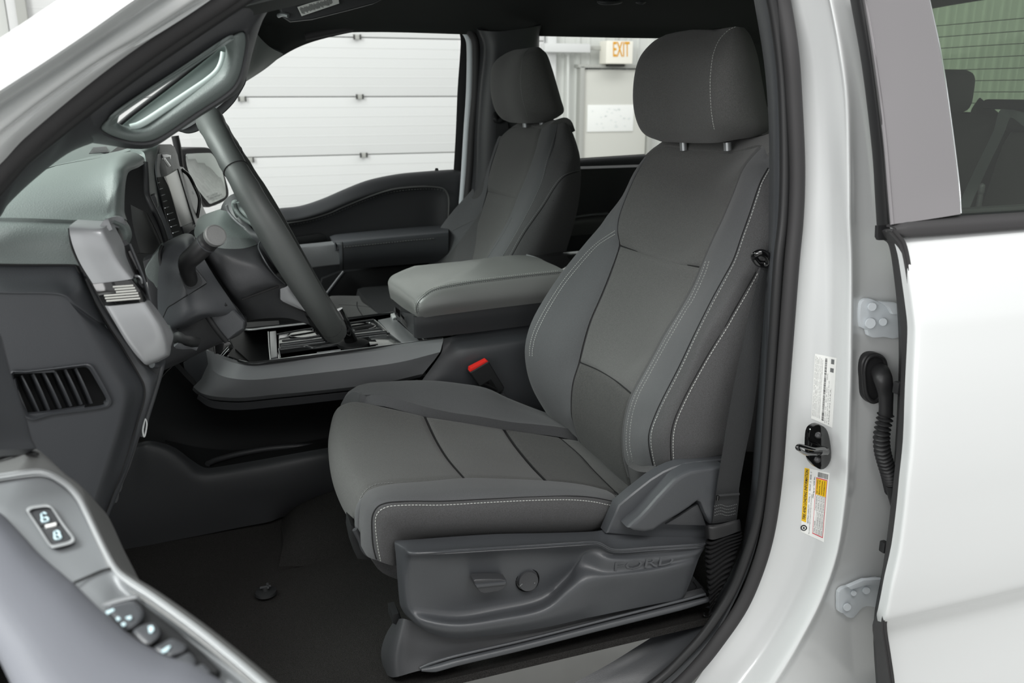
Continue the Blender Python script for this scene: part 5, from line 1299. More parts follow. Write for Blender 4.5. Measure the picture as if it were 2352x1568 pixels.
p4_ = grid('backrest_near_bolster', pn, ps, 'fabric_light', 5, 4, thick=.02, puff=(.002, .006))
pq = [
 [(1280, 284, 2.01), (1296, 280, 1.99), (1306, 286, 2.0), (1315, 300, 2.06)],
 [(1272, 330, 1.965), (1292, 330, 1.94), (1318, 340, 1.94), (1332, 350, 2.0)],
 [(1258, 368, 1.945), (1280, 368, 1.925), (1312, 376, 1.92), (1335, 385, 1.97)],
 [(1244, 418, 1.94), (1262, 440, 1.92), (1296, 410, 1.905), (1335, 395, 1.95)],
]
p5_ = grid('backrest_side_strip', pq[:3], ps, 'fabric_side', 5, 4, thick=.015, puff=(.002, .006))
pq2 = [
 [(1258, 368, 1.945), (1280, 368, 1.925), (1312, 376, 1.92), (1335, 385, 1.97)],
 [(1244, 418, 1.94), (1262, 424, 1.92), (1296, 410, 1.905), (1336, 400, 1.95)],
 [(1226, 460, 1.94), (1244, 462, 1.918), (1290, 445, 1.90), (1334, 440, 1.945)],
 [(1202, 505, 1.94), (1226, 500, 1.915), (1276, 490, 1.90), (1328, 480, 1.94)],
 [(1176, 550, 1.94), (1205, 545, 1.915), (1260, 535, 1.90), (1316, 530, 1.94)],
 [(1146, 604, 1.945), (1180, 600, 1.915), (1240, 590, 1.90), (1300, 585, 1.94)],
 [(1128, 650, 1.945), (1160, 650, 1.915), (1225, 650, 1.90), (1290, 650, 1.94)],
]
p6_ = grid('backrest_side', pq2, ps, 'fabric_side', 6, 4, thick=.015, puff=(.002, .006))
ss = surface(p4_, p5_, p6_)
stitch('stitching', [(1278, 296), (1268, 330), (1256, 368), (1246, 410), (1228, 455), (1205, 500), (1180, 545), (1148, 598), (1130, 630)], ss, p4_, 'stitch_dim', wd=.0006)
stitch('stitching', [(1335, 390), (1310, 396), (1290, 406), (1270, 430), (1248, 466), (1224, 500), (1200, 535), (1172, 585), (1160, 610)], ss, p6_, 'stitch_dim', wd=.0006)
seamline('seam', [(1335, 392), (1310, 399), (1292, 409), (1273, 433), (1251, 469), (1227, 503), (1203, 538), (1175, 588)], ss, p6_, r=.0012)
stitch('stitching', [(1112, 418), (1092, 428), (1068, 450), (1046, 474), (1025, 500), (1006, 530), (994, 560), (986, 590)], surface(p3_), p3_, 'stitch_dim', wd=.0005)
stitch('stitching', [(1176, 500), (1160, 530), (1140, 562), (1118, 596), (1105, 625)], surface(p4_), p4_, 'stitch_dim', wd=.0005)
grid('back_shell', [[(1170, 300, 2.34), (1220, 300, 2.2), (1280, 300, 2.05)], [(1080, 460, 2.40), (1180, 470, 2.2), (1290, 440, 1.98)], [(1000, 620, 2.40), (1100, 640, 2.2), (1260, 620, 1.98)]], ps, 'fabric_side', 4, 5, thick=.03)
_f = [V(p) for p in [(1148, 318, 2.33), (1176, 294, 2.30), (1200, 290, 2.23), (1222, 289, 2.17), (1244, 293, 2.09), (1264, 288, 2.03)]]
grid('backrest_top', [[p+Vector((.006, 0, -.012)) for p in _f], [p+Vector((.03, 0, .002)) for p in _f], [p+Vector((.045, 0, .002)) for p in _f], [p+Vector((.055, 0, -.02)) for p in _f]], ps, 'fabric', 5, 4, thick=.015)
# cushion: its front corner shows between wheel and armrest
pc = [
 [(748, 700, 2.42), (756, 682, 2.40), (770, 679, 2.36), (809, 679, 2.34), (860, 681, 2.32), (905, 686, 2.32), (1000, 690, 2.32)],
 [(735, 722, 2.36), (750, 700, 2.33), (775, 694, 2.30), (820, 693, 2.28), (870, 697, 2.26), (920, 702, 2.26), (1010, 706, 2.26)],
 [(730, 750, 2.22), (748, 724, 2.20), (780, 714, 2.18), (822, 708, 2.16), (872, 712, 2.14), (930, 718, 2.14), (1020, 722, 2.14)],
 [(735, 790, 2.08), (755, 760, 2.06), (790, 745, 2.04), (830, 738, 2.02), (880, 735, 2.0), (940, 735, 2.0), (1030, 738, 2.0)],
 [(750, 840, 1.98), (770, 810, 1.97), (800, 790, 1.96), (840, 780, 1.96), (890, 775, 1.96), (950, 770, 1.96), (1040, 770, 1.96)],
]
pcg = grid('cushion', pc, ps, 'fabric', 5, 6, thick=.03)
seamline('seam', [(820, 693), (820, 703), (824, 712), (836, 730)], surface(pcg), pcg, r=.0012)
seamline('seam', [(778, 700), (820, 702), (866, 708), (905, 716)], surface(pcg), pcg, r=.0010)
box('seat_base', (.62, 2.18, 1.0), (.46, .42, .22), ps, 'plastic_black', .02)
# passenger belt slack behind that seat
pbt = thing('passenger_seat_belt', 'black belt strap and loop behind the passenger headrest on the far pillar', 'seat belt', at(1150, 300, 2.38))
grid('webbing', [[(1138, 266, 2.36), (1150, 268, 2.36), (1165, 275, 2.36)], [(1139, 300, 2.36), (1152, 300, 2.36), (1168, 300, 2.36)], [(1136, 340, 2.37), (1148, 342, 2.37), (1160, 344, 2.37)], [(1110, 420, 2.40), (1120, 424, 2.40), (1132, 428, 2.40)]], pbt, 'belt', 4, 4, thick=.002)
tube('belt_guide', [(1138, 262, 2.36), (1137, 272, 2.35), (1142, 278, 2.35), (1152, 274, 2.35), (1152, 264, 2.36)], .007, pbt, 'plastic_black', n=10, closed=True)
# ================================================================== center console
cc_ = thing('center_console', 'center console with padded armrest lid, gloss black storage tray and satin side rail', 'console', (0.4, 1.75, 0.9))
# side body below the armrest
cs1 = [
 [(1018, 778, 1.62), (1060, 768, 1.63), (1130, 758, 1.63), (1217, 745, 1.63), (1300, 735, 1.63)],
 [(1016, 804, 1.614), (1047, 789, 1.615), (1120, 777, 1.615), (1212, 766, 1.615), (1290, 756, 1.615)],
 [(1002, 828, 1.610), (1056, 812, 1.600), (1120, 802, 1.598), (1204, 790, 1.598), (1290, 780, 1.598)],
 [(976, 864, 1.610), (1030, 852, 1.598), (1110, 848, 1.596), (1210, 850, 1.596), (1290, 850, 1.596)],
 [(950, 900, 1.610), (984, 900, 1.598), (1080, 925, 1.596), (1210, 980, 1.596), (1290, 1010, 1.596)],
 [(924, 938, 1.612), (968, 940, 1.598), (1070, 990, 1.596), (1200, 1040, 1.596), (1290, 1060, 1.596)],
]
grid('console_side', cs1, cc_, 'plastic', 5, 4, thick=.01)
# armrest base box
bz = [
 [(907, 716, 1.78), (930, 700, 1.72), (956, 728, 1.612), (1060, 716, 1.61), (1217, 697, 1.61), (1300, 688, 1.61)],
 [(910, 735, 1.78), (930, 728, 1.72), (956, 745, 1.610), (1060, 733, 1.608), (1217, 714, 1.608), (1300, 705, 1.608)],
 [(925, 748, 1.76), (944, 756, 1.70), (962, 778, 1.614), (1060, 768, 1.612), (1217, 748, 1.612), (1300, 738, 1.612)],
]
grid('armrest_base', [[(906, 705, 1.82), (909, 712, 1.80), (948, 722, 1.635), (956, 728, 1.612), (1060, 716, 1.61), (1217, 697, 1.61), (1300, 688, 1.61)],
 [(905, 715, 1.82), (911, 722, 1.79), (948, 742, 1.635), (957, 748, 1.610), (1060, 735, 1.608), (1217, 716, 1.608), (1300, 706, 1.608)],
 [(912, 735, 1.80), (918, 738, 1.77), (948, 768, 1.640), (960, 777, 1.614), (1060, 767, 1.612), (1217, 747, 1.612), (1300, 737, 1.612)]], cc_, 'plastic_dark', 5, 4, thick=.012)
for (a, b) in (((910, 706), (919, 730)), ((923, 722), (929, 740))):
    plate('usb_port', [(a[0], a[1]), (b[0], a[1]+7), (b[0], b[1]), (a[0], b[1]-8)], .006, cc_, 'piano', Y=1.745 if a[0] < 920 else 1.70, bevel=.001)
plate('port_cover', [(921, 726), (936, 744), (937, 756), (922, 738)], .004, cc_, 'leather', Y=1.69, bevel=.001)
# padded lid
lid = [
 [(900, 690, 1.86), (897, 684, 1.85), (922, 704, 1.74), (950, 722, 1.645), (962, 730, 1.615), (1010, 724, 1.606), (1110, 711, 1.606), (1217, 698, 1.606), (1300, 688, 1.606)],
 [(893, 660, 1.87), (893, 662, 1.85), (918, 678, 1.74), (946, 702, 1.64), (961, 712, 1.608), (1012, 702, 1.598), (1112, 690, 1.598), (1217, 677, 1.598), (1300, 667, 1.598)],
 [(891, 648, 1.88), (894, 645, 1.86), (920, 660, 1.75), (948, 682, 1.645), (964, 690, 1.612), (1010, 675, 1.604), (1112, 660, 1.604), (1217, 648, 1.604), (1300, 640, 1.604)],
 [(899, 634, 1.885), (908, 634, 1.86), (935, 644, 1.76), (962, 664, 1.66), (980, 668, 1.625), (1018, 657, 1.617), (1112, 641, 1.617), (1217, 630, 1.617), (1294, 622, 1.617)],
 [(922, 622, 1.89), (940, 620, 1.87), (975, 628, 1.77), (1000, 640, 1.69), (1015, 645, 1.66), (1040, 642, 1.645), (1122, 631, 1.645), (1217, 621, 1.645), (1282, 613, 1.645)],
 [(945, 613, 1.90), (975, 611, 1.88), (1020, 612, 1.82), (1050, 616, 1.77), (1070, 619, 1.74), (1090, 618, 1.73), (1140, 613, 1.73), (1205, 606, 1.73), (1255, 601, 1.73)],
 [(955, 610, 1.905), (1005, 605, 1.90), (1050, 601, 1.89), (1075, 600, 1.86), (1095, 600, 1.83), (1110, 599, 1.82), (1140, 597, 1.82), (1190, 593, 1.82), (1235, 592, 1.82)],
 [(958, 612, 1.92), (1005, 606, 1.92), (1050, 601, 1.92), (1080, 597, 1.92), (1100, 595, 1.92), (1120, 592, 1.92), (1145, 589, 1.92), (1175, 586, 1.92), (1205, 585, 1.92)],
]
ld = grid('armrest_lid', lid, cc_, 'lid_vinyl', 6, 6, thick=.02)
lb = surface(ld)
ln = [(955, 716), (954, 702), (960, 688), (974, 675), (990, 664), (1012, 657), (1073, 646), (1120, 640), (1169, 634), (1225, 628), (1285, 622)]
for dx, dy in ((0, 0), (6, 6)):
    stitch('stitching', [(a+dx*(1 if i < 3 else .4), b+dy*(0 if i < 3 else .9)) for i, (a, b) in enumerate(ln)], lb, ld, 'stitch_dim' if dx else 'stitch', step=.0045, dash=.003, wd=.0006, off=.0008)
seamline('seam', [(a+3, b+3) for a, b in ln], lb, ld, r=.0009, off=-.0003)
tube('lid_rear_edge', [(1206, 584, 1.915), (1232, 592, 1.85), (1262, 606, 1.75), (1292, 621, 1.62)], .0022, ld, 'silver', n=8)
# cup holder deck behind the lid
plate('rear_deck', [(1205, 586, 1.92), (1235, 583, 1.92), (1330, 574, 1.92), (1400, 590, 1.75), (1310, 640, 1.60), (1292, 622, 1.62), (1255, 603, 1.75)], .02, cc_, 'piano', bevel=.001)
tube('deck_chrome', [(1238, 590, 1.90), (1285, 583, 1.90), (1340, 577, 1.90)], .0022, cc_, 'chrome', n=8)
tube('cup_ring', [(1262, 598, 1.84), (1275, 591, 1.86), (1300, 588, 1.86), (1330, 590, 1.84), (1330, 604, 1.78), (1300, 607, 1.76), (1275, 604, 1.79)], .0022, cc_, 'silver', n=8, closed=True)
tube('cup_tab', [(1286, 605, 1.79), (1300, 603, 1.79), (1304, 609, 1.77)], .003, cc_, 'silver', n=6)
# satin side rail
rl_ = [
 [(470, 800, 1.66), (500, 812, 1.64), (524, 821, 1.625), (551, 829, 1.615), (585, 833, 1.612), (650, 825, 1.612), (723, 814, 1.612), (850, 799, 1.612), (940, 787, 1.612), (1018, 777, 1.612)],
 [(472, 802, 1.655), (498, 818, 1.632), (522, 828, 1.615), (550, 836, 1.602), (585, 840, 1.598), (650, 833, 1.598), (723, 822, 1.598), (850, 807, 1.598), (940, 795, 1.598), (1017, 785, 1.598)],
 [(478, 835, 1.64), (487, 848, 1.615), (505, 861, 1.595), (535, 869, 1.583), (580, 872, 1.578), (640, 867, 1.578), (700, 860, 1.578), (850, 842, 1.578), (930, 829, 1.578), (1011, 808, 1.578)],
 [(462, 870, 1.645), (474, 880, 1.615), (492, 890, 1.598), (524, 893, 1.590), (570, 893, 1.588), (635, 888, 1.588), (700, 880, 1.588), (845, 862, 1.588), (915, 852, 1.588), (998, 826, 1.588)],
 [(444, 888, 1.65), (458, 900, 1.62), (480, 908, 1.605), (512, 912, 1.600), (560, 913, 1.598), (630, 906, 1.598), (700, 900, 1.598), (840, 885, 1.598), (895, 876, 1.598), (972, 858, 1.598)],
 [(442, 895, 1.665), (456, 907, 1.64), (480, 916, 1.62), (512, 920, 1.615), (560, 921, 1.613), (630, 914, 1.613), (700, 907, 1.613), (840, 892, 1.613), (890, 884, 1.613), (965, 866, 1.613)],
]
grid('side_rail', rl_, cc_, 'trim_gray', 5, 3, thick=.004, linv=True, sharp=20)
grid('lower_strip', [[(455, 908, 1.62), (480, 920, 1.612), (512, 925, 1.605), (560, 926, 1.602), (630, 919, 1.602), (700, 912, 1.602), (840, 897, 1.602), (888, 889, 1.602), (960, 874, 1.602)], [(452, 915, 1.625), (478, 933, 1.615), (512, 940, 1.608), (560, 941, 1.605), (630, 934, 1.605), (700, 927, 1.605), (835, 911, 1.605), (880, 903, 1.605), (940, 890, 1.605)]], cc_, 'plastic_dark', 5, 3, thick=.004)
grid('side_rail_front', [[(421, 833, 1.67), (440, 820, 1.665), (472, 802, 1.655)], [(424, 848, 1.67), (445, 845, 1.66), (478, 835, 1.64)], [(430, 868, 1.67), (448, 870, 1.66), (468, 868, 1.642)], [(440, 890, 1.67), (448, 892, 1.66), (456, 898, 1.65)]], cc_, 'plastic', 5, 4, thick=.004)
cz_ = 1.158
# tray floor well, frame, bins
def cz(x, y, dz=0.0): return atz(x, y, cz_+dz)
plate('tray_floor', [cz(628, 800, -.03), cz(632, 750, -.03), cz(905, 715, -.03), cz(1010, 785, -.03), cz(640, 830, -.03)], .01, cc_, 'piano', bevel=0, dirv=Vector((0, 0, -1)))
tube('chrome_rail', [cz(522, 819), cz(551, 829), cz(585, 833), cz(637, 826), cz(723, 814), cz(850, 799), cz(1017, 777)], .0022, cc_, 'chrome', n=8)
tube('chrome_rail', [cz(555, 755), cz(575, 757), cz(610, 753), cz(666, 747), cz(795, 732), cz(904, 718)], .0022, cc_, 'chrome', n=8)
tube('chrome_cross', [cz(905, 719), cz(925, 736), cz(958, 765), cz(978, 782)], .0032, cc_, 'silver', n=8)
plate('chrome_corner', [cz(897, 720, .004), cz(908, 718, .004), cz(912, 726, .004), cz(903, 730, .004)], .01, cc_, 'chrome', bevel=.001, dirv=Vector((0, 0, -1)))
grid('far_tray_wall', [[cz(560, 757), cz(795, 733), cz(906, 720)], [cz(560, 757, -.06), cz(795, 733, -.06), cz(906, 720, -.06)]], cc_, 'plastic_black', 4, 3, thick=.004)
grid('near_tray_wall', [[cz(524, 822), cz(585, 835), cz(1017, 780)], [cz(524, 822, -.06), cz(585, 835, -.06), cz(1017, 780, -.06)]], cc_, 'plastic_black', 4, 3, thick=.004)
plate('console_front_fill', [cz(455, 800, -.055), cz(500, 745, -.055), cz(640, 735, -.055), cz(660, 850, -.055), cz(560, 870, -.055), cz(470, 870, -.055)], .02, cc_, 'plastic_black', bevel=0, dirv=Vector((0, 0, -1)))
plate('front_bin_floor', [cz(540, 800, -.05), cz(565, 755, -.05), cz(625, 748, -.05), cz(648, 835, -.05), cz(590, 845, -.05)], .01, cc_, 'plastic_black', bevel=0, dirv=Vector((0, 0, -1)))
M['gloss_gray'] = mat('gloss_grey_tray', (70, 72, 73), 0.16, spec=0.7, coat=0.5)
def ztube(name, pts, r, m, dz=0.0, closed=False, parent=cc_):
    return tube(name, [cz(x, y, dz) for x, y in pts], r, parent, m, n=8, closed=closed, smooth=4)
DN = Vector((0, 0, -1))
plate('bin_divider', [cz(619, 761, .002), cz(634, 759, .002), cz(637, 818, .002), cz(622, 822, .002)], .012, cc_, 'trim_gray', bevel=.0015, dirv=DN)
ztube('divider_edge', [(616, 762), (618, 795), (621, 826)], .0012, 'chrome', .001)
fpn = plate('tray_insert', [cz(640, 767, -.004), cz(700, 757, -.004), cz(862, 735, -.004), cz(892, 765, -.004), cz(640, 800, -.004)], .012, cc_, 'gloss_gray', bevel=.002, dirv=DN)
def zt2(name, pts, r, m, dz=0.0, closed=False): return ztube(name, pts, r, m, dz, closed, fpn)
zt2('insert_rim', [(636, 768), (700, 757), (858, 734)], .0020, 'gloss_gray', .001)
zt2('insert_rim', [(860, 735), (876, 748), (893, 765)], .0020, 'gloss_gray', .001)
zt2('slot_bar', [(643, 793), (760, 778), (888, 763)], .0046, 'gloss_gray', -.001)
zt2('slot_bar', [(648, 783), (760, 769), (874, 755)], .0026, 'gloss_gray', .000)
zt2('slot_line', [(649, 788), (760, 774), (878, 759)], .0009, 'silver', .003)
zt2('slot_line', [(640, 797), (760, 783), (888, 767)], .0008, 'silver', .003)
for (xa, ya, xb, yb) in ((656, 778, 742, 757), (798, 759, 858, 742)):
    p = cz((xa+xb)/2, (ya+yb)/2, -.004)
    disc('cup_holder', p, Vector((0, 0, 1)), .036, .01, fpn, 'piano', prof=[(.034, 0), (.034, .0025), (.032, .003), (.030, .001), (.012, .0006)], n=36)
zt2('bin_edge', [(640, 801), (642, 812), (644, 822)], .0014, 'silver', -.002)
ztube('bin_lip', [(642, 803), (698, 796), (719, 799), (750, 795), (784, 790)], .0032, 'gloss_gray', -.003)
ztube('card_slot', [(728, 810), (760, 806), (782, 803)], .0016, 'silver', .0005)
plate('tray_panel', [cz(868, 734, .0), cz(903, 727, .0), cz(962, 780, .0), cz(928, 790, .0), cz(896, 766, .0)], .01, cc_, 'trim_gray', bevel=.002, dirv=DN)
plate('shifter_panel', [cz(846, 772, .001), cz(893, 767, .001), cz(926, 789, .001), cz(866, 797, .001)], .008, cc_, 'gloss_gray', bevel=.002, dirv=DN)
plate('switch_slot', [cz(846, 781, .003), cz(862, 779, .003), cz(868, 789, .003), cz(850, 792, .003)], .004, cc_, 'piano', bevel=.0005, dirv=DN)
# shifter
sf = disc('shifter_base', cz(812, 793, -.002), Vector((0, 0, 1)), .03, .01, cc_, 'plastic_black', prof=[(.032, 0), (.031, .006), (.026, .009), (.018, .012), (.010, .014)], n=30)
tube('shifter_stem', [cz(810, 792, .0), at(803, 775, 1.64), at(790, 742, 1.62), at(775, 712, 1.62)], [.0135, .0125, .0115, .011], cc_, 'piano', n=16)
grid('shifter_knob', [[at(720, 745, 1.70), at(735, 735, 1.66), at(752, 742, 1.64), at(740, 760, 1.68)], [at(724, 765, 1.70), at(738, 760, 1.66), at(752, 768, 1.64), at(742, 776, 1.68)]], cc_, 'piano', 4, 4, closed=True, cap=True, thick=0)
# dark start of the console and drive mode bezel under the column
plate('key_bezel', [(490, 795, 1.64), (505, 785, 1.64), (528, 784, 1.64), (536, 800, 1.64), (522, 818, 1.64), (498, 832, 1.64), (493, 826, 1.64)], .02, cc_, 'piano', bevel=.003)
tube('bezel_mark', [(508, 821, 1.636), (526, 801, 1.636)], .0010, cc_, 'silver', n=6, smooth=2)
tube('bezel_mark', [(507, 815, 1.636), (524, 796, 1.636)], .0006, cc_, 'silver', n=6, smooth=2)
# lower side structure (dark) and the pocket panel in front of the seat
grid('console_lower', [[(400, 838, 1.66), (440, 880, 1.655), (480, 912, 1.63), (560, 918, 1.62), (700, 906, 1.62), (850, 890, 1.62), (980, 862, 1.62)], [(370, 870, 1.70), (420, 905, 1.70), (480, 945, 1.69), (560, 950, 1.68), (700, 940, 1.68), (850, 925, 1.68), (980, 910, 1.68)], [(330, 940, 1.72), (400, 965, 1.72), (480, 985, 1.72), (560, 985, 1.72), (700, 975, 1.72), (850, 960, 1.72), (980, 950, 1.72)], [(325, 1010, 1.72), (400, 1020, 1.72), (480, 1050, 1.72), (560, 1050, 1.72), (700, 1040, 1.72), (850, 1030, 1.72), (980, 1030, 1.72)]], cc_, 'plastic_black', 5, 4, thick=.01)
grid('side_pocket', [
 [(180, 1030, 1.62), (310, 1018, 1.62), (341, 1012, 1.62), (372, 1017, 1.62), (405, 1030, 1.62), (440, 1056, 1.62), (468, 1073, 1.62), (492, 1073, 1.62), (600, 1055, 1.62), (700, 1037, 1.62), (800, 1020, 1.62)],
 [(175, 1046, 1.605), (305, 1034, 1.605), (335, 1026, 1.600), (362, 1030, 1.600), (390, 1042, 1.600), (424, 1066, 1.600), (455, 1090, 1.600), (492, 1093, 1.600), (600, 1076, 1.600), (700, 1056, 1.600), (800, 1040, 1.600)],
 [(162, 1132, 1.60), (292, 1120, 1.60), (330, 1115, 1.596), (362, 1115, 1.595), (392, 1118, 1.595), (430, 1124, 1.595), (470, 1128, 1.595), (500, 1128, 1.595), (600, 1115, 1.595), (700, 1095, 1.595), (800, 1085, 1.595)],
 [(135, 1212, 1.60), (265, 1200, 1.60), (310, 1195, 1.598), (350, 1190, 1.598), (392, 1186, 1.598), (440, 1180, 1.598), (480, 1175, 1.598), (520, 1165, 1.598), (600, 1150, 1.60), (700, 1130, 1.60), (800, 1120, 1.60)],
 [(110, 1284, 1.61), (240, 1272, 1.61), (290, 1262, 1.61), (340, 1252, 1.61), (392, 1242, 1.61), (450, 1231, 1.61), (500, 1221, 1.61), (560, 1209, 1.61), (618, 1198, 1.61), (645, 1188, 1.62), (700, 1175, 1.64)]], cc_, 'plastic_dark', 5, 5, thick=.008)
grid('pocket_floor', [[(380, 1010, 1.72), (480, 1030, 1.72), (600, 1030, 1.72), (780, 1000, 1.72)], [(400, 1025, 1.66), (480, 1062, 1.66), (600, 1046, 1.66), (780, 1016, 1.66)], [(440, 1062, 1.625), (490, 1078, 1.625), (600, 1060, 1.625), (780, 1030, 1.625)]], cc_, 'plastic_black', 5, 4, thick=.006)
tube('pocket_lip', [(476, 1066, 1.64), (500, 1055, 1.66), (560, 1040, 1.68), (640, 1028, 1.69), (760, 1022, 1.69)], .006, cc_, 'plastic_dark', n=8)

# ================================================================== dashboard
da = thing('dashboard', 'grey-green dashboard with hooded cluster recess, vertical screen and driver side end panel', 'dashboard', (-0.3, 1.7, 1.1))
hood = [
 [(60, 395, 1.50), (153, 376, 1.50), (225, 363, 1.48), (262, 354, 1.47), (290, 349, 1.46), (309, 350, 1.44), (329, 361, 1.42), (334, 374, 1.41)],
 [(-10, 425, 1.28), (100, 398, 1.28), (205, 379, 1.26), (245, 370, 1.25), (275, 362, 1.24), (295, 366, 1.24), (312, 376, 1.26), (318, 384, 1.28)],
 [(-60, 455, 1.10), (60, 425, 1.11), (190, 410, 1.11), (238, 400, 1.10), (262, 388, 1.09), (280, 385, 1.10), (291, 389, 1.12), (295, 396, 1.16)],
 [(-70, 475, 1.05), (40, 460, 1.05), (180, 458, 1.05), (240, 452, 1.05), (258, 440, 1.05), (272, 428, 1.055), (282, 420, 1.07), (288, 426, 1.12)],
 [(-80, 492, 1.03), (30, 490, 1.03), (170, 493, 1.03), (238, 493, 1.03), (254, 485, 1.035), (268, 478, 1.04), (279, 478, 1.06), (286, 484, 1.12)],
 [(-80, 502, 1.022), (30, 500, 1.022), (170, 505, 1.022), (238, 506, 1.02), (256, 503, 1.02), (272, 500, 1.03), (284, 502, 1.05), (292, 506, 1.12)],
]
hdd = grid('cluster_hood', hood, da, 'dash_soft', 6, 6, thick=.006)
# lip continuing down the right of the end vent
grid('hood_lip', [[(240, 500, 1.02), (262, 502, 1.02), (284, 507, 1.03), (298, 520, 1.035), (303, 541, 1.04), (296, 562, 1.05)], [(240, 506, 1.008), (260, 509, 1.006), (279, 516, 1.012), (289, 526, 1.018), (294, 543, 1.022), (290, 560, 1.03)], [(244, 512, 1.012), (258, 516, 1.012), (270, 523, 1.018), (278, 532, 1.022), (283, 546, 1.026), (283, 566, 1.035)]], da, 'dash_soft', 5, 4, thick=.004)
# dash upper roll under the hood
grid('upper_roll', [[(-80, 497, 1.03), (20, 500, 1.03), (110, 503, 1.03), (180, 505, 1.03)], [(-80, 520, 1.012), (20, 523, 1.012), (110, 526, 1.012), (170, 528, 1.012)], [(-80, 560, 1.004), (20, 562, 1.004), (110, 564, 1.004), (172, 566, 1.004)], [(-80, 604, 1.008), (20, 607, 1.008), (110, 608, 1.008), (186, 610, 1.008)]], da, 'dash_soft', 5, 4, thick=.01)
# dash end panel below
ep = [
 [(-80, 605, 1.010), (30, 608, 1.010), (110, 609, 1.010), (150, 609, 1.010), (171, 609, 1.010), (180, 612, 1.010), (186, 622, 1.010)],
 [(-80, 640, 0.994), (30, 643, 0.994), (110, 645, 0.994), (155, 652, 0.994), (190, 655, 0.995), (212, 688, 0.999), (222, 700, 1.006)],
 [(-80, 668, 0.978), (30, 671, 0.978), (110, 672, 0.978), (150, 678, 0.978), (176, 700, 0.981), (225, 735, 0.993), (243, 742, 1.004)],
 [(-80, 674, 0.979), (30, 677, 0.979), (110, 678, 0.979), (148, 684, 0.979), (174, 706, 0.982), (223, 741, 0.994), (241, 748, 1.005)],
 [(-80, 700, 0.979), (30, 700, 0.979), (110, 702, 0.979), (160, 706, 0.979), (195, 735, 0.981), (262, 790, 0.993), (276, 786, 1.004)],
 [(-80, 850, 0.979), (30, 845, 0.979), (130, 842, 0.979), (215, 835, 0.979), (258, 850, 0.981), (298, 862, 0.993), (318, 862, 1.004)],
 [(-80, 960, 0.979), (60, 960, 0.979), (180, 945, 0.979), (262, 925, 0.979), (286, 905, 0.981), (312, 898, 0.993), (334, 900, 1.004)],
 [(-80, 1010, 0.979), (80, 1010, 0.979), (180, 1000, 0.979), (250, 990, 0.979), (279, 965, 0.981), (302, 955, 0.993), (322, 950, 1.004)],
 [(-80, 1100, 0.979), (90, 1100, 0.979), (165, 1090, 0.979), (222, 1085, 0.979), (250, 1060, 0.981), (273, 1060, 0.993), (297, 1055, 1.004)],
 [(-80, 1200, 0.979), (90, 1200, 0.979), (150, 1185, 0.979), (196, 1185, 0.979), (215, 1170, 0.981), (238, 1170, 0.993), (254, 1150, 1.004)],
 [(-80, 1280, 0.979), (80, 1280, 0.979), (140, 1270, 0.979), (180, 1260, 0.979), (200, 1255, 0.981), (215, 1250, 0.993), (232, 1210, 1.004)],
]
epo = grid('end_cover', ep, da, 'end_plastic', 12, 10, thick=.006, sharp=28, cut=[(26, 860), (60, 856), (120, 849), (188, 841), (200, 841), (210, 850), (230, 883), (246, 912), (247, 922), (238, 931), (196, 938), (120, 947), (62, 954)])
epb = surface(epo)
tube('end_cover_gap', [(-60, 606, 1.007), (40, 608, 1.007), (171, 609, 1.007), (178, 618, 1.006), (213, 688, 1.002), (245, 743, 1.002), (290, 813, 1.0), (327, 875, 1.0), (333, 901, 1.0), (329, 929, 1.0), (306, 1000, 1.0), (277, 1088, 1.0), (250, 1160, 1.002), (234, 1200, 1.004)], .0009, da, 'seam', n=6)
# outer return of the dash end
ret = [
 [(171, 606, 1.012), (186, 606, 1.012), (205, 640, 1.012)],
 [(212, 685, 1.006), (224, 678, 1.008), (238, 705, 1.015)],
 [(245, 742, 1.004), (262, 745, 1.006), (276, 770, 1.015)],
 [(290, 812, 1.004), (312, 815, 1.006), (330, 835, 1.015)],
 [(327, 874, 1.004), (344, 870, 1.008), (360, 862, 1.018)],
 [(334, 901, 1.004), (348, 898, 1.010), (360, 880, 1.03)],
 [(330, 930, 1.004), (342, 926, 1.010), (349, 912, 1.03)],
 [(307, 1000, 1.004), (320, 998, 1.012), (327, 975, 1.03)],
 [(278, 1088, 1.004), (290, 1085, 1.012), (296, 1068, 1.03)],
 [(235, 1200, 1.006), (243, 1200, 1.014), (250, 1186, 1.03)],
]
grid('end_return', ret, da, 'plastic', 5, 4, thick=.008)
tube('end_return', [(349, 837, 1.02), (362, 838, 1.03), (372, 826, 1.06), (368, 850, 1.05), (352, 905, 1.05), (335, 960, 1.05), (324, 1000, 1.05)], .004, da, 'plastic', n=8)
plate('return_panel', [(330, 836), (368, 826), (372, 832), (364, 858), (350, 908), (332, 965), (322, 1000), (300, 1070), (262, 1160), (255, 1160), (300, 1010), (328, 905)], .03, da, 'plastic_dark', Y=1.045, bevel=.003)
tube('chrome_ring', [(333, 962, 1.045), (330, 975, 1.045), (328, 990, 1.045), (331, 1003, 1.045), (335, 990, 1.045), (337, 972, 1.045)], .0010, da, 'chrome', n=8, closed=True)
for y0 in (1100, 1125):
    tube('release_clip', [(280-(y0-1100)*.35, y0, 1.035), (278-(y0-1100)*.35, y0+18, 1.035), (274-(y0-1100)*.35, y0+28, 1.035)], .0016, da, 'plastic_dark', n=6)
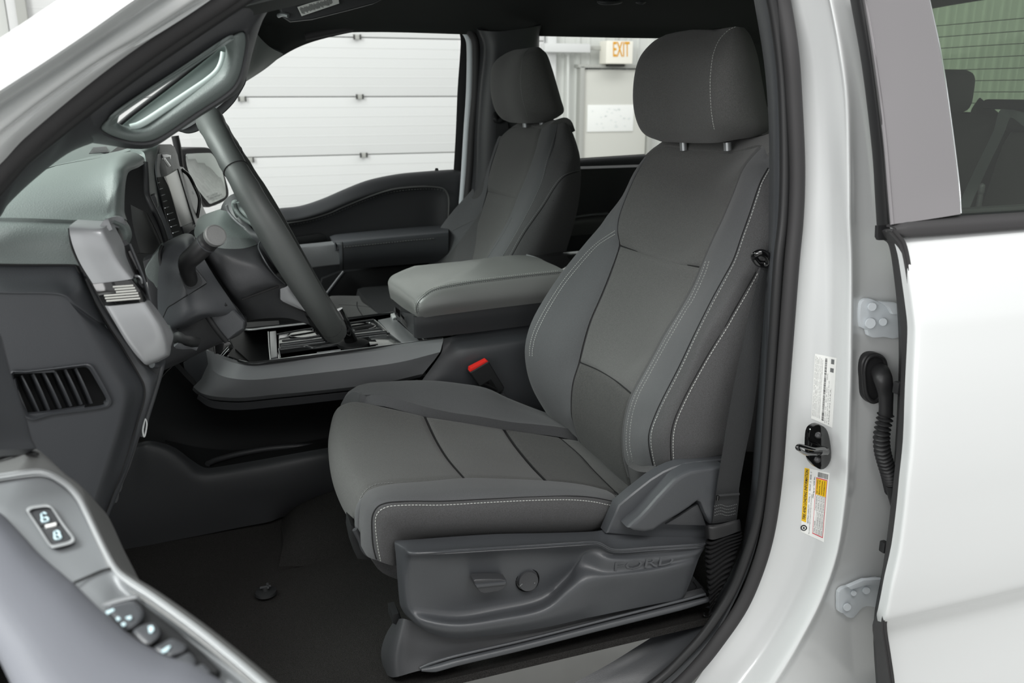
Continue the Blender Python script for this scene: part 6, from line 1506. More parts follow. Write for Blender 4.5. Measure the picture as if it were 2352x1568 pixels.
# side vent with slats
vo = [(20, 859), (60, 852), (120, 845), (190, 836), (204, 836), (214, 843), (236, 880), (254, 915), (255, 926), (246, 936), (200, 944), (120, 954), (57, 961)]
vi = [(30, 862), (60, 858), (120, 851), (186, 843), (197, 843), (206, 850), (226, 884), (242, 912), (243, 921), (236, 929), (196, 935), (120, 944), (66, 950)]
vn = grid('side_vent_frame', [[(x, y, 0.9810) for x, y in vo], [(x, y, 0.9760) for x, y in vo], [(lp(a, b, .4))+(0.9750,) for a, b in zip(vo, vi)], [(x, y, 0.9800) for x, y in vi], [(x, y, 1.0135) for x, y in vi]], da, 'end_plastic', 3, 2, closed=True, ring=True, thick=.002, linv=True)
plate('vent_well', [(30, 858), (190, 840), (205, 848), (244, 915), (240, 930), (66, 952)], .006, vn, 'plastic_black', Y=1.0035, bevel=0)
for (a, b, c_, d) in ((24, 866, 62, 953), (48, 863, 88, 946), (75, 859, 112, 942), (99, 855, 139, 938), (125, 853, 163, 933), (149, 849, 187, 929), (173, 846, 210, 927)):
    grid('slat', [[(a, b, 0.9835), ((a+c_)/2+1, (b+d)/2, 0.9800), (c_, d, 0.9835)], [(a-8, b+4, 1.0015), ((a+c_)/2-9, (b+d)/2+4, 1.0015), (c_-10, d+2, 1.0015)]], vn, 'end_plastic', 4, 2, thick=.0016)
# end vent housing in satin grey with black flag panel
tg = 'trim_gray'
hv = [
 [(179, 504, 1.008), (210, 506, 1.008), (246, 507, 1.01), (258, 508, 1.015), (283, 512, 1.03)],
 [(165, 514, .992), (200, 516, .990), (240, 518, .990), (256, 512, 1.0), (275, 508, 1.02)],
 [(159, 524, .980), (195, 527, .978), (234, 529, .978), (246, 522, .99), (262, 514, 1.01)],
 [(166, 560, .976), (204, 562, .974), (244, 564, .974), (262, 560, .982), (284, 560, 1.0)],
 [(184, 604, .976), (220, 605, .974), (262, 598, .974), (276, 590, .982), (290, 590, 1.0)],
 [(213, 651, .976), (250, 648, .974), (300, 641, .974), (306, 636, .985), (308, 630, 1.0)],
]
grid('vent_housing_upper', hv, da, tg, 5, 4, thick=.006)
bl = [
 [(213, 652, .976), (256, 648, .972), (300, 643, .972), (308, 640, .978), (316, 637, .99)],
 [(226, 676, .974), (270, 671, .970), (318, 667, .970), (325, 664, .976), (332, 662, .99)],
 [(240, 701, .976), (284, 698, .972), (327, 694, .972), (335, 690, .978), (340, 684, .99)],
]
fb_ = grid('flag_panel', bl, da, 'piano', 5, 4, thick=.006)
fbb = surface(fb_)
for (xa, ya, xb, yb) in ((260, 658.5, 306, 655.5), (264, 664.5, 310, 661.0), (267, 670.5, 313, 667.0), (240, 678.5, 317, 672.5), (242, 684.5, 319, 678.5), (245, 690.5, 322, 684.5)):
    tube('flag_stripe', [hit(fbb, xa, ya, .0004)[0], hit(fbb, (xa+xb)/2, (ya+yb)/2, .0004)[0], hit(fbb, xb, yb, .0004)[0]], .0011, fb_, 'frame_gray', n=6, smooth=2)
hl = [
 [(241, 702, .976), (251, 703, .974), (290, 699, .973), (329, 694, .974), (338, 690, .985), (344, 690, 1.0)],
 [(262, 738, .978), (270, 738, .973), (308, 733, .972), (348, 724, .973), (356, 716, .985), (362, 712, 1.0)],
 [(287, 780, .98), (296, 780, .974), (332, 772, .973), (368, 760, .974), (374, 742, .985), (388, 750, 1.0)],
 [(310, 812, .984), (320, 812, .978), (350, 802, .977), (377, 788, .978), (386, 778, .985), (398, 772, 1.0)],
 [(326, 830, .99), (334, 834, .986), (358, 826, .985), (380, 815, .985), (388, 810, .99), (393, 795, 1.0)],
 [(332, 836, 1.0), (340, 838, .996), (362, 831, .994), (384, 820, .994), (390, 814, 1.0), (393, 800, 1.01)],
]
grid('vent_housing_lower', hl, da, tg, 5, 4, thick=.006)
plate('housing_facet', [(363, 738, 1.01), (370, 744, 1.01), (390, 752, 1.01), (398, 772, 1.01), (384, 780, 1.01), (374, 765, 1.01)], .01, da, 'dash_soft', bevel=.001)
grid('housing_side', [[(296, 560, 1.0), (300, 575, 1.02), (297, 560, 1.05)], [(283, 570, 1.0), (292, 580, 1.02), (300, 580, 1.05)], [(306, 632, 1.0), (316, 640, 1.02), (330, 660, 1.05)], [(340, 686, 1.0), (346, 690, 1.02), (352, 700, 1.05)], [(362, 712, 1.0), (368, 735, 1.02), (372, 745, 1.05)]], da, 'plastic_dark', 4, 4, thick=.006)
tube('housing_gap', [(159, 524, .983), (165, 565, .98), (183, 606, .979), (213, 652, .979), (241, 703, .979), (281, 763, .984), (312, 812, .99), (328, 834, 1.0), (338, 839, 1.004)], .0014, da, 'seam', n=6)
# end vent opening beside the housing, thumbwheel
plate('vent_slot', [(283, 572), (290, 562), (302, 575), (325, 630), (340, 668), (348, 700), (342, 706), (332, 668), (312, 634)], .01, da, 'piano', Y=1.02, bevel=.001)
tube('vent_trim_line', [(297, 560, 1.015), (312, 595, 1.015), (328, 635, 1.015), (342, 680, 1.015), (347, 705, 1.015)], .0018, da, 'plastic', n=6)
tube('thumb_clip', [(311, 634, 1.0), (319, 635, .998), (324, 641, .998), (325, 650, 1.0)], .0016, da, 'silver', n=8)
# cluster recess
plate('cluster_recess', [(283, 392), (300, 378), (334, 374), (336, 400), (338, 440), (342, 456), (372, 520), (384, 560), (372, 578), (352, 600), (345, 640), (335, 650), (318, 610), (290, 565), (302, 540), (298, 519), (278, 489)], .02, da, 'plastic_black', Y=1.40, bevel=0)
grid('cluster_screen', [[(300, 470, 1.15), (320, 480, 1.30), (338, 488, 1.39)], [(306, 520, 1.15), (335, 530, 1.30), (366, 545, 1.39)], [(322, 580, 1.15), (345, 582, 1.30), (378, 580, 1.39)]], da, 'plastic_black', 4, 4, thick=.004)
tube('cluster_rim', [(333, 372, 1.395), (335, 400, 1.39), (337, 438, 1.385), (341, 455, 1.38), (352, 478, 1.38), (370, 517, 1.38), (382, 555, 1.38)], .0042, da, 'plastic_dark', n=8)
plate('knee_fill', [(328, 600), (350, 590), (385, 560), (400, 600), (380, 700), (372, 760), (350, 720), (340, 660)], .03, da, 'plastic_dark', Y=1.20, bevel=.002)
# dash top centre and the stack
grid('dash_top', [
 [(60, 412, 1.30), (110, 385, 1.45), (170, 372, 1.60), (255, 357, 1.62), (300, 345, 1.62)],
 [(60, 400, 1.55), (118, 380, 1.70), (180, 365, 1.75), (262, 350, 1.75), (305, 336, 1.75)],
 [(80, 392, 1.8), (135, 374, 1.9), (200, 360, 1.95), (275, 346, 1.95), (330, 330, 1.95)],
], da, 'dash_soft', 5, 4, thick=.01)
tp = [
 [(298, 340, 1.60), (310, 345, 1.55), (330, 350, 1.52), (336, 380, 1.50), (338, 430, 1.50), (344, 455, 1.50), (352, 462, 1.52), (356, 480, 1.52)],
 [(305, 337, 1.62), (325, 338, 1.60), (345, 341, 1.59), (349, 365, 1.58), (348, 395, 1.58), (354, 430, 1.58), (361, 455, 1.58), (364, 475, 1.58)],
 [(320, 333, 1.70), (340, 331, 1.66), (358, 332, 1.62), (362, 345, 1.61), (354, 390, 1.61), (360, 430, 1.61), (364, 455, 1.61), (368, 475, 1.61)],
]
grid('stack_cowl', tp, da, 'dash_soft', 4, 5, thick=.006)
st = [(357, 342), (360, 336), (368, 331), (394, 331), (402, 338), (408, 355), (413, 380), (424, 420), (438, 470), (450, 515), (440, 530), (425, 545), (398, 548), (388, 520), (372, 480), (361, 455), (353, 400), (350, 389)]
stY = [1.61, 1.62, 1.64, 1.80, 1.84, 1.86, 1.86, 1.86, 1.86, 1.86, 1.80, 1.72, 1.63, 1.62, 1.61, 1.61, 1.61, 1.61]
def so(x, y, Y, d=.004): 
    p = at(x, y, Y); return p+(CAM-p).normalized()*d
sfr = plate('screen_surround', [so(x, y, Y, -.008) for (x, y), Y in zip(st, stY)], .02, da, 'plastic', bevel=.002)
grid('surround_inner', [[so(x, y, Y) for x, y, Y in r] for r in ([(362, 354, 1.62), (380, 349, 1.70), (399, 352, 1.80)], [(361, 398, 1.62), (384, 394, 1.70), (408, 386, 1.81)], [(377, 468, 1.62), (401, 462, 1.70), (428, 448, 1.82)], [(398, 542, 1.63), (420, 532, 1.70), (446, 512, 1.82)])], sfr, 'door_trim', 4, 5, thick=.003)
grid('vent_strip', [[so(x, y, Y, .008) for x, y, Y in r] for r in ([(362, 407, 1.62), (370, 406, 1.64), (378, 405, 1.66)], [(370, 447, 1.62), (380, 444, 1.64), (391, 440, 1.66)], [(385, 505, 1.62), (396, 502, 1.64), (408, 499, 1.66)], [(398, 545, 1.62), (408, 541, 1.64), (418, 537, 1.66)])], sfr, 'plastic_black', 3, 4, thick=.002)
for k in range(9):
    t = k/8.0
    xa = 363+t*32+ (2 if k > 4 else 0); ya = 420+t*115
    tube('vent_slat', [so(xa, ya, 1.62, .010), so(xa+14+2*t, ya-5, 1.66, .010)], .0009, sfr, 'silver', n=6, smooth=2)
scr = plate('touch_screen', [so(381, 405, 1.655, .009), so(408, 389, 1.80, .009), so(444, 509, 1.82, .009), so(418, 520, 1.69, .009)], .004, sfr, 'gloss_screen', bevel=.0006)
tube('screen_edge', [so(408, 388, 1.80, .011), so(426, 448, 1.81, .011), so(447, 515, 1.82, .011)], .0014, sfr, 'ink', n=6)
plate('lower_glass', [so(418, 520, 1.69, .008), so(444, 510, 1.82, .008), so(449, 525, 1.82, .008), so(424, 537, 1.70, .008)], .003, sfr, 'plastic_dark', bevel=.0004)
plate('vent_thumb', [so(381, 468, 1.64, .013), so(395, 465, 1.67, .013), so(398, 475, 1.67, .013), so(385, 480, 1.64, .013)], .004, sfr, 'chrome', bevel=.0006)
plate('slot_recess', [so(373, 355, 1.66, .006), so(396, 353, 1.79, .006), so(401, 362, 1.81, .006), so(403, 376, 1.81, .006), so(396, 378, 1.78, .006), so(390, 360, 1.74, .006), so(376, 362, 1.66, .006)], .003, sfr, 'piano', bevel=.0003)
plate('slot_tab', [so(372, 364, 1.66, .010), so(380, 362, 1.69, .010), so(393, 381, 1.74, .010), so(386, 384, 1.71, .010)], .004, sfr, 'piano', bevel=.0006)
plate('slot_tab_face', [so(376, 367, 1.67, .012), so(380, 366, 1.69, .012), so(391, 381, 1.73, .012), so(387, 383, 1.71, .012)], .002, sfr, 'leather', bevel=.0004)
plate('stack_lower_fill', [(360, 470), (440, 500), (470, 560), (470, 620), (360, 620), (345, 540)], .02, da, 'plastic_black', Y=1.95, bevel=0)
# small round control left of screen
plate('stack_knob', [(342, 455), (352, 448), (358, 453), (361, 470), (360, 482), (356, 490), (350, 480), (341, 466)], .03, da, 'plastic_dark', Y=1.50, bevel=.004, smooth=3)
# passenger side of the dash beyond the screen
grid('passenger_dash_end', [
 [(400, 352, 1.95), (411, 380, 2.1), (422, 385, 2.25), (432, 400, 2.35)],
 [(405, 400, 1.95), (425, 405, 2.1), (438, 415, 2.25), (448, 430, 2.35)],
 [(425, 450, 1.95), (440, 455, 2.1), (455, 460, 2.25), (464, 470, 2.35)],
 [(440, 510, 1.95), (455, 505, 2.1), (470, 500, 2.25), (479, 500, 2.35)],
 [(450, 560, 1.95), (470, 560, 2.1), (500, 560, 2.25), (520, 560, 2.35)],
], da, 'leather', 4, 4, thick=.01)
tube('passenger_vent_rim', [(418, 390, 2.08), (433, 402, 2.09), (446, 426, 2.1), (457, 452, 2.1), (458, 470, 2.1), (453, 500, 2.1)], .004, da, 'piano', n=8)
plate('passenger_vent_knob', [(440, 438, 2.08), (446, 439, 2.08), (449, 445, 2.08), (444, 447, 2.08)], .006, da, 'chrome', bevel=.001)
plate('badge', [(425, 434, 2.0), (428, 433, 2.0), (431, 440, 2.0), (431, 446, 2.0), (427, 444, 2.0)], .003, da, 'silver', bevel=.0006, smooth=2)
plate('speaker_grille', [atz(204, 352, 1.533), atz(214, 338, 1.533), atz(244, 336, 1.533), atz(250, 349, 1.533)], .004, da, 'plastic_dark', bevel=.0005, dirv=Vector((0, 0, -1)))
random.seed(2)
grv = []; grf = []
for i in range(9):
    for j in range(5):
        p = atz(211+i*4.0+j*.8, 339+j*2.8-i*.1, 1.5345); k = len(grv)
        grv += [p+Vector((a, b, 0)) for a, b in ((-.003, 0), (0, -.004), (.003, 0), (0, .004))]; grf.append((k, k+1, k+2, k+3))
finish('grille_holes', grv, grf, 'ink', da, 30, {'kind': 'stuff'}, flat=True)
box('dash_body', (-.50, 1.75, 1.18), (.30, 1.35, .40), da, 'plastic_black', .02)
box('dash_deck', (-.42, 1.98, 1.497), (.52, .95, .07), da, 'dash_soft', .015)
box('passenger_dash', (-.34, 2.12, 1.30), (.36, .62, .30), da, 'plastic_dark', .03)

# ================================================================== steering column
sc = thing('steering_column', 'grey steering column shroud with turn signal stalk beneath the wheel', 'steering column', at(500, 640, 1.28))
us = [
 [(448, 545, 1.17), (446, 530, 1.20), (452, 510, 1.24), (458, 500, 1.32), (470, 492, 1.40)],
 [(475, 560, 1.13), (478, 535, 1.15), (484, 510, 1.20), (492, 488, 1.30), (505, 480, 1.40)],
 [(510, 570, 1.12), (514, 540, 1.13), (515, 505, 1.19), (522, 474, 1.29), (535, 470, 1.40)],
 [(560, 570, 1.13), (560, 545, 1.14), (556, 520, 1.19), (545, 485, 1.29), (548, 472, 1.40)],
 [(605, 556, 1.15), (598, 545, 1.16), (585, 528, 1.20), (562, 500, 1.29), (560, 480, 1.40)],
]
grid('upper_shroud', us, sc, 'dash_soft', 5, 5, thick=.008)
lsr = [
 [(448, 545, 1.17), (475, 560, 1.13), (510, 570, 1.12), (560, 570, 1.13), (608, 558, 1.15)],
 [(460, 575, 1.16), (485, 590, 1.12), (520, 588, 1.11), (570, 586, 1.12), (618, 580, 1.14)],
 [(475, 600, 1.15), (510, 625, 1.11), (550, 620, 1.105), (600, 612, 1.11), (640, 625, 1.14)],
 [(510, 650, 1.15), (535, 668, 1.11), (580, 655, 1.105), (625, 648, 1.115), (668, 655, 1.14)],
 [(540, 700, 1.16), (565, 695, 1.13), (600, 680, 1.13), (640, 672, 1.14), (680, 680, 1.16)],
 [(566, 738, 1.19), (590, 733, 1.17), (625, 730, 1.17), (665, 731, 1.17), (712, 745, 1.18)],
]
grid('column_body', lsr, sc, 'plastic_dark', 5, 5, thick=.01)
tube('body_crease', [(556, 688, 1.118), (600, 672, 1.118), (640, 657, 1.125)], .0016, sc, 'seam', n=6)
tube('airbag_seam', [(600, 550, 1.13), (594, 562, 1.125), (596, 575, 1.12), (612, 605, 1.112), (632, 632, 1.12), (655, 652, 1.13)], .0010, sc, 'plastic', n=6)
ls = [
 [(410, 541, 1.24), (425, 536, 1.22), (440, 538, 1.20), (448, 546, 1.17)],
 [(373, 562, 1.20), (400, 560, 1.16), (430, 560, 1.13), (458, 572, 1.13)],
 [(366, 600, 1.18), (398, 610, 1.13), (430, 610, 1.11), (472, 600, 1.12)],
 [(362, 658, 1.17), (400, 655, 1.12), (440, 652, 1.10), (496, 640, 1.12)],
 [(362, 700, 1.17), (395, 702, 1.12), (445, 690, 1.10), (520, 675, 1.12)],
 [(366, 735, 1.17), (400, 748, 1.12), (460, 720, 1.10), (545, 712, 1.13)],
 [(380, 765, 1.19), (415, 760, 1.14), (480, 728, 1.12), (565, 738, 1.16)],
]
lw_ = grid('lower_shroud', ls, sc, 'plastic', 5, 5, thick=.008)
lwb = surface(lw_)
seamline('seam', [(430, 677), (445, 669), (460, 660), (474, 651)], lwb, lw_, r=.0007, off=0)
seamline('seam', [(372, 735), (378, 722), (386, 706), (398, 698), (430, 678)], lwb, lw_, r=.0007, off=0)
plate('inner_shroud', [(400, 600), (470, 585), (510, 620), (560, 735), (548, 760), (525, 782), (470, 800), (400, 760)], .04, sc, 'plastic_black', Y=1.22, bevel=.002)
# lower knee piece
grid('lower_shroud_step', [[(370, 770, 1.16), (400, 755, 1.15), (470, 715, 1.13), (524, 692, 1.14), (545, 705, 1.15)], [(367, 795, 1.17), (410, 785, 1.155), (480, 745, 1.14), (530, 722, 1.15), (567, 740, 1.16)], [(368, 835, 1.19), (420, 818, 1.17), (490, 788, 1.16), (540, 770, 1.165), (562, 757, 1.175)], [(366, 855, 1.21), (425, 828, 1.19), (490, 796, 1.18), (545, 772, 1.18), (565, 755, 1.18)]], sc, 'plastic_dark', 5, 4, thick=.01)
plate('shroud_block', [(472, 722), (524, 697), (563, 738), (561, 756), (545, 766), (524, 783), (510, 775)], .02, sc, 'plastic', Y=1.125, bevel=.005, segs=3)
tube('shroud_groove', [(476, 726, 1.122), (500, 760, 1.122), (520, 784, 1.125)], .0035, sc, 'plastic_black', n=8)
tube('shroud_underline', [(405, 752, 1.128), (460, 730, 1.125), (500, 708, 1.12), (520, 697, 1.12)], .0030, sc, 'plastic_black', n=8)
plate('cluster_tower', [(333, 620), (345, 598), (362, 574), (374, 562), (376, 580), (374, 600), (378, 640), (372, 656), (362, 664), (352, 650), (340, 640)], .02, sc, 'dash_soft', Y=1.19, bevel=.004, smooth=2, segs=3)
tube('tower_edge', [(374, 563, 1.175), (369, 575, 1.175), (368, 595, 1.175), (374, 620, 1.172), (374, 645, 1.17), (364, 662, 1.17)], .0022, sc, 'plastic_black', n=8)
# stalk
rec = plate('stalk_recess', [(411, 628), (418, 621), (448, 614), (476, 649), (431, 678)], .004, sc, 'plastic', Y=1.097, bevel=.0012)
plate('recess_hollow', [(414, 632), (420, 626), (446, 620), (462, 640), (462, 655), (440, 664), (428, 660)], .003, sc, 'plastic_dark', Y=1.0955, bevel=.0008, smooth=2)
stk = tube('turn_signal_stalk', [(440, 650, 1.115), (437, 640, 1.095), (430, 618, 1.08), (432, 600, 1.07), (447, 585, 1.06), (464, 568, 1.055), (478, 555, 1.052), (486, 548, 1.048)], [.0085, .0085, .0095, .011, .0115, .0120, .0120, .0118], sc, 'rubber_dark', n=22, smooth=5)
pa, pb_ = at(493, 542, 1.045), at(464, 568, 1.055)
ax = (pa-pb_).normalized()
ax = (ax+(CAM-pa).normalized()*1.1).normalized()
disc('stalk_cap', pa-ax*.002, ax, .0128, .01, stk, 'leather', prof=[(.0128, 0), (.0130, .004), (.0126, .0062), (.0112, .0066), (.0110, .0060), (.001, .0062)], n=32)
tube('stalk_ring', [pb_+(pa-pb_)*.30+Vector((0, 0, 0)), pb_+(pa-pb_)*.34], .01235, stk, 'plastic', n=24, smooth=0)
# tilt lever
tube('tilt_lever', [(402, 778, 1.12), (412, 774, 1.11), (425, 780, 1.105), (440, 783, 1.105), (456, 786, 1.11)], [.004, .004, .0035, .004, .0035], sc, 'plastic_black', n=10, flat=1.8)
plate('tilt_lever_face', [(399, 796), (404, 801), (420, 803), (440, 802), (452, 806), (456, 797), (440, 797), (425, 793), (416, 787), (408, 788)], .01, sc, 'plastic', Y=1.108, bevel=.002)
plate('boss_ring', [(534, 466), (545, 462), (556, 476), (575, 500), (598, 524), (604, 540), (590, 536), (560, 520), (540, 496), (533, 478)], .02, sc, 'dash_soft', Y=1.22, bevel=.004, smooth=3, segs=3)
tube('boss_line', [(520, 471, 1.2), (526, 488, 1.2), (545, 510, 1.19), (570, 528, 1.18), (598, 541, 1.17)], .0018, sc, 'trim_gray', n=8)
tube('boss_line', [(538, 466, 1.21), (541, 480, 1.21), (556, 500, 1.2), (580, 516, 1.19), (598, 526, 1.18)], .003, sc, 'dash_soft', n=8)
tube('boss_line', [(549, 464, 1.21), (553, 478, 1.21), (568, 495, 1.2), (590, 512, 1.19)], .004, sc, 'dash_soft', n=8)

# ================================================================== steering wheel, seen edge-on
sw_ = thing('steering_wheel', 'dark leather steering wheel seen edge-on in front of the passenger door', 'steering wheel', at(632, 520, 1.28))
T0, B0 = at(482, 276, 1.28), at(764, 749, 1.28)
Cw = (T0+B0)/2; e2 = (T0-B0).normalized(); Rw = (T0-B0).length/2
nw = Vector((0, 1, 0)).cross(e2).normalized()
if nw.x < 0: nw = -nw
e1v = (Vector((0, 1, 0))+nw*.030).normalized()
rim = [Cw+e1v*(math.cos(a)*Rw)+e2*(math.sin(a)*Rw) for a in [2*math.pi*i/72 for i in range(72)]]
rr = []
for i in range(72):
    a = 2*math.pi*i/72
    rr.append(.0170+.0012*math.cos(4*a)+.0006*math.cos(24*a if .3 < math.sin(a) < .95 else 0))
rimo = tube('rim', rim, rr, sw_, 'wheel_leather', n=20, closed=True, smooth=0, ref=nw, flat=1.0)
def ring_at(name, a, r, m, w=.0006):
    c = Cw+e1v*(math.cos(a)*Rw)+e2*(math.sin(a)*Rw); t = (-e1v*math.sin(a)+e2*math.cos(a)).normalized()
    rad = (c-Cw).normalized()
    pts = [c+rad*(math.cos(b)*r)+nw*(math.sin(b)*r) for b in [2*math.pi*i/24 for i in range(24)]]
    return tube(name, pts, w, rimo, m, n=6, closed=True, smooth=0)
for a in (math.pi-.70, math.pi+.95, .70, -.95):
    ring_at('rim_seam', a, .0170+.0012*math.cos(4*a)+.0001, 'seam', .0006)
# hub, spokes, airbag
hub = Cw-nw*.035
bag = [ [hub+e1v*(math.cos(t)*s)+e2*(math.sin(t)*s*.85)+nw*h for t in [2*math.pi*i/12 for i in range(12)]] for s, h in ((.050, -.03), (.075, -.012), (.083, .006), (.075, .022), (.04, .032)) ]
grid('airbag_cover', bag, sw_, 'plastic_dark', 3, 3, closed=True, cap=True, thick=0)
for s in (-1, 1):
    g = []
    for k, (d, h) in enumerate(((.07, .045), (.11, .030), (.15, .024), (Rw-.004, .022))):
        c = hub+e1v*(s*d)+nw*(.004+.035*max(0, d-.1)/.08*.8)
        g.append([c+e2*h+nw*.006, c+e2*h-nw*.006, c-e2*h-nw*.006, c-e2*h+nw*.006])
    grid('spoke', g, sw_, 'plastic_dark', 3, 4, closed=True, cap=True, thick=0)
lsp = [[Vector(p) for p in r] for r in (
 [at(572, 737, 1.22), at(600, 722, 1.2), at(640, 700, 1.19), at(652, 696, 1.19)],
 [at(612, 737, 1.22), at(640, 728, 1.2), at(672, 712, 1.19), at(700, 722, 1.2)],
 [at(668, 736, 1.24), at(690, 735, 1.22), at(712, 728, 1.20), at(722, 735, 1.22)],
 [at(712, 748, 1.27), at(728, 746, 1.25), at(744, 744, 1.24), at(754, 750, 1.26)],
 [at(748, 786, 1.28), at(758, 782, 1.27), at(770, 776, 1.26), at(778, 780, 1.28)])]
grid('lower_spoke', lsp, sw_, 'plastic_black', 4, 5, thick=.01)
plate('spoke_bezel', [(643, 661), (650, 658), (664, 654), (669, 652), (670, 668), (680, 682), (702, 700), (706, 717), (690, 712), (650, 693), (644, 688)], .012, sw_, 'trim_gray', Y=1.135, bevel=.002)
plate('spoke_bezel_face', [(672, 670), (682, 676), (700, 694), (703, 703), (690, 696), (676, 682)], .004, sw_, 'silver', Y=1.128, bevel=.001)
tube('spoke_line', [(648, 694, 1.13), (680, 708, 1.13), (712, 722, 1.14)], .0012, sw_, 'seam', n=6)

# ================================================================== passenger door
pd = thing('passenger_door', 'dark inner panel of the closed passenger door with stitched insert and armrest', 'door', (0.5, 2.55, 1.1))
topl = [(600, 492), (636, 479), (687, 473), (738, 457), (789, 435), (840, 415), (891, 403), (942, 396), (1041, 389), (1060, 392), (1068, 398)]
pdg = [
 [(x, y, 2.56) for x, y in topl],
 [(x+1, y+2, 2.525) for x, y in topl],
 [(610, 512, 2.50), (645, 500, 2.50), (690, 494, 2.50), (742, 478, 2.50), (794, 456, 2.50), (844, 437, 2.50), (894, 424, 2.50), (944, 417, 2.50), (1030, 413, 2.50), (1052, 415, 2.50), (1068, 420, 2.505)],
 [(615, 525, 2.495), (650, 512, 2.495), (700, 502, 2.495), (752, 486, 2.495), (804, 464, 2.495), (855, 446, 2.495), (900, 435, 2.495), (950, 430, 2.495), (1008, 428, 2.495), (1040, 440, 2.495), (1066, 450, 2.505)],
 [(620, 540, 2.515), (660, 520, 2.515), (705, 512, 2.515), (757, 496, 2.515), (808, 475, 2.515), (860, 456, 2.515), (905, 445, 2.515), (950, 440, 2.515), (1000, 437, 2.515), (1034, 450, 2.50), (1064, 470, 2.505)],
 [(640, 590, 2.52), (680, 570, 2.52), (720, 560, 2.52), (765, 550, 2.52), (812, 545, 2.52), (862, 538, 2.52), (908, 532, 2.52), (955, 527, 2.52), (1000, 522, 2.52), (1030, 510, 2.505), (1060, 520, 2.505)],
 [(650, 700, 2.52), (690, 700, 2.52), (730, 700, 2.52), (770, 700, 2.52), (815, 700, 2.52), (865, 700, 2.52), (910, 700, 2.52), (960, 700, 2.52), (1000, 700, 2.52), (1030, 700, 2.52), (1060, 700, 2.52)],
]
pdo = grid('trim_panel', pdg, pd, 'plastic_dark', 4, 4, thick=.02)
pdb = surface(pdo)
sl = [(657, 512), (709, 503), (755, 489), (780, 478), (806, 467), (852, 449), (890, 437), (925, 431), (970, 428), (1003, 429), (1020, 434), (1029, 448), (1031, 470), (1030, 500)]
seamline('insert_piping', sl, pdb, pdo, 'leather', r=.0028, off=.001)
stitch('stitching', [(a+2, b+4) for a, b in sl[:-1]], pdb, pdo, 'stitch_dim', step=.009, dash=.0065, wd=.0008, off=.003)
arm = [
 [(757, 543, 2.50), (772, 538, 2.50), (850, 530, 2.50), (950, 521, 2.50), (1030, 515, 2.50)],
 [(762, 548, 2.42), (776, 545, 2.42), (850, 537, 2.42), (950, 528, 2.42), (1030, 522, 2.42)],
 [(770, 556, 2.38), (785, 556, 2.375), (850, 549, 2.375), (950, 540, 2.375), (1030, 533, 2.375)],
 [(778, 570, 2.375), (787, 569, 2.37), (850, 563, 2.37), (950, 553, 2.37), (1030, 546, 2.37)],
 [(780, 600, 2.38), (788, 600, 2.375), (850, 594, 2.375), (950, 585, 2.375), (1030, 578, 2.375)],
 [(780, 618, 2.40), (788, 620, 2.40), (850, 614, 2.40), (950, 606, 2.40), (1030, 600, 2.40)],
]
ar = grid('armrest', arm, pd, 'plastic', 5, 4, thick=.03)
stitch('stitching', [(789, 567), (850, 561), (900, 556), (950, 551), (1000, 547)], surface(ar), ar, 'stitch_dim', step=.008, dash=.006, wd=.0009, off=.001)
seamline('seam', [(786, 556), (787, 570), (788, 600), (788, 618)], surface(ar), ar, r=.0015)
plate('pull_handle_trim', [(688, 567), (740, 562), (784, 557), (787, 560), (788, 604), (780, 608), (735, 613), (712, 616)], .04, pd, 'trim_gray', Y=2.395, bevel=.006, segs=3)
plate('handle_recess', [(676, 545), (730, 537), (748, 540), (752, 552), (690, 562), (680, 560)], .01, pd, 'plastic_black', Y=2.50, bevel=.003)
plate('lower_map_pocket', [(740, 640), (780, 624), (900, 612), (1030, 604), (1040, 740), (740, 760), (728, 690)], .02, pd, 'plastic_black', Y=2.485, bevel=.004)
tube('pocket_edge', [(790, 624, 2.475), (782, 634, 2.475), (765, 656, 2.475), (750, 676, 2.475)], .006, pd, 'plastic', n=8)
tube('lock_pin', [at(1003, 400, 2.54), at(1003, 392, 2.54), at(1003, 386, 2.54)], [.006, .006, .004], pd, 'plastic_black', n=10, smooth=2)
disc('pin_grommet', at(1003, 399, 2.535), Vector((0, 0, 1)), .014, .003, pd, 'rubber_dark', n=16)
# window frame of the door
fr = [(455, 285), (500, 242), (561, 189), (650, 128), (704, 101), (772, 82), (840, 70), (942, 63), (1022, 59), (1043, 64), (1055, 76), (1058, 102), (1051, 204), (1047, 300), (1042, 389)]
rows_o = [(450, 282), (494, 238), (556, 184), (646, 122), (701, 95), (770, 76), (839, 64), (942, 57), (1028, 53), (1056, 60), (1072, 78), (1077, 104), (1072, 204), (1068, 300), (1062, 398)]
grid('window_frame', [[(x, y, 2.56) for x, y in rows_o], [(x, y, 2.53) for x, y in rows_o], [(x, y, 2.53) for x, y in fr], [(x, y, 2.56) for x, y in fr]], pd, 'rubber_dark', 4, 2, thick=.004, linv=True)
plate('window_glass', [(x, y, 2.575) for x, y in [(430, 300), (500, 242), (561, 189), (650, 128), (704, 101), (772, 82), (840, 70), (942, 63), (1030, 60), (1052, 75), (1054, 204), (1046, 300), (1044, 400), (840, 424), (700, 480), (500, 500)]], .004, pd, 'glass_clear', bevel=0)
tube('quarter_post', [(402, 312, 2.56), (408, 340, 2.56), (412, 375, 2.56), (416, 400, 2.56)], .010, pd, 'rubber_dark', n=8)
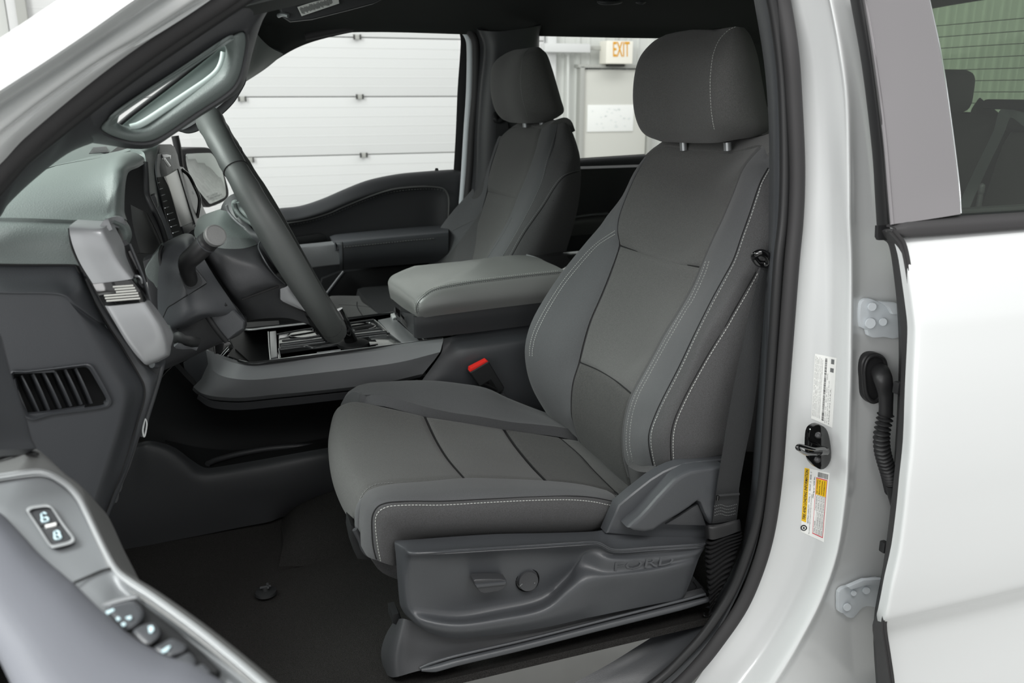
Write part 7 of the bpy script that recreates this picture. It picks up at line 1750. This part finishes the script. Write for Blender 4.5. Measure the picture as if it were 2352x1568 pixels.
# outside mirror
mo = [(413, 350), (417, 343), (440, 339), (474, 338), (487, 342), (498, 352), (512, 385), (524, 425), (527, 445), (523, 457), (508, 467), (484, 476), (476, 474), (468, 462), (455, 440), (430, 400), (416, 372)]
mh = plate('mirror_housing', [(x, y, 2.695+(x-427)/92*.19) for x, y in mo], .12, pd, 'rubber', dirv=Vector((-.85, .5, 0)), bevel=.008, smooth=2, segs=3)
mg = [(427, 356), (432, 353), (480, 351), (488, 354), (500, 370), (511, 393), (518, 430), (519, 448), (513, 455), (484, 468), (478, 464), (460, 440), (438, 402), (429, 380)]
M['mirror_print'] = mat('mirror_etching', (150, 154, 152), 0.5)
mg = [(x, y, 2.69+(x-427)/92*.19) for x, y in mg]
mgl = plate('mirror_glass', mg, .004, pd, 'mirror', bevel=.001, smooth=2)
mq = quadmap([at(478, 452, 2.79), at(512, 442, 2.86), at(513, 452, 2.862), at(484, 462, 2.803)], .002)
lettering('mirror_lettering', 'OBJECTS IN MIRROR ARE\nCLOSER THAN THEY APPEAR', mq, (0, 0, 1, 1), mgl, 'mirror_print')
# rear passenger door inner panel seen between the seats
rp = thing('rear_passenger_door', 'black inner panel of the far rear door seen between the two front seats', 'door', (1.3, 2.52, 1.1))
grid('trim_panel', [[(1240, 374, 2.56), (1330, 366, 2.56), (1480, 356, 2.56), (1700, 340, 2.56)], [(1240, 377, 2.52), (1330, 368, 2.52), (1480, 358, 2.52), (1700, 342, 2.52)], [(1240, 405, 2.50), (1330, 402, 2.50), (1450, 396, 2.50), (1700, 380, 2.50)], [(1240, 415, 2.53), (1330, 412, 2.53), (1450, 405, 2.53), (1700, 390, 2.53)], [(1240, 500, 2.53), (1330, 500, 2.53), (1450, 490, 2.53), (1700, 470, 2.53)], [(1240, 620, 2.53), (1330, 620, 2.53), (1450, 620, 2.53), (1700, 600, 2.53)]], rp, 'plastic_dark', 4, 4, thick=.02)
grid('armrest', [[(1250, 498, 2.50), (1330, 490, 2.50), (1450, 480, 2.50)], [(1250, 508, 2.42), (1330, 500, 2.42), (1450, 490, 2.42)], [(1250, 545, 2.42), (1330, 540, 2.42), (1450, 528, 2.42)]], rp, 'leather', 4, 4, thick=.02)
tube('armrest_edge', [(1310, 500, 2.415), (1350, 494, 2.415), (1396, 490, 2.415)], .005, rp, 'trim_gray', n=8)
plate('window_switch', [(1338, 486, 2.44), (1362, 484, 2.44), (1364, 488, 2.44), (1338, 490, 2.44)], .02, rp, 'trim_gray', bevel=.002)
plate('window_glass', [(1246, 60, 2.575), (1262, 50, 2.575), (1700, 45, 2.575), (1760, 330, 2.575), (1480, 358, 2.575), (1262, 374, 2.575)], .004, rp, 'glass_clear', bevel=0)
tube('glass_seal', [(1252, 374, 2.56), (1330, 366, 2.56), (1480, 356, 2.56)], .004, rp, 'rubber_dark', n=6)
# sun visor on the far side
vz = thing('sun_visor', 'dark sun visor with a white warning sticker above the passenger window', 'sun visor', at(760, 20, 2.1))
plate('visor_panel', [(626, -60, 2.12), (640, 14, 2.12), (650, 38, 2.12), (668, 50, 2.12), (720, 44, 2.12), (800, 24, 2.12), (860, 8, 2.12), (900, -12, 2.12), (930, -60, 2.12)], .02, vz, 'plastic_dark', bevel=.006, segs=3)
tube('visor_rod', [(640, 36, 2.14), (650, 33, 2.12), (662, 36, 2.11)], .005, vz, 'silver', n=8)
vq = [at(683, 16, 2.11), at(776, -14, 2.11), at(779, 8, 2.11), at(693, 37, 2.11)]
vl = plate('warning_sticker', vq, .002, vz, 'label_white', bevel=0)
fv = quadmap(vq, .0005)
random.seed(9)
patches('sticker_text', fv, [(.03+.92*i/34, .12+random.uniform(0, .2), .045+.92*i/34, .70+random.uniform(0, .2)) for i in range(30)], vl, 'ink_gray', .0004, {'kind': 'stuff'})
patches('orange_corner', fv, [(.90, .55, 1.0, 1.0)], vl, 'exit_ink', .0006)

# ================================================================== open driver door in the foreground
dd = thing('driver_door', 'open driver door armrest with lock and window switches in the lower left foreground', 'door', (-.12, .5, 1.0))
dz_ = 1.363
def dp(x, y, d=0.0): return atz(x, y, dz_+d)
OU = [(-90, 1040), (-40, 1034), (10, 1030), (50, 1026), (82, 1030), (112, 1052), (149, 1087), (187, 1117), (206, 1150), (226, 1198), (250, 1248), (273, 1293), (298, 1318), (366, 1360), (469, 1433), (560, 1505), (640, 1572), (720, 1640)]
BO = [(-90, 1092), (-40, 1090), (0, 1085), (50, 1078), (90, 1075), (122, 1083), (160, 1107), (186, 1135), (202, 1165), (220, 1203), (243, 1252), (267, 1297), (291, 1322), (357, 1366), (460, 1440), (550, 1512), (628, 1578), (708, 1646)]
BI = [(-90, 1108), (-40, 1106), (0, 1101), (50, 1094), (88, 1091), (114, 1098), (150, 1121), (174, 1148), (190, 1178), (207, 1213), (231, 1262), (255, 1306), (279, 1332), (345, 1376), (447, 1451), (536, 1524), (612, 1590), (692, 1658)]
grid('door_ledge', [[dp(x, y, -.02)+Vector((.012, .012, -.03)) for x, y in OU], [dp(x, y, -.008) for x, y in OU], [dp(x, y, .001) for x, y in BO]], dd, 'leather', 4, 4, thick=.006)
grid('satin_edge', [[dp(x, y, .000) for x, y in BO], [dp(*(lp(a, b, .3)), .003) for a, b in zip(BO, BI)], [dp(*(lp(a, b, .8)), .003) for a, b in zip(BO, BI)], [dp(x, y, .000) for x, y in BI]], dd, 'door_edge', 4, 4, thick=.003)
PB = [(-90, 1150), (-40, 1160), (0, 1177), (30, 1206), (60, 1238), (85, 1266), (118, 1296), (140, 1314), (156, 1328), (172, 1341), (205, 1374), (230, 1398), (262, 1428), (310, 1466), (380, 1504), (440, 1522), (500, 1558), (560, 1600)]
RC = [0]*18
d1 = [0, 0, 0, 0, 0, 0, 0, 0, 0, 0, 0, -.001, -.004, -.008, -.010, -.010, -.010, -.010]
grid('switch_panel', [[dp(x, y, -.001) for x, y in BI], [dp(*(lp(a, b, .25)), -.001+k) for a, b, k in zip(BI, PB, d1)], [dp(*(lp(a, b, .7)), -.001+k) for a, b, k in zip(BI, PB, d1)], [dp(x, y, -.002+k) for (x, y), k in zip(PB, d1)]], dd, 'door_trim', 4, 4, thick=.004)
tube('panel_gap', [dp(170, 1338, .0008), dp(200, 1325, .0005), dp(235, 1310, .0), dp(266, 1302, .0)], .0008, dd, 'seam', n=6)
M['door_pad'] = mat('grey_armrest_pad', (98, 100, 106), 0.62, spec=0.4, bump=(700, 0.3, 0.0004))
EDG = [(-140, 1150), (-130, 1180), (-120, 1230), (-110, 1290), (-100, 1340), (-80, 1390), (-60, 1430), (-40, 1460), (-20, 1490), (0, 1520), (20, 1560), (40, 1600), (70, 1640), (120, 1680), (200, 1700), (300, 1710), (400, 1720), (560, 1730)]
grid('armrest_pad', [[dp(x, y, -.003) for x, y in PB], [dp(*(lp(a, b, .06)), .006) for a, b in zip(PB, EDG)], [dp(*(lp(a, b, .25)), .013) for a, b in zip(PB, EDG)], [dp(*(lp(a, b, .7)), .013) for a, b in zip(PB, EDG)], [dp(*(lp(a, b, .95)), .004) for a, b in zip(PB, EDG)], [dp(x, y, -.02) for x, y in EDG]], dd, 'door_pad', 4, 4, thick=.01)
# upright inner skin rising to the belt line
UP = [(-40, 700, .74), (0, 766, .74), (10, 800, .74), (26, 860, .74), (43, 910, .74), (59, 957, .74), (72, 1004, .74), (84, 1030, .735)]
grid('door_upper_panel', [[(x-160, y+4, Y-.08) for x, y, Y in UP], [(x-60, y+2, Y-.03) for x, y, Y in UP], [(x-8, y, Y-.003) for x, y, Y in UP], [(x, y, Y+.004) for x, y, Y in UP], [(x-1, y, Y+.02) for x, y, Y in UP]], dd, 'plastic', 4, 4, thick=.01)
tube('ledge_groove', [dp(-30, 1062, .001), dp(20, 1046, .001), dp(60, 1040, -.001), (86, 1043, .73)], .0016, dd, 'seam', n=6)
# lock switch
lo = [(60, 1172), (64, 1165), (74, 1161), (104, 1157), (114, 1159), (122, 1166), (146, 1203), (172, 1237), (172, 1244), (162, 1250), (130, 1258), (120, 1258), (112, 1252), (86, 1212)]
lc = (116, 1208)
li = [lp(p, lc, .17) for p in lo]
lkf = grid('lock_switch_frame', [[dp(x, y, .0005) for x, y in lo], [dp(*(lp(p, lc, .04)), .003) for p in lo], [dp(*(lp(p, lc, .12)), .003) for p in lo], [dp(x, y, .0) for x, y in li]], dd, 'door_edge', 3, 3, closed=True, ring=True, thick=.001)
plate('switch_body', [dp(x, y, .0012) for x, y in li], .004, lkf, 'plastic_dark', bevel=.0005, dirv=Vector((0, 0, -1)))
tube('switch_split', [dp(94, 1208, .0016), dp(118, 1205, .0018), dp(136, 1203, .0016)], .0007, lkf, 'seam', n=6)
tube('indicator', [dp(104, 1210, .002), dp(118, 1207, .002), dp(129, 1204, .002)], .0014, lkf, 'label_white', n=6)
def icon(pts, r=.0007, h=.0020, closed=False, par=None, name='icon'):
    return tube(name, [dp(x, y, h) for x, y in pts], r, par or lkf, 'icon', n=6, smooth=2, closed=closed)
icon([(96, 1191), (108, 1188), (111, 1195), (99, 1198)], closed=True, name='padlock_icon')
icon([(97, 1190), (95, 1181), (101, 1177), (106, 1180)], name='padlock_icon')
icon([(125, 1231), (136, 1228), (140, 1235), (129, 1238)], closed=True, name='padlock_icon')
icon([(126, 1230), (125, 1222), (131, 1219), (136, 1222), (137, 1228)], name='padlock_icon')
# window / mirror switch pod
bd = -.006
def sp(x, y, d=0.0): return dp(x, y, bd+d)
plate('switch_pod', [sp(238, 1392), sp(250, 1385), sp(312, 1370), (sp(318, 1378)), sp(400, 1440), sp(470, 1500), sp(505, 1536), sp(492, 1546), sp(420, 1520), sp(300, 1460)], .004, dd, 'plastic_black', bevel=.0008, dirv=Vector((0, 0, -1)))
mp_ = grid('mirror_control', [[sp(x, y, .001) for x, y in [(240, 1396), (262, 1386), (300, 1378), (322, 1388), (332, 1408), (326, 1428), (304, 1446), (286, 1446), (262, 1424)]], [sp(x, y, .004) for x, y in [(246, 1398), (265, 1390), (298, 1383), (316, 1391), (325, 1408), (319, 1425), (301, 1440), (288, 1440), (268, 1421)]], [sp(x, y, .0045) for x, y in [(275, 1404), (282, 1400), (294, 1399), (302, 1402), (304, 1408), (302, 1414), (296, 1418), (290, 1418), (282, 1412)]]], dd, 'plastic', 4, 3, closed=True, cap=True, thick=0)
for tri in ([(266, 1420), (272, 1415), (277, 1421), (270, 1424)], [(288, 1417), (301, 1413), (302, 1420), (295, 1422)], [(278, 1432), (286, 1428), (289, 1434), (281, 1437)]):
    plate('arrow_icon', [sp(x, y, .0056) for x, y in tri], .0006, mp_, 'icon', bevel=0)
plate('arrow_icon', [sp(242, 1404, .0045), sp(260, 1397, .005), sp(263, 1400, .005), sp(246, 1410, .0045)], .0006, mp_, 'icon', bevel=0)
for k, (pts, ic) in enumerate((([(304, 1452), (318, 1438), (346, 1430), (362, 1437), (369, 1452), (366, 1464), (350, 1478), (332, 1480)], [(340, 1438), (350, 1436), (354, 1444), (348, 1452), (342, 1452)]),
        ([(352, 1490), (372, 1476), (394, 1466), (412, 1472), (430, 1484), (426, 1496), (404, 1506), (385, 1508)], [(370, 1494), (384, 1484), (392, 1482), (384, 1494), (374, 1498)]),
        ([(392, 1516), (408, 1508), (432, 1498), (446, 1508), (452, 1522), (446, 1532), (424, 1530)], None), ([(446, 1536), (462, 1524), (476, 1532), (486, 1545), (470, 1550)], None))):
    c = (sum(p[0] for p in pts)/len(pts), sum(p[1] for p in pts)/len(pts))
    sb_ = grid('window_switch', [[sp(x, y, .0005) for x, y in pts], [sp(*(lp(p, c, .12)), .005) for p in pts], [sp(*(lp(p, c, .6)), .006) for p in pts]], dd, 'plastic', 4, 3, closed=True, cap=True, thick=0)
    if ic: plate('switch_icon', [sp(x, y, .0068) for x, y in ic], .0006, sb_, 'icon', bevel=0)
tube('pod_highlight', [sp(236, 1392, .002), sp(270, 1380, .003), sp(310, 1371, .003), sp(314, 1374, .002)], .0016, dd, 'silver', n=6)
box('door_shell', (-.145, .285, .92), (.09, .92, .78), dd, 'white_paint', .03, R=Matrix.Rotation(.42, 3, 'Z'))
box('inner_trim_panel', (-.085, .31, .95), (.05, .88, .72), dd, 'plastic', .02, R=Matrix.Rotation(.42, 3, 'Z'))
